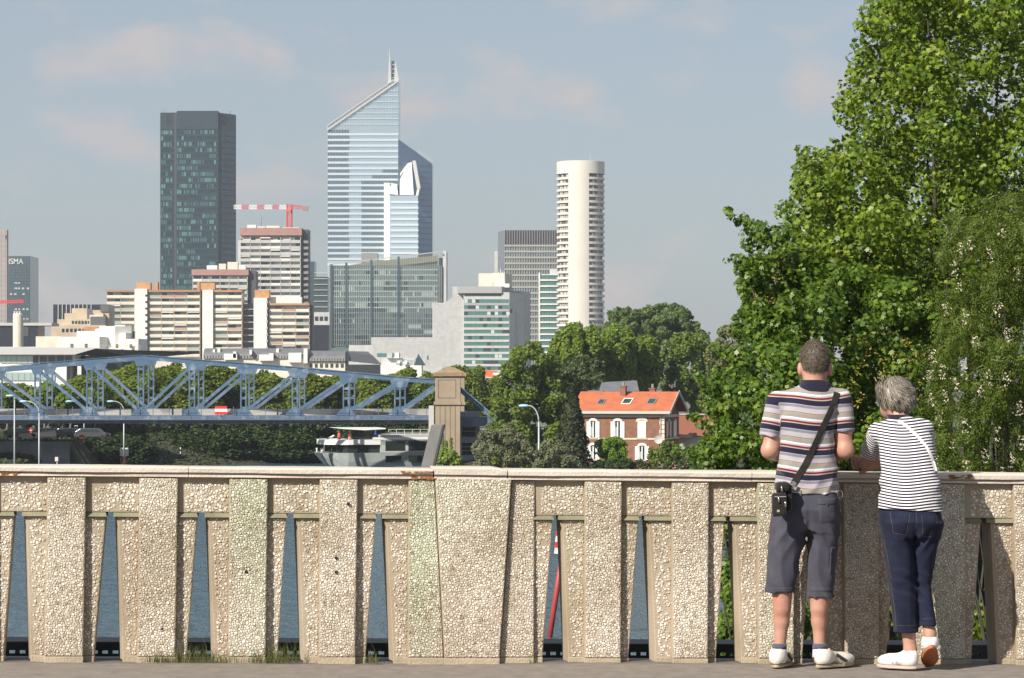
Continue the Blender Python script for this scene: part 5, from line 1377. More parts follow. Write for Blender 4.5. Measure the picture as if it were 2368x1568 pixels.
# ------------------------------------------------------------------ brick house on the near bank
D = 290; yaw = R(-15)
GH = -8.3
hx = PX(1536, D)
hf = Fr(hx, D, GH, yaw)          # origin at the front right-hand corner
hs = thing('brick_house', (hx, D, GH), 'red brick house with orange tile roof and white shutters', 'house')
mat('brick', (.235, .115, .072), .9, col2=(.18, .085, .055), nscale=2.2, bump=.3, bscale=14, detail=8)
mat('roof_tile', (.45, .13, .055), .85, col2=(.30, .085, .045), nscale=1.1, bump=.9, bscale=7, thr=(.4, .8), detail=9)
mat('stone_trim', (.60, .53, .42), .8); mat('shutter_white', (.74, .73, .69), .6); mat('curtain', (.30, .34, .36), .8)
k = D / FPX; L = 200 * k / math.cos(yaw); W = 7.0
def HZ(py): return PZ(py, D) - GH
def HX(px): return (px - 1536) * k / math.cos(yaw)
obj('wall', hf.mb(MB().yz([(0, 0), (W, 0), (W, HZ(957)), (W / 2, HZ(915)), (0, HZ(957))][::-1], -L, 0)), 'brick', hs)
ez, rz = HZ(951), HZ(906)
rf = MB().add([(-L - .5, -.55, ez), (.75, -.55, ez), (.75, W / 2, rz), (-L - .5, W / 2, rz), (.75, W + .55, ez), (-L - .5, W + .55, ez),
               (-L - .5, -.55, ez - .14), (.75, -.55, ez - .14), (.75, W / 2, rz - .16), (-L - .5, W / 2, rz - .16), (.75, W + .55, ez - .14), (-L - .5, W + .55, ez - .14)],
              [(0, 1, 2, 3), (3, 2, 4, 5), (7, 6, 9, 8), (8, 9, 11, 10), (0, 6, 7, 1), (1, 7, 8, 2), (2, 8, 10, 4), (4, 10, 11, 5), (5, 11, 9, 3), (3, 9, 6, 0)])
roof = obj('roof', hf.mb(rf), 'roof_tile', hs)
obj('gutter', hf.mb(MB().box(-L - .5, .72, -.66, -.56, ez - .26, ez + .01)), 'rail_grey', roof)
vb = MB().beam((.78, -.6, ez - .05), (.78, W / 2, rz - .03), .06, .34, (0, 0, 1)).beam((.78, W + .6, ez - .05), (.78, W / 2, rz - .03), .06, .34)
obj('verge_board', hf.mb(vb), 'rail_grey', roof)
obj('eave_soffit', hf.mb(MB().box(-L, .0, -.5, -.03, HZ(957.5), HZ(955))), 'mid_grey', roof)
def slope_pt(px_, f, lift=.05):
    return Vector((px_, -.55 + f * (W / 2 + .55), ez + f * (rz - ez) + lift))
for (a, c, f0, f1, m_) in ((1377, 1391, .34, .58, 'glass_dark'), (1433, 1453, .36, .62, 'glass_dark'), (1491, 1508, .36, .62, 'glass_dark')):
    A, B_, C_, E_ = slope_pt(HX(a), f0), slope_pt(HX(c), f0), slope_pt(HX(c) + .1, f1), slope_pt(HX(a) + .1, f1)
    s_ = obj('skylight', hf.mb(MB().add([A, B_, C_, E_], [(0, 1, 2, 3)])), m_, roof)
    fr_ = MB()
    for u_, v_ in ((A, B_), (B_, C_), (C_, E_), (E_, A)): fr_.beam(u_, v_, .09, .08)
    obj('skylight_frame', hf.mb(fr_), 'shutter_white' if a == 1433 else 'mid_grey', s_)
for (a, c, yy, top, m_) in ((1422, 1434, W / 2 - 1.0, 892, 'brick'), (1478, 1491, W / 2 + 1.2, 897, 'brick')):
    ch = obj('chimney', hf.mb(MB().box(HX(a), HX(c), yy, yy + .7, rz - 1.2, HZ(top + 3)).box(HX(a) - .06, HX(c) + .06, yy - .06, yy + .76, HZ(top + 2.95), HZ(top + .6))), m_, roof)
    obj('chimney_pot', hf.mb(MB().lathe([(.14, 0), (.12, .4), (.001, .4)], ((HX(a) + HX(c)) / 2, yy + .35, HZ(top + .5)), 8)), 'mid_grey', ch)
for a, c in ((965.5, 959.5), (1017, 1013.5)): obj('string_course', hf.mb(MB().box(-L, .04, -.06, -.002, HZ(a), HZ(c))), 'stone_trim', hs); obj('string_course', hf.mb(MB().box(.002, .05, .02, W, HZ(a), HZ(c))), 'stone_trim', hs)
for k_ in range(13):
    z0 = HZ(1094 - k_ * 10.2); w_ = .42 if k_ % 2 else .28
    obj('quoin', hf.mb(MB().box(-w_ - .05, .035, -.045, -.003, z0, z0 + .36)), 'stone_trim', hs)
obj('downpipe', hf.mb(MB().tube([(-.35, -.12, 0), (-.35, -.12, HZ(956))], .05, 6)), 'rail_grey', hs)
def hwin(a, c, yb_, yt, wid, shut='open'):
    """opening a..c with arched stone head, frame, panes and shutters"""
    x0, x1, zb_, zt_ = HX(a), HX(c), HZ(yb_), HZ(yt); mid = (x0 + x1) / 2
    w = obj('window', hf.mb(MB().box(x0, x1, -.02, -.004, zb_, zt_)), 'glass_dark', hs)
    hd = MB(); ar = [(x0 - .14, zt_ - .12)] + [(mid + (x1 - x0 + .28) / 2 * -math.cos(math.pi * i / 8), zt_ + .05 + .30 * math.sin(math.pi * i / 8)) for i in range(9)] + [(x1 + .14, zt_ - .12), (x1, zt_ - .02)] + [(mid + (x1 - x0) / 2 * math.cos(math.pi * i / 8), zt_ - .02 + .14 * math.sin(math.pi * i / 8)) for i in range(9)] + [(x0, zt_ - .02)]
    hd.xz(ar[::-1], -.09, -.022); obj('arch', hf.mb(hd), 'stone_trim' if shut != 'open' else 'shutter_white', w)
    if shut == 'closed':
        obj('shutter', hf.mb(MB().box(x0 + .02, x1 - .02, -.07, -.022, zb_, zt_ + .05)), 'shutter_white', w)
    else:
        fr_ = MB().box(mid - .05, mid + .05, -.05, -.021, zb_, zt_)
        for (e, g) in ((x0, x0 + .07), (x1 - .07, x1)): fr_.box(e, g, -.05, -.021, zb_, zt_)
        obj('frame', hf.mb(fr_), 'shutter_white', w)
        obj('curtain_panel', hf.mb(MB().box(x0 + .09, mid - .07, -.03, -.0205, zb_ + .1, zt_ - .5)), 'curtain', w)
        sw = (x1 - x0) * .55
        for (e, g) in ((x0 - sw, x0 - .02), (x1 + .02, x1 + sw)): obj('shutter', hf.mb(MB().box(e, g, -.10, -.05, zb_ - .02, zt_ + .02)), 'shutter_white', w)
    obj('sill', hf.mb(MB().box(x0 - .12, x1 + .12, -.13, -.022, zb_ - .12, zb_ - .03)), 'stone_trim', w)
hwin(1366, 1380, 1012, 976, 0); hwin(1422, 1437, 1012, 976, 0); hwin(1475, 1495, 1012, 974, 0, 'closed'); hwin(1478, 1493, 1063, 1033, 0); hwin(1366, 1380, 1063, 1033, 0)
for y0, y1, cl in ((1.3, 2.5, 0), (4.2, 5.5, 1)):
    w = obj('window', hf.mb(MB().box(.004, .03, y0, y1, HZ(1012), HZ(976))), 'glass_dark', hs)
    if cl: obj('shutter', hf.mb(MB().box(.031, .08, y0 - .05, y1 + .05, HZ(1012), HZ(975))), 'shutter_white', w)
    else:
        for e in (y0 - .5, y1 + .02): obj('shutter', hf.mb(MB().box(.031, .08, e, e + .48, HZ(1012), HZ(975))), 'shutter_white', w)
    obj('arch', hf.mb(MB().yz([(y0 - .1, HZ(975)), (y1 + .1, HZ(975)), ((y0 + y1) / 2, HZ(969))], .085, .11)), 'stone_trim', w)
ds = MB().lathe([(.001, 0), (.3, .03), (.42, .09)], (0, 0, 0), 16); q = MB(); q.v = [(HX(1526) + v[0], -.55 - v[2], HZ(1016) + v[1]) for v in ds.v]; q.f = ds.f
obj('satellite_dish', hf.mb(q), 'rail_grey', hs, True)
D = 300
t = thing('tiled_outbuilding', (PX(1620, D), D, GH), 'low outbuilding with dark red tiled roof beside the brick house', 'outbuilding')
mat('old_tile', (.24, .075, .045), .9, col2=(.19, .085, .05), nscale=1.6, bump=.5, bscale=9)
obj('roof', MB().add([(PX(1568, D), D, PZ(1008, D)), (PX(1680, D), D, PZ(1008, D)), (PX(1680, D), D + 4, PZ(960, D)), (PX(1568, D), D + 4, PZ(960, D)), (PX(1568, D), D + 8, PZ(1008, D)), (PX(1680, D), D + 8, PZ(1008, D))], [(0, 1, 2, 3), (3, 2, 5, 4)]), 'old_tile', t)
obj('ridge', MB().box(PX(1568, D), PX(1680, D), D + 3.8, D + 4.2, PZ(960.5, D), PZ(958, D)), 'rail_grey', t)
obj('wall', MB().box(PX(1570, D), PX(1678, D), D + .4, D + 7.6, GH, PZ(1007, D)), 'cream_wall', t)
obj('fascia', MB().box(PX(1569, D), PX(1600, D), D - .3, D - .05, PZ(1013, D), PZ(1005, D)), 'beige_stone', t)
D = 330; t = thing('grey_shed_roof', (PX(1440, D), D, GH), 'grey corrugated shed roof behind the brick house', 'shed')
obj('roof', MB().add([(PX(1385, D), D, PZ(905, D)), (PX(1478, D), D, PZ(905, D)), (PX(1478, D), D + 6, PZ(880, D)), (PX(1395, D), D + 6, PZ(884, D))], [(0, 1, 2, 3)]), 'zinc', t)
obj('wall', MB().box(PX(1390, D), PX(1475, D), D + .3, D + 5.9, GH, PZ(905.5, D)), 'grey_wall', t)
# ------------------------------------------------------------------ trees and shrubs
def mesh_np(name, V, faces_k, m):
    """V: (n,3); faces_k: (f,k) constant-size polygons"""
    me = bpy.data.meshes.new(name); nf, k = faces_k.shape
    me.vertices.add(len(V)); me.vertices.foreach_set('co', np.ascontiguousarray(V, dtype=np.float32).ravel())
    me.loops.add(nf * k); me.loops.foreach_set('vertex_index', np.ascontiguousarray(faces_k, dtype=np.int32).ravel())
    me.polygons.add(nf); me.polygons.foreach_set('loop_start', np.arange(0, nf * k, k, dtype=np.int32)); me.polygons.foreach_set('loop_total', np.full(nf, k, dtype=np.int32))
    me.update(calc_edges=True); me.materials.append(MATS[m] if isinstance(m, str) else m)
    return me

def polar(lst): return np.array([(r * math.sin(math.radians(a)), r * math.cos(math.radians(a)), w) for a, r, w in lst])
T_MAPLE = polar([(0, 1.0, .0), (20, .60, .06), (48, .92, -.05), (72, .48, .06), (104, .72, -.08), (148, .38, .03), (180, .30, .0), (-148, .38, .03), (-104, .72, -.08), (-72, .48, .06), (-48, .92, -.05), (-20, .60, .06)])
T_OVAL = polar([(0, 1.0, -.08), (35, .68, .05), (90, .42, .10), (145, .6, .05), (180, .9, -.06), (-145, .6, .05), (-90, .42, .10), (-35, .68, .05)])
T_CLUMP = np.array([(-.9, -.5, .1), (-.1, -.95, -.12), (.85, -.45, .12), (.6, .3, -.1), (.75, .8, .15), (-.15, .65, -.12), (-.8, .85, .1), (-.55, .1, -.1)])
T_LEAFLET = np.array([(0, 1, 0), (.32, .25, .05), (.28, -.4, .05), (0, -.9, 0), (-.28, -.4, .05), (-.32, .25, .05)])
T_NEEDLE = np.array([(0, 1.2, 0), (.16, 0, .03), (0, -1, 0), (-.16, 0, .03)])

def place(T, C, N, roll, size):
    """instances template T at centres C with normals N"""
    N = N / np.linalg.norm(N, axis=1, keepdims=True)
    ref = np.where(np.abs(N[:, 2:3]) > .95, np.array([[1.0, 0, 0]]), np.array([[0, 0, 1.0]]))
    U = np.cross(ref, N); U /= np.linalg.norm(U, axis=1, keepdims=True); W = np.cross(N, U)
    c, s = np.cos(roll)[:, None], np.sin(roll)[:, None]
    A = U * c + W * s; B = -U * s + W * c
    P = C[:, None, :] + size[:, None, None] * (T[None, :, 0:1] * A[:, None] + T[None, :, 1:2] * B[:, None] + T[None, :, 2:3] * N[:, None])
    k = len(T); n = len(C)
    return P.reshape(-1, 3), np.arange(n * k).reshape(n, k)

def shell(blobs, n, g, inner=.55, cull=.62, up=.5, rnd=.7, squash=1.0):
    """leaf centres and normals in the outer shell of a set of round clumps"""
    blobs = np.asarray(blobs); w = blobs[:, 3] ** 2; w = w / w.sum()
    C, N = [], []; got = 0
    while got < n:
        k = int((n - got) * 1.6) + 50
        i = g.choice(len(blobs), k, p=w); d = g.normal(size=(k, 3)); d /= np.linalg.norm(d, axis=1, keepdims=True)
        r = blobs[i, 3] * (inner + (1.08 - inner) * g.random(k) ** .55); dd = d * np.array([1, 1, squash])
        c = blobs[i, :3] + dd * r[:, None]
        dist = np.linalg.norm(c[:, None, :] - blobs[None, :, :3], axis=2) / blobs[None, :, 3]
        ok = (dist > cull).all(axis=1) | (g.random(k) < .12)
        c, d = c[ok], d[ok]; C.append(c); nn = d + np.array([0, -.25, up]) + g.normal(0, rnd, d.shape); N.append(nn); got += len(c)
    return np.concatenate(C)[:n], np.concatenate(N)[:n]

def in_poly(px, py, poly):
    ok = False; j = len(poly) - 1
    for i in range(len(poly)):
        (xi, yi), (xj, yj) = poly[i], poly[j]
        if (yi > py) != (yj > py) and px < (xj - xi) * (py - yi) / (yj - yi + 1e-9) + xi: ok = not ok
        j = i
    return ok
def edge_dist(px, py, poly):
    best = 1e9
    for i in range(len(poly)):
        (x0, y0), (x1, y1) = poly[i - 1], poly[i]; L2 = (x1 - x0) ** 2 + (y1 - y0) ** 2 + 1e-9
        t = max(0, min(1, ((px - x0) * (x1 - x0) + (py - y0) * (y1 - y0)) / L2)); best = min(best, math.hypot(px - x0 - t * (x1 - x0), py - y0 - t * (y1 - y0)))
    return best
def outline_blobs(poly, D, depth, nb, r0, r1, seed):
    q = random.Random(seed); xs = [p[0] for p in poly]; ys = [p[1] for p in poly]; out = []; tries = 0
    while len(out) < nb and tries < nb * 60:
        tries += 1; px, py = q.uniform(min(xs), max(xs)), q.uniform(min(ys), max(ys)); r = q.uniform(r0, r1)
        if not in_poly(px, py, poly): continue
        e = edge_dist(px, py, poly)
        if e < r * .75: 
            r = e / .75
            if r < r0 * .55: continue
        dd = depth * min(1, (e / (r1 * 2.2)) ** .6); d = D + q.uniform(-dd, dd)
        out.append((PX(px, D), d, PZ(py, D), M(r, D)))
    return out

def limb_mesh(base, tips, r0, seed=0, tf=1.0):
    q = random.Random(seed); b = MB(); base = Vector(base); top = Vector((sum(t[0] for t in tips) / len(tips), sum(t[1] for t in tips) / len(tips), base[2] + (max(t[2] for t in tips) - base[2]) * tf))
    fork = base.lerp(top, .45) + Vector((q.uniform(-.2, .2), q.uniform(-.2, .2), 0))
    b.tube([base, base.lerp(fork, .5) + Vector((q.uniform(-.15, .15), 0, 0)), fork, top], [r0, r0 * .85, r0 * .7, r0 * .12], 8)
    for t in tips:
        t = Vector(t[:3]); s = base.lerp(fork, q.uniform(.55, 1.0)) if q.random() < .6 else fork.lerp(top, q.uniform(.1, .6))
        mid = s.lerp(t, .5) + Vector((0, 0, (t - s).length * .10)); b.tube([s, mid, t], [r0 * .24, r0 * .15, r0 * .04], 5)
    return b

mat('bark', (.10, .075, .05), .95, col2=(.16, .13, .10), nscale=3, bump=.5, bscale=14)
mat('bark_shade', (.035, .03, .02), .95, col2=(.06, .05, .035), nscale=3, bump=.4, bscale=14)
mat('bark_pale', (.22, .18, .13), .95, col2=(.13, .11, .08), nscale=2, bump=.4, bscale=9)
leafmat('leaf_plane', (.054, .105, .007), (.17, .24, .016), .30, vals=[(.5, (.098, .162, .010)), (.93, (.225, .29, .03))], rough=.42)
leafmat('leaf_syc', (.040, .09, .008), (.12, .19, .017), .30, vals=[(.6, (.075, .135, .011)), (.93, (.17, .24, .028))], rough=.42)
leafmat('leaf_robinia', (.06, .095, .011), (.135, .18, .022), .38, vals=[(.6, (.09, .135, .015))])
leafmat('leaf_lime', (.10, .165, .016), (.195, .27, .03), .36, vals=[(.5, (.14, .215, .02))], rough=.6)
leafmat('leaf_bank', (.095, .145, .012), (.175, .23, .02), .36, vals=[(.5, (.13, .185, .016))], rough=.6)
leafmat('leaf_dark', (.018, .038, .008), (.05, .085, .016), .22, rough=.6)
leafmat('leaf_feather', (.06, .085, .03), (.12, .15, .055), .3, rough=.6)
leafmat('leaf_mid', (.082, .138, .015), (.165, .23, .03), .36, rough=.6)
leafmat('leaf_far', (.065, .11, .026), (.13, .185, .045), .3, rough=.65)
leafmat('leaf_olive', (.10, .12, .055), (.19, .205, .105), .25, rough=.6)
leafmat('leaf_birch', (.10, .125, .035), (.17, .19, .06), .3, rough=.6)
leafmat('leaf_conifer', (.022, .032, .012), (.05, .062, .022), .15, rough=.7)
leafmat('leaf_bright', (.10, .20, .012), (.20, .31, .03), .35, rough=.5)
leafmat('leaf_ivy', (.10, .17, .015), (.19, .26, .03), .3, rough=.5)
leafmat('seed_yellow', (.30, .24, .03), (.42, .33, .06), .3)
leafmat('blossom', (.52, .45, .31), (.68, .60, .46), .3, rough=.7)
leafmat('rose', (.5, .12, .13), (.6, .3, .3), .2)

def tree(name, label, cat, poly, D, depth, nb, rb, nleaf, lsize, T, lm, seed, base=None, group=None, trunk=.28, rnd=.7, up=.5, inner=.5, squash=1.0, bark='bark', limbs=9, leaf_objs=0, tips=()):
    g = np.random.default_rng(seed); bl = outline_blobs(poly, D, depth, nb, rb[0], rb[1], seed); qt = random.Random(seed)
    for (x0, y0, x1, y1) in tips:      # leafy twig ends that stick out of the crown
        for f_ in np.linspace(0, 1, max(3, int(math.hypot(x1 - x0, y1 - y0) / 11))):
            bl.append((PX(x0 + (x1 - x0) * f_ + qt.uniform(-4, 4), D), D + qt.uniform(-.5, .5), PZ(y0 + (y1 - y0) * f_ + qt.uniform(-5, 5), D), M(qt.uniform(12, 19) * (1.15 - .5 * f_), D)))
    bx = sum(b[0] for b in bl) / len(bl); bz = float(ground_z(np.array(bx), np.array(D))) if base is None else base[1]
    if base is not None: bx = PX(base[0], D)
    if D > 455: bz = GZ
    t = thing(name, (bx, D, bz - .1), label, cat, group)
    C, N = shell(bl, nleaf, g, inner, .6, up, rnd, squash)
    S = lsize * g.uniform(.65, 1.2, nleaf); o = np.array(org(t))
    k0 = 0
    if leaf_objs:
        # the leaves that show largest are pieces of their own
        vis = np.argsort(C[:, 1] - 3.0 * (S / lsize))[:leaf_objs]; msk = np.zeros(nleaf, bool); msk[vis] = True
        lf = [mesh_np('leaf', place(T, np.zeros((1, 3)), np.array([[0, 0, 1.0]]), np.zeros(1), np.ones(1))[0], np.arange(len(T))[None], lm) for _ in range(1)]
        rolls = g.uniform(-1.2, 1.2, nleaf) + math.pi
        for i in vis:
            ob = bpy.data.objects.new('leaf', lf[0]); COL.objects.link(ob); ob.parent = t
            q_ = Vector(N[i]).normalized().to_track_quat('Z', 'Y') @ Quaternion((0, 0, 1), float(rolls[i]))
            ob.rotation_mode = 'QUATERNION'; ob.rotation_quaternion = q_; ob.location = Vector(C[i] - o); ob.scale = (S[i],) * 3
        C, N, S = C[~msk], N[~msk], S[~msk]
    V, Fc = place(T, C, N, g.uniform(-1.2, 1.2, len(C)) + math.pi, S)
    me = mesh_np('crown', V - o, Fc, lm)
    c_ = bpy.data.objects.new('crown', me); COL.objects.link(c_); c_.parent = t; c_['kind'] = 'stuff'; ORG[c_.name] = org(t)
    if trunk:
        q = random.Random(seed); tips = q.sample(bl, min(limbs, len(bl)))
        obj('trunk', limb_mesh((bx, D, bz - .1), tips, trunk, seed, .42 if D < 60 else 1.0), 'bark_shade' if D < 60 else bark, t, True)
    return t, bl

# --- near trees on the right
plane_poly = [(2012, -90), (1996, 30), (1984, 110), (1942, 245), (1968, 330), (1900, 340), (1842, 352), (1828, 415), (1806, 480), (1800, 560), (1790, 640), (1815, 720), (1880, 800), (1990, 850), (2160, 850), (2460, 700), (2460, -90)]
pt, pbl = tree('plane_tree', 'tall bright green plane tree filling the upper right corner', 'tree', plane_poly, 46, 3.6, 430, (26, 66), 64000, .058, T_MAPLE, 'leaf_plane', 21, base=(2330, -7.5), trunk=.24, leaf_objs=300, limbs=26, inner=.3, tips=[(1880, 380, 1838, 346), (1870, 430, 1836, 416), (1990, 270, 1938, 240), (2010, 140, 1976, 104), (2010, 60, 1982, 40), (1850, 500, 1798, 478), (1960, 330, 1925, 322), (1985, 210, 1948, 196)])
syc_poly = [(1688, 496), (1740, 505), (1800, 530), (1850, 570), (1990, 620), (2180, 640), (2200, 800), (2190, 1110), (1850, 1110), (1800, 900), (1740, 800), (1696, 770), (1722, 690), (1688, 602), (1740, 575)]
st_, sbl = tree('sycamore_tree', 'darker sycamore maple with yellow seed clusters behind the two people', 'tree', syc_poly, 43, 2.4, 230, (20, 50), 32000, .056, T_MAPLE, 'leaf_syc', 22, base=(2080, -7.5), trunk=.16, limbs=18, inner=.3, tips=[(1800, 545, 1688, 492), (1790, 610, 1684, 598), (1790, 560, 1735, 530), (1775, 690, 1714, 668), (1770, 740, 1708, 722), (1765, 640, 1712, 632), (1760, 780, 1694, 770)])
dark_poly = [(1590, 1130), (1604, 980), (1640, 880), (1700, 806), (1770, 775), (1850, 800), (1880, 900), (1880, 1540), (1660, 1540), (1668, 1180)]
tree('maple_bush', 'dense dark maple bush left of the man in the striped shirt', 'bush', dark_poly, 39, 1.7, 190, (20, 44), 24000, .050, T_MAPLE, 'leaf_syc', 23, base=(1800, -7.8), trunk=.09, limbs=12, tips=[(1700, 830, 1648, 800), (1660, 900, 1612, 870), (1640, 980, 1592, 960), (1625, 1050, 1585, 1040)], inner=.4)
low_poly = [(1860, 1060), (2460, 1060), (2460, 1540), (1850, 1540)]
tree('understorey_bush', 'low green bush seen through the parapet slots below the people', 'bush', low_poly, 40, 1.6, 70, (26, 48), 7000, .065, T_MAPLE, 'leaf_plane', 24, base=(2150, -7.8), trunk=.1, limbs=8, inner=.45)
# robinia with pinnate leaves and hanging blossom
rob_poly = [(2190, 520), (2230, 470), (2300, 440), (2460, 430), (2460, 1140), (2170, 1140), (2150, 1000), (2140, 880), (2180, 760), (2170, 640)]
def robinia():
    D = 35.0; g = np.random.default_rng(31); bl = outline_blobs(rob_poly, D, 1.5, 150, 22, 46, 31)
    t = thing('robinia_tree', (PX(2400, D), D, -7.2), 'fine leaved robinia tree with hanging cream blossom at the right edge', 'tree')
    C, N = shell(bl, 9000, g, .3, .55, .35, .8); o = np.array(org(t)); n = len(C)
    # each leaf is a drooping spray of leaflets
    ax = g.normal(size=(n, 3)) + np.array([0, 0, -.35]); ax /= np.linalg.norm(ax, axis=1, keepdims=True)
    N = N / np.linalg.norm(N, axis=1, keepdims=True); sd = np.cross(ax, N); sd /= np.linalg.norm(sd, axis=1, keepdims=True)
    CC, NN, RR, SS = [], [], [], []; L = g.uniform(.10, .19, n)
    for j in range(6):
        for s in ((-1, 1) if j < 5 else (0,)):
            f = (j + .5) / 6
            CC.append(C + ax * (L * f)[:, None] + sd * (s * .021) + np.array([0, 0, -1.0]) * (L * f * f * .25)[:, None]); NN.append(N + g.normal(0, .22, N.shape)); RR.append(g.uniform(0, 6.28, n)); SS.append(g.uniform(.016, .025, n))
    V, Fc = place(T_LEAFLET, np.concatenate(CC), np.concatenate(NN), np.concatenate(RR), np.concatenate(SS))
    c_ = bpy.data.objects.new('crown', mesh_np('crown', V - o, Fc, 'leaf_robinia')); COL.objects.link(c_); c_.parent = t; c_['kind'] = 'stuff'
    q = random.Random(5)
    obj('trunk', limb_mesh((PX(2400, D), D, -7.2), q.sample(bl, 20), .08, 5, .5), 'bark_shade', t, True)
    front = sorted(bl, key=lambda b: b[1] - b[3]); spots = [(2200, 600), (2225, 640), (2195, 690), (2225, 720), (2300, 700), (2160, 800), (2150, 860), (2185, 850), (2230, 840), (2290, 850), (2190, 900), (2260, 900), (2330, 860), (2170, 960), (2230, 960), (2300, 980), (2350, 930), (2200, 1010), (2280, 1030), (2340, 1040), (2160, 1060), (2240, 1070), (2195, 1085), (2310, 1080), (2240, 545), (2290, 580), (2350, 620), (2330, 760), (2260, 780), (2210, 880), (2360, 1000), (2150, 910), (2320, 520), (2215, 560)]
    for k, (px, py) in enumerate(spots):
        px += q.uniform(-8, 8); py += q.uniform(-8, 8); d = D - q.uniform(1.5, 2.1)
        m_ = q.randint(16, 30); cc = np.stack([PX(px, d) + g.normal(0, .022, m_), d + g.normal(0, .03, m_), PZ(py, d) - g.random(m_) * .17], 1)
        V, Fc = place(T_LEAFLET, cc, g.normal(size=(m_, 3)) + np.array([0, -1.0, .3]), g.uniform(0, 6.28, m_), g.uniform(.012, .02, m_))
        b_ = bpy.data.objects.new('blossom', mesh_np('blossom', V - o, Fc, 'blossom')); COL.objects.link(b_); b_.parent = t; b_['kind'] = 'stuff'
    return t
robinia()
# yellow seed bunches on the sycamore
def seeds():
    g = np.random.default_rng(9); q = random.Random(9); o = np.array(org(st_))
    for k in range(60):
        px, py = (q.uniform(1960, 2140), q.uniform(770, 1040)) if k < 42 else (q.uniform(1745, 1800), q.uniform(600, 760)); D = 43 - q.uniform(2.3, 2.9) if k < 42 else 42.4
        m_ = q.randint(6, 12); cc = np.stack([PX(px, D) + g.normal(0, .028, m_), D + g.normal(0, .03, m_), PZ(py, D) - g.random(m_) * .12], 1)
        V, Fc = place(T_LEAFLET, cc, g.normal(size=(m_, 3)) + np.array([0, -1.0, .3]), g.uniform(0, 6.28, m_), g.uniform(.014, .026, m_))
        b_ = bpy.data.objects.new('seed_bunch', mesh_np('seed_bunch', V - o, Fc, 'seed_yellow')); COL.objects.link(b_); b_.parent = st_; b_['kind'] = 'stuff'
seeds()

# --- middle distance, right bank
tree('locust_tree', 'large mid green tree between the bridge end and the street lamp', 'tree', [(1128, 1085), (1122, 1000), (1140, 900), (1165, 830), (1205, 790), (1255, 792), (1292, 830), (1312, 900), (1312, 1085)], 312, 4.5, 200, (7, 20), 20000, .17, T_CLUMP, 'leaf_mid', 41, trunk=.3)
tree('feathery_tree', 'feathery olive green tree left of the brick house roof', 'tree', [(1255, 1050), (1262, 900), (1290, 845), (1340, 820), (1395, 830), (1400, 905), (1370, 960), (1330, 1050)], 318, 3, 140, (5, 14), 10000, .14, T_CLUMP, 'leaf_feather', 42, trunk=.2, bark='bark_pale')
for i, (poly, nm, lb) in enumerate([
    ([(1272, 800), (1290, 765), (1330, 748), (1385, 752), (1400, 800), (1398, 880), (1350, 910), (1285, 900), (1268, 850)], 'leaf_lime', 'leafy green tree in front of the foot of the round white tower'),
    ([(1385, 790), (1405, 752), (1440, 748), (1468, 780), (1470, 860), (1440, 905), (1395, 900)], 'leaf_lime', 'tall leafy tree right of the round tower, behind the brick chimney'),
    ([(1462, 800), (1490, 775), (1520, 790), (1530, 850), (1515, 905), (1470, 905)], 'leaf_lime', 'bright green tree above the right end of the orange roof'),
    ([(1515, 850), (1525, 800), (1570, 772), (1640, 768), (1690, 790), (1700, 860), (1680, 950), (1600, 960), (1530, 920)], 'leaf_mid', 'broad green tree right of the brick house gable')]):
    tree('lime_tree', lb, 'tree', poly, 372 + 6 * i, 4.5, 150, (5, 16), 13000, .20, T_CLUMP, nm, 50 + i, squash=1.35, group='trees behind the brick house', trunk=.25, bark='bark_pale')
for i, (poly, lb) in enumerate([([(1398, 770), (1404, 722), (1440, 708), (1480, 715), (1500, 705), (1520, 725), (1520, 800), (1400, 800)], 'dark rounded tree on the skyline nearest the round tower'),
                                ([(1490, 730), (1515, 703), (1560, 702), (1600, 725), (1622, 760), (1650, 790), (1500, 800)], 'dark rounded tree on the skyline, right of its twin')]):
    tree('skyline_tree', lb, 'tree', poly, 540, 7, 150, (5, 14), 13000, .28, T_CLUMP, 'leaf_far', 60 + i, group='dark skyline trees', trunk=.4)
tree('birch_tree', 'pale drooping birch beside the big right-hand trees', 'tree', [(1640, 930), (1630, 830), (1650, 770), (1700, 742), (1745, 760), (1760, 860), (1720, 960)], 335, 3, 60, (8, 20), 8000, .16, T_CLUMP, 'leaf_birch', 63, trunk=.2)
tree('hedge_tree', 'green tree filling the gap under the birch', 'tree', [(1590, 1000), (1596, 930), (1640, 890), (1720, 900), (1740, 1090), (1600, 1090)], 325, 3, 50, (10, 22), 6500, .2, T_CLUMP, 'leaf_mid', 64, trunk=.2)
tree('willow_bush', 'grey green willow bush beside the stair frame', 'bush', [(1086, 1095), (1086, 1040), (1110, 1000), (1150, 974), (1190, 985), (1225, 1020), (1240, 1060), (1240, 1095)], 300, 2.4, 80, (6, 16), 9000, .115, T_CLUMP, 'leaf_olive', 65, trunk=.12)
tree('willow_bush', 'grey green bush right of the arched street lamp', 'bush', [(1230, 1095), (1234, 1050), (1262, 1018), (1300, 1022), (1335, 1055), (1348, 1095)], 262, 2.0, 64, (6, 15), 7000, .10, T_CLUMP, 'leaf_olive', 66, trunk=.1)
tree('round_bush', 'clipped round bright green bush in front of the brick house', 'bush', [(1372, 1045), (1378, 1020), (1400, 1010), (1432, 1012), (1450, 1025), (1452, 1050), (1436, 1068), (1390, 1070)], 278, 1.4, 50, (6, 12), 6500, .09, T_CLUMP, 'leaf_bright', 67, trunk=.1)
tree('dark_bush', 'dark green bush at the right corner of the brick house', 'bush', [(1500, 1095), (1498, 1040), (1530, 1022), (1560, 1024), (1590, 1040), (1605, 1095)], 279, 1.8, 56, (6, 14), 6000, .10, T_CLUMP, 'leaf_mid', 68, trunk=.1)
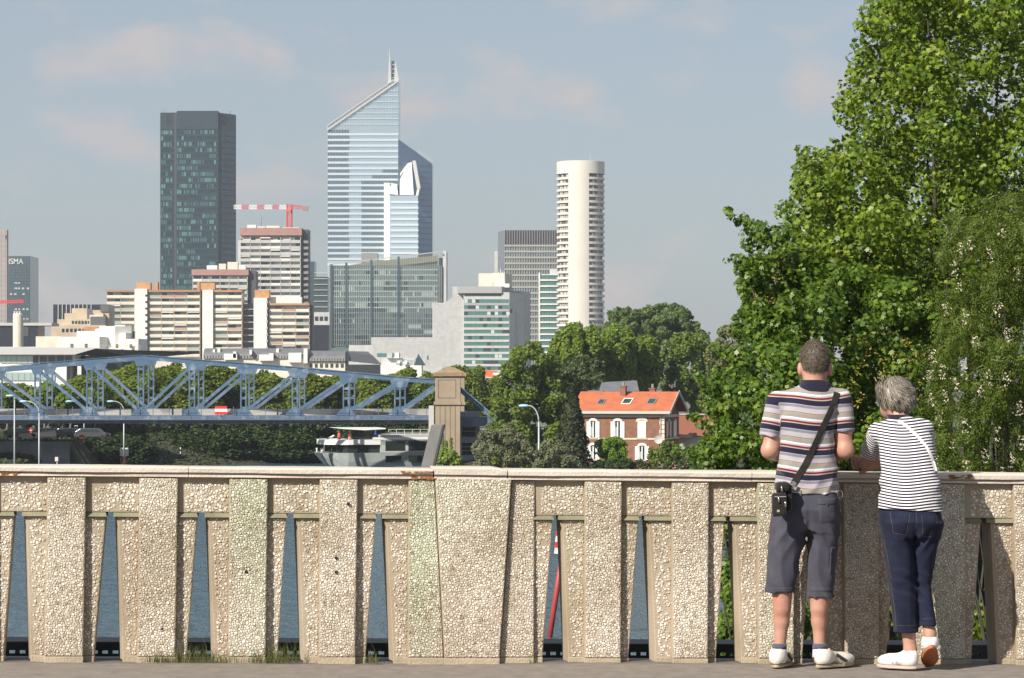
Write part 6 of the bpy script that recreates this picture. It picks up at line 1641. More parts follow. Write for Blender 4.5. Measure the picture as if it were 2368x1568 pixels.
tree('dark_bush', 'low dark hedge below the round bright bush', 'bush', [(1360, 1095), (1366, 1066), (1420, 1062), (1450, 1060), (1500, 1068), (1500, 1095)], 276, 1.3, 44, (5, 11), 5000, .095, T_CLUMP, 'leaf_dark', 69, trunk=.08)
tree('rose_hedge', 'dark hedge with pink roses below the ground floor window', 'bush', [(1478, 1096), (1480, 1070), (1540, 1064), (1596, 1068), (1600, 1096)], 272, .9, 30, (6, 11), 2400, .11, T_CLUMP, 'leaf_dark', 70, trunk=.06)
def roses():
    g = np.random.default_rng(3); t = [o for o in COL.objects if o.name.startswith('rose_hedge')][0]; o = np.array(org(t))
    for k in range(16):
        D = 270.5; px, py = random.uniform(1490, 1590), random.uniform(1066, 1088); cc = np.array([[PX(px, D), D, PZ(py, D)]] * 5) + g.normal(0, .05, (5, 3))
        V, Fc = place(T_OVAL, cc, g.normal(size=(5, 3)) + np.array([0, -1, .3]), g.uniform(0, 6, 5), np.full(5, .07)); b_ = bpy.data.objects.new('rose', mesh_np('rose', V - o, Fc, 'rose')); COL.objects.link(b_); b_.parent = t
roses()
tree('ivy_shrub', 'yellow green shrub at the foot of the tan bridge pylon', 'bush', [(1006, 1092), (1010, 1052), (1030, 1034), (1056, 1046), (1074, 1066), (1080, 1092)], 345, 1.4, 26, (7, 13), 2200, .17, T_CLUMP, 'leaf_ivy', 71, trunk=.08)
def conifer():
    D = 276; g = np.random.default_rng(14); zt, zb = PZ(888, D), -8.3; x0 = PX(1322, D); n = 7000
    t = thing('conifer_tree', (x0, D, zb), 'dark pointed conifer standing left of the brick house', 'tree')
    f = g.random(n) ** .75; a = g.uniform(0, 6.283, n); rr = (M(54, D)) * (1 - f) ** .8 * (.62 + .38 * g.random(n)) * (1 + .16 * np.sin(a * 5 + f * 30)) + .12
    C = np.stack([x0 + rr * np.cos(a), D + rr * np.sin(a), zb + (zt - zb) * f - rr * .25], 1); N = np.stack([np.cos(a), np.sin(a), np.full(n, .7)], 1) + g.normal(0, .5, (n, 3))
    V, Fc = place(T_CLUMP, C, N, g.uniform(0, 6.28, n), g.uniform(.10, .2, n)); o = np.array(org(t))
    c_ = bpy.data.objects.new('crown', mesh_np('crown', V - o, Fc, 'leaf_conifer')); COL.objects.link(c_); c_.parent = t; c_['kind'] = 'stuff'
    obj('trunk', MB().tube([(x0, D, zb), (x0, D, zt - .5)], [.22, .03], 7), 'bark', t)
conifer()
# ivy climbing the pylon shaft
def ivy():
    D = BD - 3.06; g = np.random.default_rng(8); t = thing('climbing_ivy', (PX(1036, D), D, -9.5), 'thin strands of ivy climbing the tan bridge pylon', 'ivy')
    for px, top in ((1022, 1000), (1031, 1018), (1042, 1012)):
        n = 160; yy = g.uniform(top, 1060, n); C = np.stack([PX(px + g.normal(0, 1.3, n), D), np.full(n, D) - .03, EYE - (yy - HY) * D / FPX], 1)
        V, Fc = place(T_OVAL, C, g.normal(0, .4, (n, 3)) + np.array([0, -1, .4]), g.uniform(0, 6, n), g.uniform(.07, .13, n))
        b_ = bpy.data.objects.new('ivy_strand', mesh_np('ivy_strand', V - np.array(org(t)), Fc, 'leaf_ivy')); COL.objects.link(b_); b_.parent = t; b_['kind'] = 'stuff'
ivy()

# --- row of plane trees along the far bank, behind the bridge: four grown trees, copied
def bank_proto(seed, w, h, trunkh, nleaf, lm, lsize=.36, nb=34, rmin=.8, rmax=1.9):
    g = np.random.default_rng(seed); q = random.Random(seed); bl = []
    while len(bl) < nb:
        x, y, z = q.uniform(-1, 1), q.uniform(-1, 1), q.uniform(-1, 1)
        if x * x + y * y + z * z > 1: continue
        r = q.uniform(rmin, rmax); bl.append((x * (w / 2 - r * .6), y * (w / 2 - r * .6), trunkh + (h - trunkh) / 2 + z * ((h - trunkh) / 2 - r * .6), r))
    C, N = shell(bl, nleaf, g, .5, .6, .45, .7)
    V, Fc = place(T_CLUMP, C, N, g.uniform(0, 6.28, nleaf), lsize * g.uniform(.6, 1.2, nleaf))
    cm = mesh_np('crown', V, Fc, lm)
    tb = limb_mesh((0, 0, 0), q.sample(bl, 8), .28, seed); tm = bpy.data.meshes.new('trunk'); tm.from_pydata(tb.v, [], tb.f); tm.materials.append(MATS['bark_pale'])
    return cm, tm
protos = [bank_proto(100 + i, 6.6, 9.6 + .5 * i, 1.2, 11000, 'leaf_bank', .22, 70, .5, 1.4) for i in range(4)]
def bank_tree(i, px, D, topy, label, name='plane_tree_row', pr=protos, hb=9.6, group='plane trees along the far bank', zb=None, sx=1.0, cat='tree'):
    x = PX(px, D); zb = float(ground_z(np.array(x), np.array(D))) - .1 if zb is None else zb
    t = thing(name, (x, D, zb), label, cat, group); k = i % len(pr); s = (PZ(topy, D) - zb) / (hb + .5 * k)
    t.scale = (s * sx, s * sx, s); t.rotation_euler = (0, 0, random.uniform(0, 6.28))
    for nm, me in (('crown', pr[k][0]), ('trunk', pr[k][1])):
        o = bpy.data.objects.new(nm, me); COL.objects.link(o); o.parent = t
        if nm == 'crown': o['kind'] = 'stuff'
tops = [(-30, 884), (24, 880), (82, 905), (140, 890), (196, 868), (246, 850), (300, 842), (352, 846), (404, 838), (455, 844), (508, 840), (560, 850), (615, 855), (668, 872), (720, 862), (772, 858), (826, 866), (880, 860), (935, 852), (985, 856)]
for i, (px, ty) in enumerate(tops):
    w_ = ('%s plane tree from the left edge in the row behind the bridge' % ORD[i]) if i < 10 else ('%s plane tree leftward from the pylon in the row behind the bridge' % ORD[len(tops) - 1 - i])
    bank_tree(i, px, 420 + random.uniform(-6, 8), ty, w_, sx=1.28)
for i, (px, ty) in enumerate([(1060, 838), (1100, 848), (1140, 866)]):
    bank_tree(i + 1, px, 432, ty, ['round tree just right of the bridge pylons', 'round tree in front of the tiled office foot', 'round tree below the small orange roof'][i], group='trees right of the pylon')
# dark undergrowth and overhanging trees on the shaded bank, under the bridge
dprotos = [bank_proto(200 + i, 7.2, 7.0 + .5 * i, .6, 8000, 'leaf_dark', .22, 60, .6, 1.4) for i in range(3)]  # the bank's shade is painted into these dark leaves
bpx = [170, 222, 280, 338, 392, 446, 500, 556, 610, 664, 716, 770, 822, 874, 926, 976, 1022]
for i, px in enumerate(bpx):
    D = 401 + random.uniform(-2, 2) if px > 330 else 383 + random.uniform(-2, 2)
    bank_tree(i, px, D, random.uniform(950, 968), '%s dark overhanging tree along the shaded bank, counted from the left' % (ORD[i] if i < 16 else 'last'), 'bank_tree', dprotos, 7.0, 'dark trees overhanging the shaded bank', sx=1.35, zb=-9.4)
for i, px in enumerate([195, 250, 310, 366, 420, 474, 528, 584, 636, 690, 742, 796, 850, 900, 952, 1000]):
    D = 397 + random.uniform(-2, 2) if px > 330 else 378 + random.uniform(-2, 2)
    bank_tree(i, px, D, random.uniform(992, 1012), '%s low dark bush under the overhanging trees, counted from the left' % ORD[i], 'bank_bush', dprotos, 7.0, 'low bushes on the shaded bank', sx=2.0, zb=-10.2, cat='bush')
for i, px in enumerate([-30, 6, 34, 60, 98, 134, 165]):
    bank_tree(i, px, 380 + (i % 3) * 3, random.uniform(952, 966), '%s dark tree behind the parked cars, counted from the left' % ORD[i], 'quay_tree', dprotos, 7.0, 'dark trees behind the parked cars', zb=LAND + .9, sx=.8)
for i, (px, ty) in enumerate([(14, 905), (52, 900), (100, 905), (128, 902), (160, 905), (216, 905)]):
    D = 374 + i % 2 * 2; x = PX(px, D); t = thing('bare_trunk', (x, D, LAND), '%s slender trunk beside the parked cars, from the left' % ORD[i], 'tree', 'slender tree trunks on the quay')
    obj('trunk', MB().tube([(x, D, LAND), (x + .2, D, LAND + 2), (x + .1, D, LAND + 4.4)], [.17, .14, .11], 7), 'bark_pale', t)
    g = np.random.default_rng(300 + i); C, N = shell([(x + q_[0], D + q_[1], LAND + 5 + q_[2], 1.1) for q_ in g.uniform(-1, 1, (7, 3))], 700, g); V, Fc = place(T_CLUMP, C, N, g.uniform(0, 6, 700), g.uniform(.2, .4, 700))
    c_ = bpy.data.objects.new('crown', mesh_np('crown', V - np.array(org(t)), Fc, 'leaf_mid')); COL.objects.link(c_); c_.parent = t; c_['kind'] = 'stuff'

def bank_cover():
    C = cover(); g = np.random.default_rng(56); n = len(C); N = g.normal(0, .6, (n, 3)) + np.array([0, -.5, 1.0])
    V, Fc = place(T_CLUMP, C, N, g.uniform(0, 6.28, n), g.uniform(.14, .34, n))
    o = bpy.data.objects.new('ground_cover', mesh_np('ground_cover', V, Fc, leafmat('leaf_cover', (.016, .028, .008), (.045, .058, .018), .15, rough=.7))); COL.objects.link(o)  # dark leaf colour carries the shade lying on the slope
    props(o, 'dark ivy and grass covering the shaded far river bank', 'ground cover', kind='stuff')
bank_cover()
# ------------------------------------------------------------------ people: smooth bodies and clothes grown from distance fields
def snet(f, lo, hi, h):
    """surface of f = 0 on a grid (naive surface nets)"""
    lo, hi = np.array(lo, float), np.array(hi, float); n = np.ceil((hi - lo) / h).astype(int) + 1
    ax = [lo[i] + h * np.arange(n[i]) for i in range(3)]
    G = np.stack(np.meshgrid(*ax, indexing='ij'), -1).reshape(-1, 3).astype(np.float32)
    v = f(G).reshape(n).astype(np.float32)
    cs = [m - 1 for m in n]; acc = np.zeros((*cs, 3), np.float32); cnt = np.zeros(cs, np.float32)
    offs = [(i, j, k) for i in (0, 1) for j in (0, 1) for k in (0, 1)]
    S = lambda o: v[o[0]:o[0] + cs[0], o[1]:o[1] + cs[1], o[2]:o[2] + cs[2]]
    for a in offs:
        for d in range(3):
            if a[d]: continue
            b = list(a); b[d] = 1; va, vb = S(a), S(b); m = (va < 0) != (vb < 0)
            t = np.where(m, va / np.where(m, va - vb, 1), 0); p = [np.full(cs, a[i], np.float32) for i in range(3)]; p[d] = t
            for i in range(3): acc[..., i] += np.where(m, p[i], 0)
            cnt += m
    act = cnt > 0; idx = -np.ones(cs, np.int64); idx[act] = np.arange(act.sum())
    ijk = np.argwhere(act); V = lo + h * (ijk + acc[act] / cnt[act][:, None])
    Fs = []
    for d in range(3):
        u, w = (d + 1) % 3, (d + 2) % 3
        sl0 = [slice(None)] * 3; sl1 = [slice(None)] * 3; sl0[d] = slice(0, n[d] - 1); sl1[d] = slice(1, n[d])
        va, vb = v[tuple(sl0)], v[tuple(sl1)]; e = np.argwhere((va < 0) != (vb < 0))
        e = e[(e[:, u] > 0) & (e[:, w] > 0) & (e[:, u] < cs[u]) & (e[:, w] < cs[w])]
        def at(du, dw):
            q = e.copy(); q[:, u] += du; q[:, w] += dw; return idx[q[:, 0], q[:, 1], q[:, 2]]
        Q = np.stack([at(-1, -1), at(0, -1), at(0, 0), at(-1, 0)], 1)
        neg = va[e[:, 0], e[:, 1], e[:, 2]] < 0
        Q[~neg] = Q[~neg][:, ::-1]; Fs.append(Q)
    return V, np.concatenate(Fs)

def smin(a, b, k):
    h = np.clip(.5 + .5 * (b - a) / k, 0, 1); return b + (a - b) * h - k * h * (1 - h)
def rc(P, a, b, ra, rb, flat=None):
    a, b = np.array(a, np.float32), np.array(b, np.float32); ab = b - a; t = np.clip(((P - a) @ ab) / max(float(ab @ ab), 1e-9), 0, 1)
    w = P - (a + t[:, None] * ab)
    if flat is not None:
        nrm, k = np.array(flat[0], np.float32), flat[1]; nrm = nrm / np.linalg.norm(nrm); w = w + np.outer((w @ nrm) * (k - 1), nrm)
    return np.linalg.norm(w, axis=1) - (ra + (rb - ra) * t)
def el(P, c, r):
    q = P - np.array(c, np.float32); r = np.array(r, np.float32); k0 = np.linalg.norm(q / r, axis=1); k1 = np.linalg.norm(q / (r * r), axis=1); return k0 * (k0 - 1) / np.maximum(k1, 1e-6)
def loft(P, rows, pw=2.4, cap=True):
    """rows: (z, cx, cy, rx, ry), rising z"""
    r = np.array(rows); z = P[:, 2]; I = lambda k: np.interp(z, r[:, 0], r[:, k])
    rx, ry = I(3), I(4); q = (np.abs((P[:, 0] - I(1)) / rx) ** pw + np.abs((P[:, 1] - I(2)) / ry) ** pw) ** (1 / pw)
    d = (q - 1) * np.minimum(rx, ry)
    return np.maximum(d, np.maximum(r[0, 0] - z, z - r[-1, 0])) if cap else d
def ripple(P, amp, seed, freq=(30, 30, 30), n=6):
    q = np.random.default_rng(seed); o = np.zeros(len(P), np.float32)
    for i in range(n):
        k = q.normal(size=3) * np.array(freq); o += np.sin(P @ k.astype(np.float32) + q.uniform(0, 6.28))
    return o * amp / n
def union(ds, k):
    o = ds[0]
    for d in ds[1:]: o = smin(o, d, k)
    return o

def hand_sdf(P, wrist, fwd, side, curl=.9, thumb=1):
    """palm, four unequal jointed fingers and a thumb from the side of the palm; fingers curl towards -normal"""
    w = Vector(wrist); f = Vector(fwd).normalized(); s = Vector(side); s = (s - f * s.dot(f)).normalized(); nrm = f.cross(s)
    keep = np.linalg.norm(P - np.array(wrist, np.float32), axis=1) < .26; full = np.full(len(P), .2, np.float32); P = P[keep]
    ds = [rc(P, w, w + f * .085, .024, .030, (nrm, 1.7)), rc(P, w + f * .045 - s * .02, w + f * .085 + s * .022, .018, .018, (nrm, 1.3))]
    fingers = []
    for i, (off, L) in enumerate(((-.030, .070), (-.010, .080), (.010, .076), (.029, .060))):
        p = w + f * .085 + s * off; d = f.copy(); ang = curl * .55
        for j, seg in enumerate((.45, .32, .23)):
            d = (d * math.cos(ang) - nrm * math.sin(ang)).normalized() if j else (d * math.cos(ang * .7) - nrm * math.sin(ang * .7)).normalized()
            e = p + d * (L * seg); fingers.append(rc(P, p, e, .0092 - .0008 * j, .0086 - .0009 * j)); p = e
            nrm2 = nrm
    p = w + f * .03 - s * .03 * thumb; d = (f * .75 - s * .6 * thumb - nrm * .25).normalized(); e = p + d * .035; d2 = (f * .9 - s * .1 * thumb - nrm * .4).normalized()
    fingers += [rc(P, p, e, .0125, .0105), rc(P, e, e + d2 * .030, .0105, .0088)]
    pal = union(ds, .012)
    for q in fingers: pal = smin(pal, q, .005)
    full[keep] = pal
    return full

class Person:
    def __init__(s, px, py, D, label):
        s.fr = Fr(PX(px, D), D, PZ(py, D)); s.t = thing('person', s.fr.o, label, 'person')
    def add(s, name, f, lo, hi, h, m, parent=None, attr=None):
        V, Fq = snet(f, lo, hi, h)
        me = mesh_np(name, V, Fq, m); me.polygons.foreach_set('use_smooth', [True] * len(me.polygons))
        o = bpy.data.objects.new(name, me); COL.objects.link(o); o.parent = parent or s.t; ORG[o.name] = org(s.t)
        if attr is not None:
            a = me.attributes.new('stripe', 'FLOAT', 'POINT'); a.data.foreach_set('value', np.ascontiguousarray(attr(V.astype(np.float32)), dtype=np.float32))
        o['bvh'] = 0; del o['bvh']
        return o, BVHTree.FromPolygons([tuple(v) for v in V.tolist()], [tuple(q) for q in Fq.tolist()])
    def mb(s, name, b, m, parent=None, smooth=False, bevel=0.0):
        q = MB(); q.v = [s.fr(*v) for v in b.v]; q.f = b.f
        o = obj(name, q, m, parent or s.t, smooth, bevel=bevel); return o

def strip(bvh, path, width, off=.004, axis=(0, 1, 0), start=-1.0, n=40, thick=.003):
    """band laid on a surface: path of (x, z) points, hit from the viewer's side"""
    pts = [Vector((p[0], 0, p[1])) for p in path]; seg = [(pts[i + 1] - pts[i]).length for i in range(len(pts) - 1)]; tot = sum(seg); b = MB(); rows = []
    for k in range(n + 1):
        d = tot * k / n; i = 0
        while i < len(seg) - 1 and d > seg[i]: d -= seg[i]; i += 1
        p = pts[i].lerp(pts[i + 1], min(1, d / seg[i])); tg = (pts[i + 1] - pts[i]).normalized(); nr = Vector((-tg.z, 0, tg.x)); row = []
        for u in (-.5, -.17, .17, .5):
            q = p + nr * (width * u); h = bvh.ray_cast(Vector((q.x, start, q.z)), Vector(axis))
            row.append(None if h[0] is None else h[0].y - off)
        ys = [y for y in row if y is not None]
        if not ys: continue
        y0 = min(ys); rows.append([(p + nr * (width * u)).copy() for u in (-.5, -.17, .17, .5)])
        for r_, y in zip(rows[-1], row): r_.y = y if y is not None and y < y0 + .02 else y0 + .01
    for r_ in rows: b.v += [tuple(q) for q in r_] + [(q.x, q.y + thick, q.z) for q in r_]
    for i in range(len(rows) - 1):
        a, c = 8 * i, 8 * (i + 1)
        for j in range(3): b.f.append((a + j, c + j, c + j + 1, a + j + 1))
        b.f += [(a, a + 4, c + 4, c), (a + 3, c + 3, c + 7, a + 7)]
    return b
def patch(bvh, poly, off=.004, start=-1.0, n=10, axis=(0, 1, 0)):
    """cloth patch such as a pocket: quad (bl, br, tr, tl) of (x, z) laid on the surface, with a rim"""
    bl, br, tr, tl = [np.array(p) for p in poly]; b = MB(); ok = True; Y = {}
    for j in range(n + 1):
        for i in range(n + 1):
            u, v = i / n, j / n; p = (bl * (1 - u) + br * u) * (1 - v) + (tl * (1 - u) + tr * u) * v
            h = bvh.ray_cast(Vector((p[0], start, p[1])), Vector(axis)); e = i in (0, n) or j in (0, n)
            y = (h[0].y if h[0] is not None else None); Y[(i, j)] = y
            b.v.append((p[0], (y if y is not None else 0) - (off if not e else -.001), p[1]))
    b.f = [(j * (n + 1) + i, j * (n + 1) + i + 1, (j + 1) * (n + 1) + i + 1, (j + 1) * (n + 1) + i) for j in range(n) for i in range(n) if all(Y[q] is not None for q in ((i, j), (i + 1, j), (i + 1, j + 1), (i, j + 1)))]
    return b

def shoe(per, name, origin, u, up, L, wid, m_up, m_sole, hi=.085, lab=None, th=.020):
    """origin = heel on the sole; u = heel to toe; up = away from the sole"""
    u = Vector(u).normalized(); up = Vector(up); up = (up - u * up.dot(u)).normalized(); sd = u.cross(up); o = Vector(origin); Mx = np.array([list(u), list(sd), list(up)], np.float32); ov = np.array(o, np.float32)
    def loc(P): return (P - ov) @ Mx.T
    def f(P):
        q = loc(P); k = L / .28
        d = union([el(q, (.052 * k, 0, .050), (.055 * k, wid * .40, .050)), el(q, (.20 * k, .004, .036), (.078 * k, wid * .5, .034)), rc(q, (.06 * k, 0, .060), (.19 * k, .003, .042), .036, .026, ((0, 1, 0), .85)), rc(q, (.045 * k, 0, .05), (.045 * k, 0, hi), .034, .036, ((0, 1, 0), 1.0))], .025)
        d = np.maximum(d, -(rc(q, (.05 * k, 0, hi - .006), (.05 * k, 0, hi + .09), .026, .034)))
        return np.maximum(d, .016 - q[:, 2])
    c = [o + u * (L * .5)]; R_ = L * .62 + .03
    cc = np.array(c[0] + up * .04)
    so, bv = per.add(name, f, cc - R_ * np.array([1, 1, 1]) * .95, cc + R_ * .95, .0058, m_up)
    if lab: so['label'] = lab
    b = MB(); nn = 26; pts = []
    for k in range(nn):
        a = 2 * math.pi * k / nn; x = L * .5 + L * .515 * math.cos(a); hw = wid * (.56 if math.cos(a) > -.1 else .47) ; y = hw * math.sin(a) * (1 - .10 * abs(math.cos(a)) ** 3); pts.append((x, y))
    for zz, sc in ((0, .97), (.004, 1.0), (th, 1.0), (th + .002, .96)):
        for x, y in pts: b.v.append(tuple(o + u * (L * .5 + (x - L * .5) * sc) + sd * (y * sc) + up * zz))
    for j in range(3):
        for k in range(nn): b.f.append((j * nn + k, j * nn + (k + 1) % nn, (j + 1) * nn + (k + 1) % nn, (j + 1) * nn + k))
    b.f += [tuple(range(nn - 1, -1, -1)), tuple(3 * nn + k for k in range(nn))]
    per.mb('sole', b, m_sole, so, False)
    W = lambda x, y, z_: tuple(o + u * x + sd * y + up * z_)
    return so, W

def skin_mat(name, c, c2):
    m = mat(name, c, .5, col2=c2, nscale=9, bump=.12, bscale=160, thr=(.35, .7)); b = m.node_tree.nodes['Principled BSDF']
    b.inputs['Subsurface Weight'].default_value = .12; b.inputs['Subsurface Radius'].default_value = (.02, .008, .004); b.inputs['Subsurface Scale'].default_value = .3
    return m
skin_mat('skin_man', (.43, .245, .180), (.37, .175, .125)); skin_mat('skin_woman', (.43, .24, .175), (.36, .175, .125))
def cloth_mat(name, c, c2=None, weave=900, bump=.25, sheen=.2, rough=.9):
    m = mat(name, c, rough, col2=c2, nscale=14, bump=bump, bscale=weave); m.node_tree.nodes['Principled BSDF'].inputs['Sheen Weight'].default_value = sheen; m.node_tree.nodes['Principled BSDF'].inputs['Specular IOR Level'].default_value = .2; return m
cloth_mat('shorts_cloth', (.062, .062, .082), (.048, .048, .065), sheen=.05); cloth_mat('denim', (.008, .0105, .026), (.014, .018, .040), sheen=.04); cloth_mat('navy_knit', (.012, .012, .026)); cloth_mat('strap_black', (.012, .011, .010), (.02, .018, .016)); cloth_mat('white_strap', (.72, .71, .68))
cloth_mat('sock_grey', (.075, .080, .115)); cloth_mat('sock_white', (.62, .63, .70)); mat('stitch', (.055, .05, .055), .9); mat('shoe_white', (.68, .66, .60), .55, col2=(.58, .55, .48), nscale=30); mat('shoe_cream', (.72, .70, .66), .5)
mat('sole_yellow', (.42, .36, .24), .8, col2=(.30, .25, .17), nscale=20); mat('sole_orange', (.36, .12, .05), .7); mat('shoe_brown', (.06, .045, .035), .6); mat('chrome', (.55, .55, .53), .25, metal=.9)
def stripe_mat(name, stops, period, phase):
    m = bpy.data.materials.new(name); m.use_nodes = True; MATS[name] = m; n, l = m.node_tree.nodes, m.node_tree.links; p = n['Principled BSDF']; p.inputs['Roughness'].default_value = .9; p.inputs['Specular IOR Level'].default_value = .2; p.inputs['Sheen Weight'].default_value = .15
    a = n.new('ShaderNodeAttribute'); a.attribute_name = 'stripe'
    m1 = n.new('ShaderNodeMath'); m1.operation = 'MULTIPLY_ADD'; m1.inputs[1].default_value = -1 / period; m1.inputs[2].default_value = phase / period; l.new(a.outputs['Fac'], m1.inputs[0])
    m2 = n.new('ShaderNodeMath'); m2.operation = 'FRACT'; l.new(m1.outputs[0], m2.inputs[0])
    r = n.new('ShaderNodeValToRGB'); r.color_ramp.interpolation = 'CONSTANT'; r.color_ramp.elements.remove(r.color_ramp.elements[1]); r.color_ramp.elements[0].color = (*stops[0][1], 1)
    for pos, c in stops[1:]: e = r.color_ramp.elements.new(pos); e.color = (*c, 1)
    l.new(m2.outputs[0], r.inputs[0]); l.new(r.outputs[0], p.inputs['Base Color'])
    t = n.new('ShaderNodeTexCoord'); z = n.new('ShaderNodeTexNoise'); z.inputs['Scale'].default_value = 26; z.inputs['Detail'].default_value = 5; l.new(t.outputs['Object'], z.inputs['Vector']); bp = n.new('ShaderNodeBump'); bp.inputs['Strength'].default_value = .25; bp.inputs['Distance'].default_value = .012; l.new(z.outputs['Fac'], bp.inputs['Height']); l.new(bp.outputs[0], p.inputs['Normal'])
    return m
NV, LV, RD, GG, WH, BG = (.010, .011, .032), (.335, .315, .35), (.15, .009, .022), (.235, .22, .195), (.58, .55, .58), (.33, .285, .22)
stripe_mat('polo_stripes', [(0, NV), (.085, LV), (.115, NV), (.132, LV), (.152, NV), (.168, LV), (.19, NV), (.204, LV), (.40, RD), (.42, BG), (.435, GG), (.62, WH), (.69, LV), (.75, RD), (.825, BG), (.87, NV)], .1315, 1.424)
stripe_mat('breton_stripes', [(0, (.020, .014, .035)), (.55, (.74, .73, .74))], .0158, 1.4)

# ---- man
man = Person(1865, 1543, 15.99, 'tall grey haired man in striped polo shirt leaning on the parapet')
def man_body(P):
    hx = .046
    head = union([el(P, (hx, .018, 1.640), (.073, .093, .112)), el(P, (hx, .050, 1.585), (.056, .068, .072))], .03)
    head = smin(head, el(P, (hx, .128, 1.615), (.014, .022, .024)), .015)
    for s in (-1, 1):
        head = smin(head, el(P, (hx + s * .081, .002, 1.603), (.014, .025, .037)), .008)
        head = np.maximum(head, -el(P, (hx + s * .032, .118, 1.640), (.016, .012, .010)))
    head = np.maximum(head, -el(P, (hx, .125, 1.565), (.024, .010, .004)))
    d = smin(head, rc(P, (.040, -.012, 1.48), (hx, .002, 1.60), .063, .057), .03)
    d = smin(d, loft(P, [(.86, 0, 0, .15, .11), (1.0, 0, 0, .145, .105), (1.12, 0, 0, .138, .098), (1.25, -.004, -.004, .138, .098), (1.38, .008, -.008, .145, .09), (1.44, .02, -.006, .12, .075), (1.49, .03, 0, .06, .05)]), .03)
    for sx, sh, e, w in ((-1, (-.155, -.01, 1.415), (-.199, -.03, 1.168), (-.085, .215, 1.115)), (1, (.18, -.005, 1.425), (.206, -.022, 1.168), (.10, .225, 1.11))):
        d = smin(d, rc(P, sh, e, .050, .042), .03); d = smin(d, rc(P, e, w, .043, .027), .025)
        m1 = [e[i] + (w[i] - e[i]) * .3 for i in range(3)]; d = smin(d, rc(P, e, m1, .041, .043), .02)
        d = smin(d, hand_sdf(P, w, (-.35 * sx, .9, -.1), (1, .3, 0), 1.1, 1 if sx < 0 else -1), .014)
    for kx, ax, cx in ((-.125, -.147, -.135), (.078, .070, .066)):
        d = smin(d, rc(P, (kx * .75, 0, .86), (kx, .0, .47), .066, .050), .03); d = smin(d, rc(P, (kx, 0, .47), (cx, -.018, .25), .050, .037), .03); d = smin(d, rc(P, (cx, -.018, .25), (ax, -.018, .085), .037, .031), .03)
        d = smin(d, rc(P, (cx - .001, -.030, .40), (cx, -.032, .32), .046, .043), .035); d = smin(d, rc(P, (ax, -.018, .10), (ax, -.03, .045), .031, .034), .02)
    return d + ripple(P, .0008, 4, (70, 70, 70))
body, _ = man.add('body', man_body, (-.27, -.14, .02), (.28, .40, 1.765), .0072, 'skin_man')
SL_A, SL_B = (np.array((-.160, -.012, 1.425), np.float32), np.array((-.199, -.026, 1.235), np.float32)), (np.array((.183, -.008, 1.435), np.float32), np.array((.199, -.020, 1.262), np.float32))
def polo_torso(P):
    d = loft(P, [(.935, .006, -.004, .173, .138), (1.0, .004, -.004, .166, .132), (1.12, 0, -.004, .156, .120), (1.25, -.004, -.008, .153, .120), (1.36, .006, -.012, .162, .115), (1.42, .018, -.012, .150, .102), (1.47, .032, -.008, .115, .086), (1.512, .042, -.002, .075, .07)], 2.3)
    d = smin(d, rc(P, (.03, -.006, 1.468), (-.150, -.010, 1.418), .060, .060), .03); return smin(d, rc(P, (.055, -.006, 1.470), (.175, -.008, 1.430), .058, .058), .03)
def sleeve(P, S, ra, rb):
    a, b = S; ax = (b - a) / np.linalg.norm(b - a); return np.maximum(rc(P, a, b + ax * .1, ra, rb), (P - b) @ ax)
def polo(P):
    d = polo_torso(P); d = smin(d, sleeve(P, SL_A, .060, .062), .016); d = smin(d, sleeve(P, SL_B, .060, .060), .016)
    # hem slopes, folds hang from the shoulders and gather at the waist
    fold = np.sin(P[:, 0] * 62 + 2.5 * np.sin(P[:, 2] * 9)) * np.clip((1.40 - P[:, 2]) * 4, 0, 1) * np.clip((P[:, 2] - 1.05) * 6, 0, 1)
    crease = np.sin(P[:, 2] * 75 + P[:, 0] * 30 + 2 * np.sin(P[:, 0] * 14)) * np.clip((1.14 - P[:, 2]) * 7, 0, 1)
    w = ripple(P, 1.2, 93, (9, 9, 9)); r1 = np.abs(np.sin(P[:, 0] * 30 + P[:, 2] * 17 + 3.5 * w)); r2 = np.abs(np.sin(P[:, 2] * 40 - P[:, 0] * 22 + 4 * w))
    d = d + .0030 * fold + .0028 * crease + .0060 * (r1 - .6) * np.clip((1.42 - P[:, 2]) * 4, 0, 1) + .0060 * (r2 - .6) * np.clip((1.16 - P[:, 2]) * 6, 0, 1) + ripple(P, .0055, 6, (22, 22, 22))
    d = np.maximum(d, (.955 - .045 * (P[:, 0] + .17) / .34) - P[:, 2] )
    return d
def polo_attr(V):
    t = polo_torso(V); s = V[:, 2] + .006 * np.sin(V[:, 0] * 9 + 1) - .02 * V[:, 0] * 0 + .010 * np.cos(V[:, 0] * 12) - .008 + ripple(V, .012, 41, (14, 14, 10))
    for S in (SL_A, SL_B):
        a, b = S; ax = (b - a) / np.linalg.norm(b - a); al = (V - a) @ ax; dd = rc(V, a, b, .062, .062); m = (dd < t - .004) & (al > .0); s = np.where(m, 1.452 - al - .015, s)
    return s
shirt, shirt_bvh = man.add('shirt', polo, (-.30, -.18, .90), (.30, .16, 1.55), .0055, 'polo_stripes', attr=polo_attr)
def collar(P):
    o_ = loft(P, [(1.480, .040, -.006, .094, .086), (1.52, .043, -.004, .083, .080), (1.545, .046, -.002, .073, .073)]); i_ = loft(P, [(1.40, .044, .002, .066, .068), (1.6, .046, .002, .066, .068)])
    return np.maximum(o_, -i_) 
man.add('collar', collar, (-.08, -.12, 1.46), (.17, .12, 1.59), .0045, 'navy_knit', shirt)
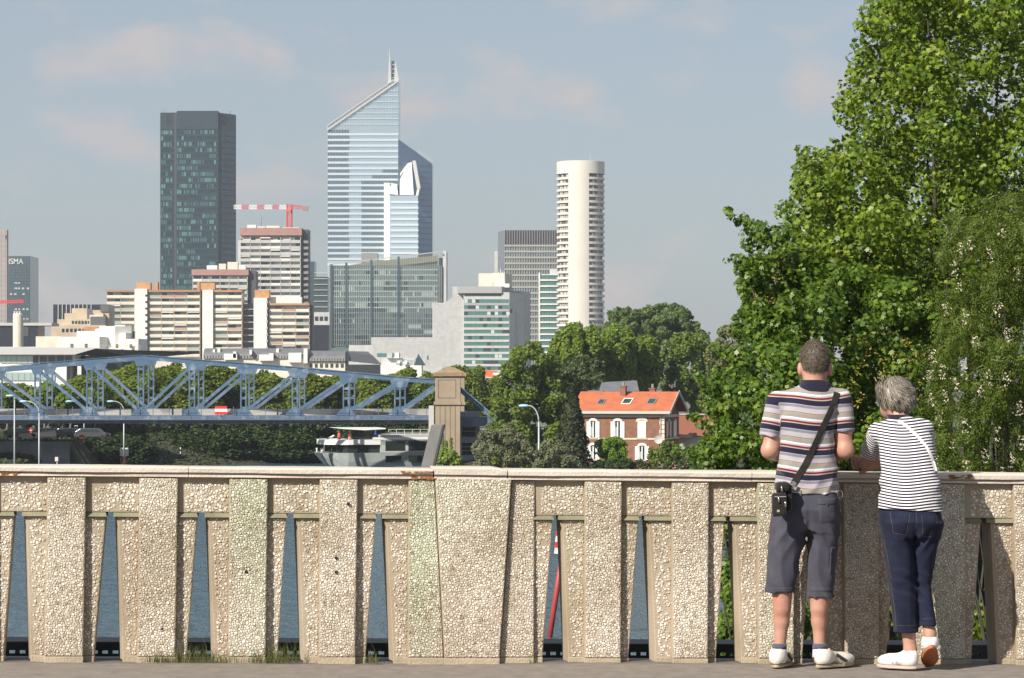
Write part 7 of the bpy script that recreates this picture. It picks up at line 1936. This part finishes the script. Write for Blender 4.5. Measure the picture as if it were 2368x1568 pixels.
def shorts(P):
    pel = loft(P, [(.735, -.004, -.008, .165, .12), (.85, .002, -.014, .178, .142), (.90, .004, -.012, .170, .132), (.95, .004, -.008, .156, .120), (1.0, .004, -.006, .148, .108)])
    lg = loft(P, [(.402, -.142, -.006, .081, .092), (.43, -.141, -.006, .078, .090), (.55, -.127, -.004, .086, .100), (.70, -.103, -.008, .098, .118), (.82, -.085, -.01, .095, .12)]); rg = loft(P, [(.378, .074, -.006, .073, .086), (.41, .075, -.006, .069, .084), (.55, .081, -.004, .080, .096), (.70, .089, -.008, .084, .114), (.82, .085, -.01, .092, .12)])
    d = smin(smin(pel, lg, .03), rg, .03)
    cleft = np.exp(-((P[:, 0] - .0) / .012) ** 2) * np.clip((.9 - P[:, 2]) * 6, 0, 1) * np.clip((-P[:, 1] - .05) * 20, 0, 1) * .008
    drag = np.sin(P[:, 2] * 48 + P[:, 0] * 40) * np.clip((.80 - P[:, 2]) * 5, 0, 1) * np.clip((P[:, 2] - .60) * 8, 0, 1)
    w = ripple(P, 1.2, 91, (9, 9, 9)); r1 = np.abs(np.sin(P[:, 2] * 33 + P[:, 0] * 38 * np.sign(P[:, 0]) + 3 * w)); r2 = np.abs(np.sin(P[:, 0] * 48 + P[:, 2] * 6 + 4 * w))
    seat = np.exp(-((P[:, 2] - .70) / .09) ** 2); leg = np.clip((.72 - P[:, 2]) * 5, 0, 1)
    return d + cleft + .0022 * drag + .0075 * (r1 - .6) * seat + .0060 * (r2 - .6) * leg + ripple(P, .007, 12, (20, 20, 16)) + .002 * np.sin(P[:, 2] * 190) * np.exp(-((P[:, 2] - .415) / .018) ** 2)
sh, sh_bvh = man.add('shorts', shorts, (-.26, -.19, .35), (.23, .17, 1.02), .0055, 'shorts_cloth')
pk = patch(sh_bvh, [(.052, .775), (.150, .782), (.150, .905), (.048, .905)], .005); po = man.mb('back_pocket', pk, 'shorts_cloth', sh, True)
man.mb('pocket_flap', patch(sh_bvh, [(.046, .878), (.154, .880), (.152, .912), (.046, .912)], .008), 'shorts_cloth', po, True)
man.mb('pocket_tab', patch(sh_bvh, [(.088, .872), (.108, .873), (.108, .884), (.088, .884)], .011, n=3), 'shoe_brown', po, True)
cg = man.mb('cargo_pocket', patch(sh_bvh, [(.112, .50), (.146, .51), (.152, .64), (.118, .64)], .006), 'shorts_cloth', sh, True); man.mb('pocket_flap', patch(sh_bvh, [(.114, .61), (.149, .612), (.153, .652), (.118, .655)], .009, n=6), 'shorts_cloth', cg, True)
for (a, c) in ((((-.215, .430), (-.068, .428)), 0), (((.008, .405), (.140, .402)), 0)): man.mb('hem_seam', strip(sh_bvh, a, .004, .0022, n=24), 'stitch', sh)
man.mb('belt_ring', MB().tube([(.176 + .014 * math.cos(a), -.04, .93 + .022 * math.sin(a)) for a in [6.283 * k / 12 for k in range(13)]], .0022, 6), 'chrome', sh)
# hair: close cap plus short bristles
leafmat('hair_grey', (.075, .058, .045), (.165, .135, .11), .0, rough=.5, vals=[(.5, (.11, .088, .07))])
def man_cap(P):
    d = el(P, (.046, .014, 1.643), (.0770, .0975, .1145)); d = np.maximum(d, (P[:, 1] - .058) * .8 + (1.66 - P[:, 2]) * .35); lo = 1.578 + np.clip(P[:, 1] + .06, 0, .2) * .42 + .006 * np.cos((P[:, 0] - .046) * 60)
    return np.maximum(d, lo - P[:, 2]) + ripple(P, .0012, 3, (220, 220, 220))
hair, hb = man.add('hair', man_cap, (-.06, -.11, 1.54), (.15, .14, 1.78), .0042, mat('hair_base', (.095, .074, .058), .7, col2=(.125, .10, .08), nscale=12))
def bristles(center, r, n, length, region, seed, m, per, parent, thick=.0011):
    g = np.random.default_rng(seed); d = g.normal(size=(n * 3, 3)); d /= np.linalg.norm(d, axis=1, keepdims=True); p = np.array(center) + d * np.array(r); k = region(p); p, d = p[k][:n], d[k][:n]; n = len(p)
    flow = d + np.array([0, 0, -.35]) + g.normal(0, .35, d.shape); flow /= np.linalg.norm(flow, axis=1, keepdims=True); sd = np.cross(flow, g.normal(size=d.shape)); sd /= np.linalg.norm(sd, axis=1, keepdims=True)
    L = length * g.uniform(.5, 1.2, n); V = np.stack([p - sd * thick, p + sd * thick, p + flow * L[:, None]], 1).reshape(-1, 3)
    me = mesh_np('hair_strands', V, np.arange(3 * n).reshape(n, 3), m); o = bpy.data.objects.new('hair_strands', me); COL.objects.link(o); o.parent = parent; o['kind'] = 'stuff'; return o
bristles((.046, .014, 1.643), (.0768, .0972, .1142), 5200, .012, lambda p: (p[:, 2] > 1.580 + np.clip(p[:, 1] + .06, 0, .2) * .42) & ((p[:, 1] - .058) * .8 + (1.66 - p[:, 2]) * .35 < 0), 5, 'hair_grey', man, hair)
for sx in (-1, 1): man.mb('eye', MB().ell((.046 + sx * .032, .104, 1.640), (.012, .009, .009), 10, 8), mat('eye_white', (.7, .7, .68), .2), body, True)
# socks and shoes
for kx, side in ((-.147, 'left'), (.070, 'right')):
    sk = man.mb('sock', MB().tube([(kx, -.030, .055), (kx, -.024, .085), (kx + .0, -.019, .112)], [.043, .040, .0385], 18), 'sock_white', None, True)
    man.mb('sock_band', MB().tube([(kx, -.0215, .098), (kx, -.0185, .128)], [.0405, .0395], 18), 'sock_grey', sk, True)
for (hx_, hy_), ang, nm in (((-.172, -.082), 17, 'l'), ((.050, -.078), 47, 'r')):
    a = R(ang); u = (math.sin(a), math.cos(a), 0); so, W = shoe(man, 'shoe', (hx_, hy_, .004), u, (0, 0, 1), .285, .100, 'shoe_white', 'sole_yellow', .074)
    for s in (-1, 1):
        man.mb('side_stripe', MB().beam(W(.105, -s * .046, .068), W(.185, -s * .050, .026), .006, .016), 'shoe_brown', so)
    man.mb('heel_tab', MB().beam(W(.070, -.038, .076), W(.092, -.034, .080), .006, .012), 'shoe_brown', so)
    for k in range(4): man.mb('lace', MB().beam(W(.125 + k * .018, -.022, .079 - k * .006), W(.128 + k * .018, .022, .079 - k * .006), .005, .004), 'sock_white', so)
    lb = MB(); 
    for k in range(25):
        aa = 2 * math.pi * k / 24; lb.v += [W(.1425 + .1475 * math.cos(aa), .052 * math.sin(aa), .0175), W(.1425 + .1475 * math.cos(aa), .052 * math.sin(aa), .0225)]
    lb.f = [(2 * k, 2 * k + 2, 2 * k + 3, 2 * k + 1) for k in range(24)]; man.mb('sole_line', lb, 'shoe_brown', so)
# ---- shoulder bag, hanging at his left hip
bag = thing('shoulder_bag', man.fr(-.135, -.2, .85), 'small black shoulder bag hanging at the hip of the man in striped polo', 'bag')
class Prox: pass
def bagmb(name, b, m, parent=None, smooth=False, bevel=0.0):
    q = MB(); q.v = [man.fr(*v) for v in b.v]; q.f = b.f; return obj(name, q, m, parent or bag, smooth, bevel=bevel)
def slanted(x0, x1, y0, y1, z0, z1, sk=.02):
    b = MB().box(x0, x1, y0, y1, z0, z1); b.v = [(x + (z - z0) * -sk * 3, y, z + (x - x0) * .06) for x, y, z in b.v]; return b
main = bagmb('pouch', slanted(-.178, -.098, -.225, -.145, .840, .990, .0), 'strap_black', bevel=.016)
fp = bagmb('front_pocket', slanted(-.208, -.130, -.262, -.222, .820, .945, .0), 'strap_black', bevel=.014)
bagmb('flap', slanted(-.188, -.112, -.250, -.150, .950, 1.002, .0), 'strap_black', bevel=.018)
bagmb('badge', MB().box(-.182, -.168, -.2655, -.2625, .846, .858), mat('badge_tan', (.34, .29, .2), .6), fp)
for (x, y, zt) in ((-.176, -.266, .930), (-.140, -.266, .905), (-.158, -.254, .985)):
    bagmb('zip_pull', MB().tube([(x, y, zt), (x + .002, y - .003, zt - .012), (x + .004, y - .001, zt - .032)], [.003, .0045, .006], 7), 'chrome', fp, True)
bagmb('zip', MB().box(-.195, -.134, -.2648, -.2618, .925, .930), 'mid_grey', fp)
bagmb('strap_ring', MB().tube([(-.095 + .014 * math.cos(a), -.185, .985 + .018 * math.sin(a)) for a in [6.283 * k / 12 for k in range(13)]], .003, 6), 'chrome', main)
bagmb('strap', strip(shirt_bvh, [(-.085, .985), (-.02, 1.09), (.03, 1.19), (.085, 1.31), (.14, 1.42), (.158, 1.478)], .034, .005, n=60), 'strap_black')
bagmb('strap_clip', MB().beam((-.092, -.165, .975), (-.078, -.155, 1.0), .012, .02), 'chrome')

# ---- woman
wom = Person(2110, 1546, 15.91, 'grey haired woman in navy and white striped top leaning forward on the parapet')
HC = np.array((-.074, .150, 1.438), np.float32); fa = R(-32)        # face turned to her left
FW = np.array((math.sin(fa), math.cos(fa), -.10)); FW = FW / np.linalg.norm(FW); FS = np.array((math.cos(fa), -math.sin(fa), 0))
def hpt(f, s, u): return tuple(HC + FW * f + FS * s + np.array((0, 0, 1)) * u)
def wom_body(P):
    d = el(P, hpt(.0, 0, .0), (.070, .080, .100)); d = smin(d, el(P, hpt(.045, 0, -.045), (.052, .055, .062)), .03); d = smin(d, el(P, hpt(.100, 0, -.018), (.013, .016, .018)), .014)
    for s in (-1, 1):
        d = smin(d, el(P, hpt(-.005, s * .070, -.028), (.011, .018, .028)), .008); d = np.maximum(d, -el(P, hpt(.090, s * .028, .006), (.014, .012, .008)))
    d = np.maximum(d, -el(P, hpt(.098, 0, -.062), (.016, .010, .0035)))
    d = smin(d, rc(P, (-.045, .075, 1.28), (-.070, .140, 1.40), .050, .047), .025)
    lean = np.interp(P[:, 2], [.82, 1.0, 1.15, 1.32], [-.055, -.035, .010, .080]); Q = P.copy(); Q[:, 1] -= lean
    d = smin(d, loft(Q, [(.79, -.018, 0, .13, .10), (.85, -.02, 0, .145, .115), (1.0, -.02, 0, .138, .105), (1.10, -.02, 0, .128, .095), (1.22, -.032, 0, .128, .09), (1.29, -.04, 0, .10, .06), (1.32, -.045, 0, .05, .04)]), .03)
    d = smin(d, rc(P, (-.165, .095, 1.250), (-.207, .315, 1.092), .046, .037), .03); d = smin(d, rc(P, (-.207, .315, 1.092), (.03, .43, 1.078), .038, .026), .022); d = smin(d, hand_sdf(P, (.03, .43, 1.078), (.9, .25, -.05), (0, .3, .9), .8), .012)
    d = smin(d, rc(P, (.085, .105, 1.265), (.11, .30, 1.090), .045, .036), .03); d = smin(d, rc(P, (.11, .30, 1.090), (-.165, .375, 1.085), .036, .026), .022)
    d = smin(d, hand_sdf(P, (-.168, .372, 1.088), (-.95, -.22, .02), (0, .25, 1), 1.25), .012)
    d = smin(d, rc(P, (-.085, -.05, .84), (-.055, -.03, .5), .07, .05), .03); d = smin(d, rc(P, (.065, -.05, .84), (.05, .0, .5), .066, .042), .03); d = smin(d, rc(P, (-.055, -.03, .5), (-.014, -.022, .09), .055, .032), .03); d = smin(d, rc(P, (-.03, -.035, .33), (-.025, -.035, .26), .044, .042), .03); d = smin(d, rc(P, (-.014, -.022, .10), (-.018, -.024, .05), .032, .036), .02)
    d = smin(d, rc(P, (.05, .0, .5), (.086, -.050, .19), .05, .031), .03); d = smin(d, rc(P, (.086, -.050, .19), (.088, -.060, .13), .031, .032), .02)
    return d
wbody, _ = wom.add('body', wom_body, (-.33, -.16, .03), (.20, .60, 1.55), .0072, 'skin_woman')
WSL = (np.array((-.172, .098, 1.262), np.float32), np.array((-.201, .225, 1.150), np.float32)), (np.array((.082, .108, 1.275), np.float32), np.array((.102, .215, 1.165), np.float32))
def top_torso(P):
    lean = np.interp(P[:, 2], [.82, 1.0, 1.15, 1.32], [-.055, -.035, .010, .080]); Q = P.copy(); Q[:, 1] -= lean
    d = loft(Q, [(.836, -.022, -.004, .174, .142), (.90, -.021, -.006, .170, .138), (.98, -.02, -.004, .158, .124), (1.07, -.02, -.002, .149, .112), (1.16, -.026, 0, .148, .108), (1.24, -.034, .0, .144, .096), (1.29, -.040, .0, .122, .078), (1.325, -.044, 0, .07, .05)], 2.3)
    d = smin(d, rc(P, (-.05, .078, 1.285), (-.158, .095, 1.258), .056, .054), .03); return smin(d, rc(P, (-.03, .080, 1.292), (.070, .100, 1.275), .054, .054), .03)
def top(P):
    d = top_torso(P); d = smin(d, sleeve(P, WSL[0], .056, .052), .016); d = smin(d, sleeve(P, WSL[1], .054, .050), .016)
    crease = np.sin(P[:, 2] * 70 - P[:, 0] * 26 + 2.2 * np.sin(P[:, 0] * 16)) * np.clip((1.12 - P[:, 2]) * 7, 0, 1) * np.clip((P[:, 2] - .88) * 12, 0, 1)
    w = ripple(P, 1.2, 94, (9, 9, 9)); r2 = np.abs(np.sin(P[:, 2] * 38 + P[:, 0] * 18 + 4 * w))
    d = d + .0030 * crease + .0062 * (r2 - .6) * np.clip((1.20 - P[:, 2]) * 5, 0, 1) + ripple(P, .0050, 16, (24, 24, 24))
    d = np.maximum(d, (.862 - .020 * (P[:, 0] + .2) / .36) - P[:, 2])
    return d
def top_attr(V):
    t = top_torso(V); s = V[:, 2] + .012 * np.cos((V[:, 0] + .03) * 9) - .004 * np.sin(V[:, 0] * 21)
    for S in WSL:
        a, b = S; ax = (b - a) / np.linalg.norm(b - a); al = (V - a) @ ax; m = (rc(V, a, b, .056, .052) < t - .004) & (al > .0); s = np.where(m, 1.27 - al, s)
    return s
wtop, wtop_bvh = wom.add('shirt', top, (-.30, -.24, .82), (.20, .32, 1.36), .0052, 'breton_stripes', attr=top_attr)
def wcollar(P):
    Q = P.copy(); Q[:, 1] -= (P[:, 2] - 1.30) * .65 + .078; Q[:, 0] += (P[:, 2] - 1.30) * .22
    return np.maximum(loft(Q, [(1.292, -.046, 0, .078, .066), (1.33, -.048, 0, .066, .060), (1.358, -.05, 0, .060, .056)]), -loft(Q, [(1.2, -.048, .004, .052, .052), (1.4, -.05, .004, .052, .052)]))
wom.add('collar', wcollar, (-.16, -.03, 1.26), (.06, .22, 1.39), .0045, 'navy_knit', wtop)
wom.mb('bag_strap', strip(wtop_bvh, [(-.072, 1.325), (-.035, 1.300), (.02, 1.245), (.065, 1.190), (.095, 1.13), (.112, 1.06)], .016, .004, n=50), 'white_strap', wtop)
def jeans(P):
    Q = P.copy(); Q[:, 1] += .050
    pel = loft(Q, [(.715, -.014, 0, .148, .115), (.79, -.018, -.010, .168, .142), (.835, -.020, -.008, .163, .132), (.87, -.020, -.004, .150, .116), (.92, -.021, 0, .140, .105)])
    lg = loft(P, [(.197, -.037, -.020, .066, .080), (.215, -.037, -.020, .064, .078), (.43, -.054, -.028, .070, .088), (.60, -.080, -.045, .077, .104), (.78, -.092, -.055, .082, .124)])
    rg = loft(P, [(.235, .076, -.040, .042, .062), (.26, .075, -.038, .041, .060), (.40, .058, -.012, .044, .070), (.46, .052, .004, .050, .078), (.60, .060, -.022, .062, .096), (.78, .072, -.052, .080, .122)])
    d = smin(smin(pel, lg, .03), rg, .026)
    cleft = np.exp(-((P[:, 0] + .006) / .012) ** 2) * np.clip((.86 - P[:, 2]) * 7, 0, 1) * np.clip((-P[:, 1] - .08) * 20, 0, 1) * .008
    kn = np.sin(P[:, 2] * 85 + P[:, 0] * 30) * np.exp(-((P[:, 2] - .45) / .06) ** 2) + .8 * np.sin(P[:, 2] * 60 - np.abs(P[:, 0]) * 60) * np.exp(-((P[:, 2] - .70) / .05) ** 2)
    w = ripple(P, 1.2, 92, (9, 9, 9)); r1 = np.abs(np.sin(P[:, 2] * 36 - P[:, 0] * 40 * np.sign(P[:, 0] + .006) + 3 * w)); r2 = np.abs(np.sin(P[:, 2] * 58 + P[:, 0] * 24 + 4 * w))
    return d + cleft + .0025 * kn + .0065 * (r1 - .6) * np.exp(-((P[:, 2] - .69) / .07) ** 2) + .0055 * (r2 - .6) * np.exp(-((P[:, 2] - .44) / .10) ** 2) + ripple(P, .006, 32, (22, 22, 15))
jn, jn_bvh = wom.add('jeans', jeans, (-.22, -.25, .17), (.18, .13, .95), .0055, 'denim')
def stitch_line(path): wom.mb('stitching', strip(jn_bvh, path, .0026, .0018, n=26, thick=.001), 'stitch', jn)
for poly in ([(-.125, .735), (-.058, .722), (-.040, .838), (-.140, .842)], [(.030, .715), (.092, .712), (.108, .826), (.022, .832)]):
    p_ = wom.mb('back_pocket', patch(jn_bvh, poly, .004), 'denim', jn, True); q_ = poly + [poly[0]]
    for k in (0, 1, 3): stitch_line([q_[k], q_[k + 1]])
    stitch_line([((poly[0][0] + poly[1][0]) / 2, poly[0][1]), ((poly[2][0] + poly[3][0]) / 2, poly[2][1])])
stitch_line([(-.098, .236), (.022, .238)]); stitch_line([(.040, .272), (.110, .276)]); stitch_line([(-.168, .72), (-.128, .50), (-.102, .30), (-.095, .21)]); stitch_line([(-.006, .86), (-.006, .76)])
# hair: soft bob in tufts plus strands
def wom_hair(P):
    d = el(P, hpt(-.010, .004, .022), (.092, .102, .096)); d = smin(d, el(P, hpt(-.050, .0, -.022), (.072, .060, .068)), .03); d = smin(d, el(P, hpt(.015, -.03, .060), (.066, .070, .050)), .02)
    d = np.maximum(d, ((P - HC) @ FW.astype(np.float32)) - .050 - np.clip((P[:, 2] - HC[2]) * .6, -.025, .05))
    d = np.maximum(d, (1.368 - P[:, 2]) - .15 * np.abs(P[:, 0] - HC[0]) + .008 * np.sin(P[:, 0] * 120))
    # locks sweep round the head: ridges twist from the crown
    q = P - HC; th = np.arctan2(q[:, 1] + .02, q[:, 0]); r = np.sqrt(q[:, 0] ** 2 + (q[:, 1] + .02) ** 2); sw = th * 8 + q[:, 2] * 38 + 1.6 * np.sin(q[:, 2] * 55 + th * 2)
    return d + .0055 * np.sin(sw) + .0028 * np.sin(sw * 2.3 + 1) + ripple(P, .008, 21, (38, 38, 38))
leafmat('hair_silver', (.075, .06, .046), (.31, .28, .235), .0, rough=.42, vals=[(.45, (.155, .132, .106))])
whair, wh_bvh = wom.add('hair', wom_hair, tuple(HC - .15), tuple(HC + .15), .005, mat('hair_wbase', (.105, .088, .07), .6))
def strands():
    g = np.random.default_rng(77); b = MB(); crown = Vector((HC[0] + .01, HC[1] - .02, HC[2] + .10)); C0 = Vector(HC)
    for i in range(1500):
        a = g.uniform(0, 6.283); e0 = g.uniform(.1, 1.1); L = g.uniform(.6, 1.15); tw = .55 + .5 * math.sin(3 * a + 1) + g.normal(0, .12); pts = []
        for k in range(6):
            e = e0 + k / 5 * L * 1.25; an = a + tw * k / 5; d = Vector((math.sin(e) * math.cos(an), math.sin(e) * math.sin(an), math.cos(e)))
            h = wh_bvh.ray_cast(C0 + d * .3, -d)
            if h[0] is None: break
            pts.append(h[0] + d * (.0015 + .004 * g.random() + (.016 * g.random() ** 2 if k >= 4 else 0)))
        if len(pts) < 4: continue
        o = len(b.v); w = g.uniform(.0013, .0030)
        for k, p in enumerate(pts):
            t = (pts[min(k + 1, len(pts) - 1)] - pts[max(k - 1, 0)]).normalized(); n_ = (p - C0).normalized(); s = t.cross(n_).normalized() * (w * (1 - .7 * k / len(pts))); b.v += [tuple(p - s), tuple(p + s)]
        for k in range(len(pts) - 1): b.f.append((o + 2 * k, o + 2 * k + 1, o + 2 * k + 3, o + 2 * k + 2))
    return b
o = wom.mb('hair_strands', strands(), 'hair_silver', whair); o['kind'] = 'stuff'
for s in (-1, 1): wom.mb('eye', MB().ell(hpt(.080, s * .028, .006), (.011, .009, .008), 10, 8), 'eye_white', wbody, True)
# shoes: one flat and turned left, the other up on its toe
so, W = shoe(wom, 'shoe', (.012, -.075, .004), (-.80, .60, 0), (0, 0, 1), .238, .088, 'shoe_cream', mat('sole_pink', (.46, .36, .32), .7), .070, th=.013)
for k in range(3): wom.mb('shoe_band', MB().tube([W(.105 + k * .022, -.040, .030), W(.108 + k * .022, -.026, .058 - k * .004), W(.112 + k * .022, 0, .068 - k * .005), W(.115 + k * .022, .026, .058 - k * .004), W(.118 + k * .022, .04, .03)], .0035, 6), 'sock_white', so, True)
so, W = shoe(wom, 'shoe', (.086, -.112, .118), (.06, .80, -.47), (0, .47, .80), .235, .086, 'shoe_cream', 'sole_orange', .066, lab='white shoe raised on its toe showing the orange sole')
HAZE = 0.00011
# ------------------------------------------------------------------ summer haze over the town
hz = bpy.data.materials.new('haze_air'); hz.use_nodes = True; n, l = hz.node_tree.nodes, hz.node_tree.links
n.remove(n['Principled BSDF']); pv = n.new('ShaderNodeVolumePrincipled'); pv.inputs['Color'].default_value = (.80, .88, 1.0, 1); pv.inputs['Density'].default_value = HAZE; pv.inputs['Anisotropy'].default_value = .2
l.new(pv.outputs[0], n['Material Output'].inputs['Volume']); MATS['haze_air'] = hz
h_ = obj('haze', MB().box(-3500, 3500, -60, 3200, -13.6, 265), 'haze_air'); h_['kind'] = 'stuff'
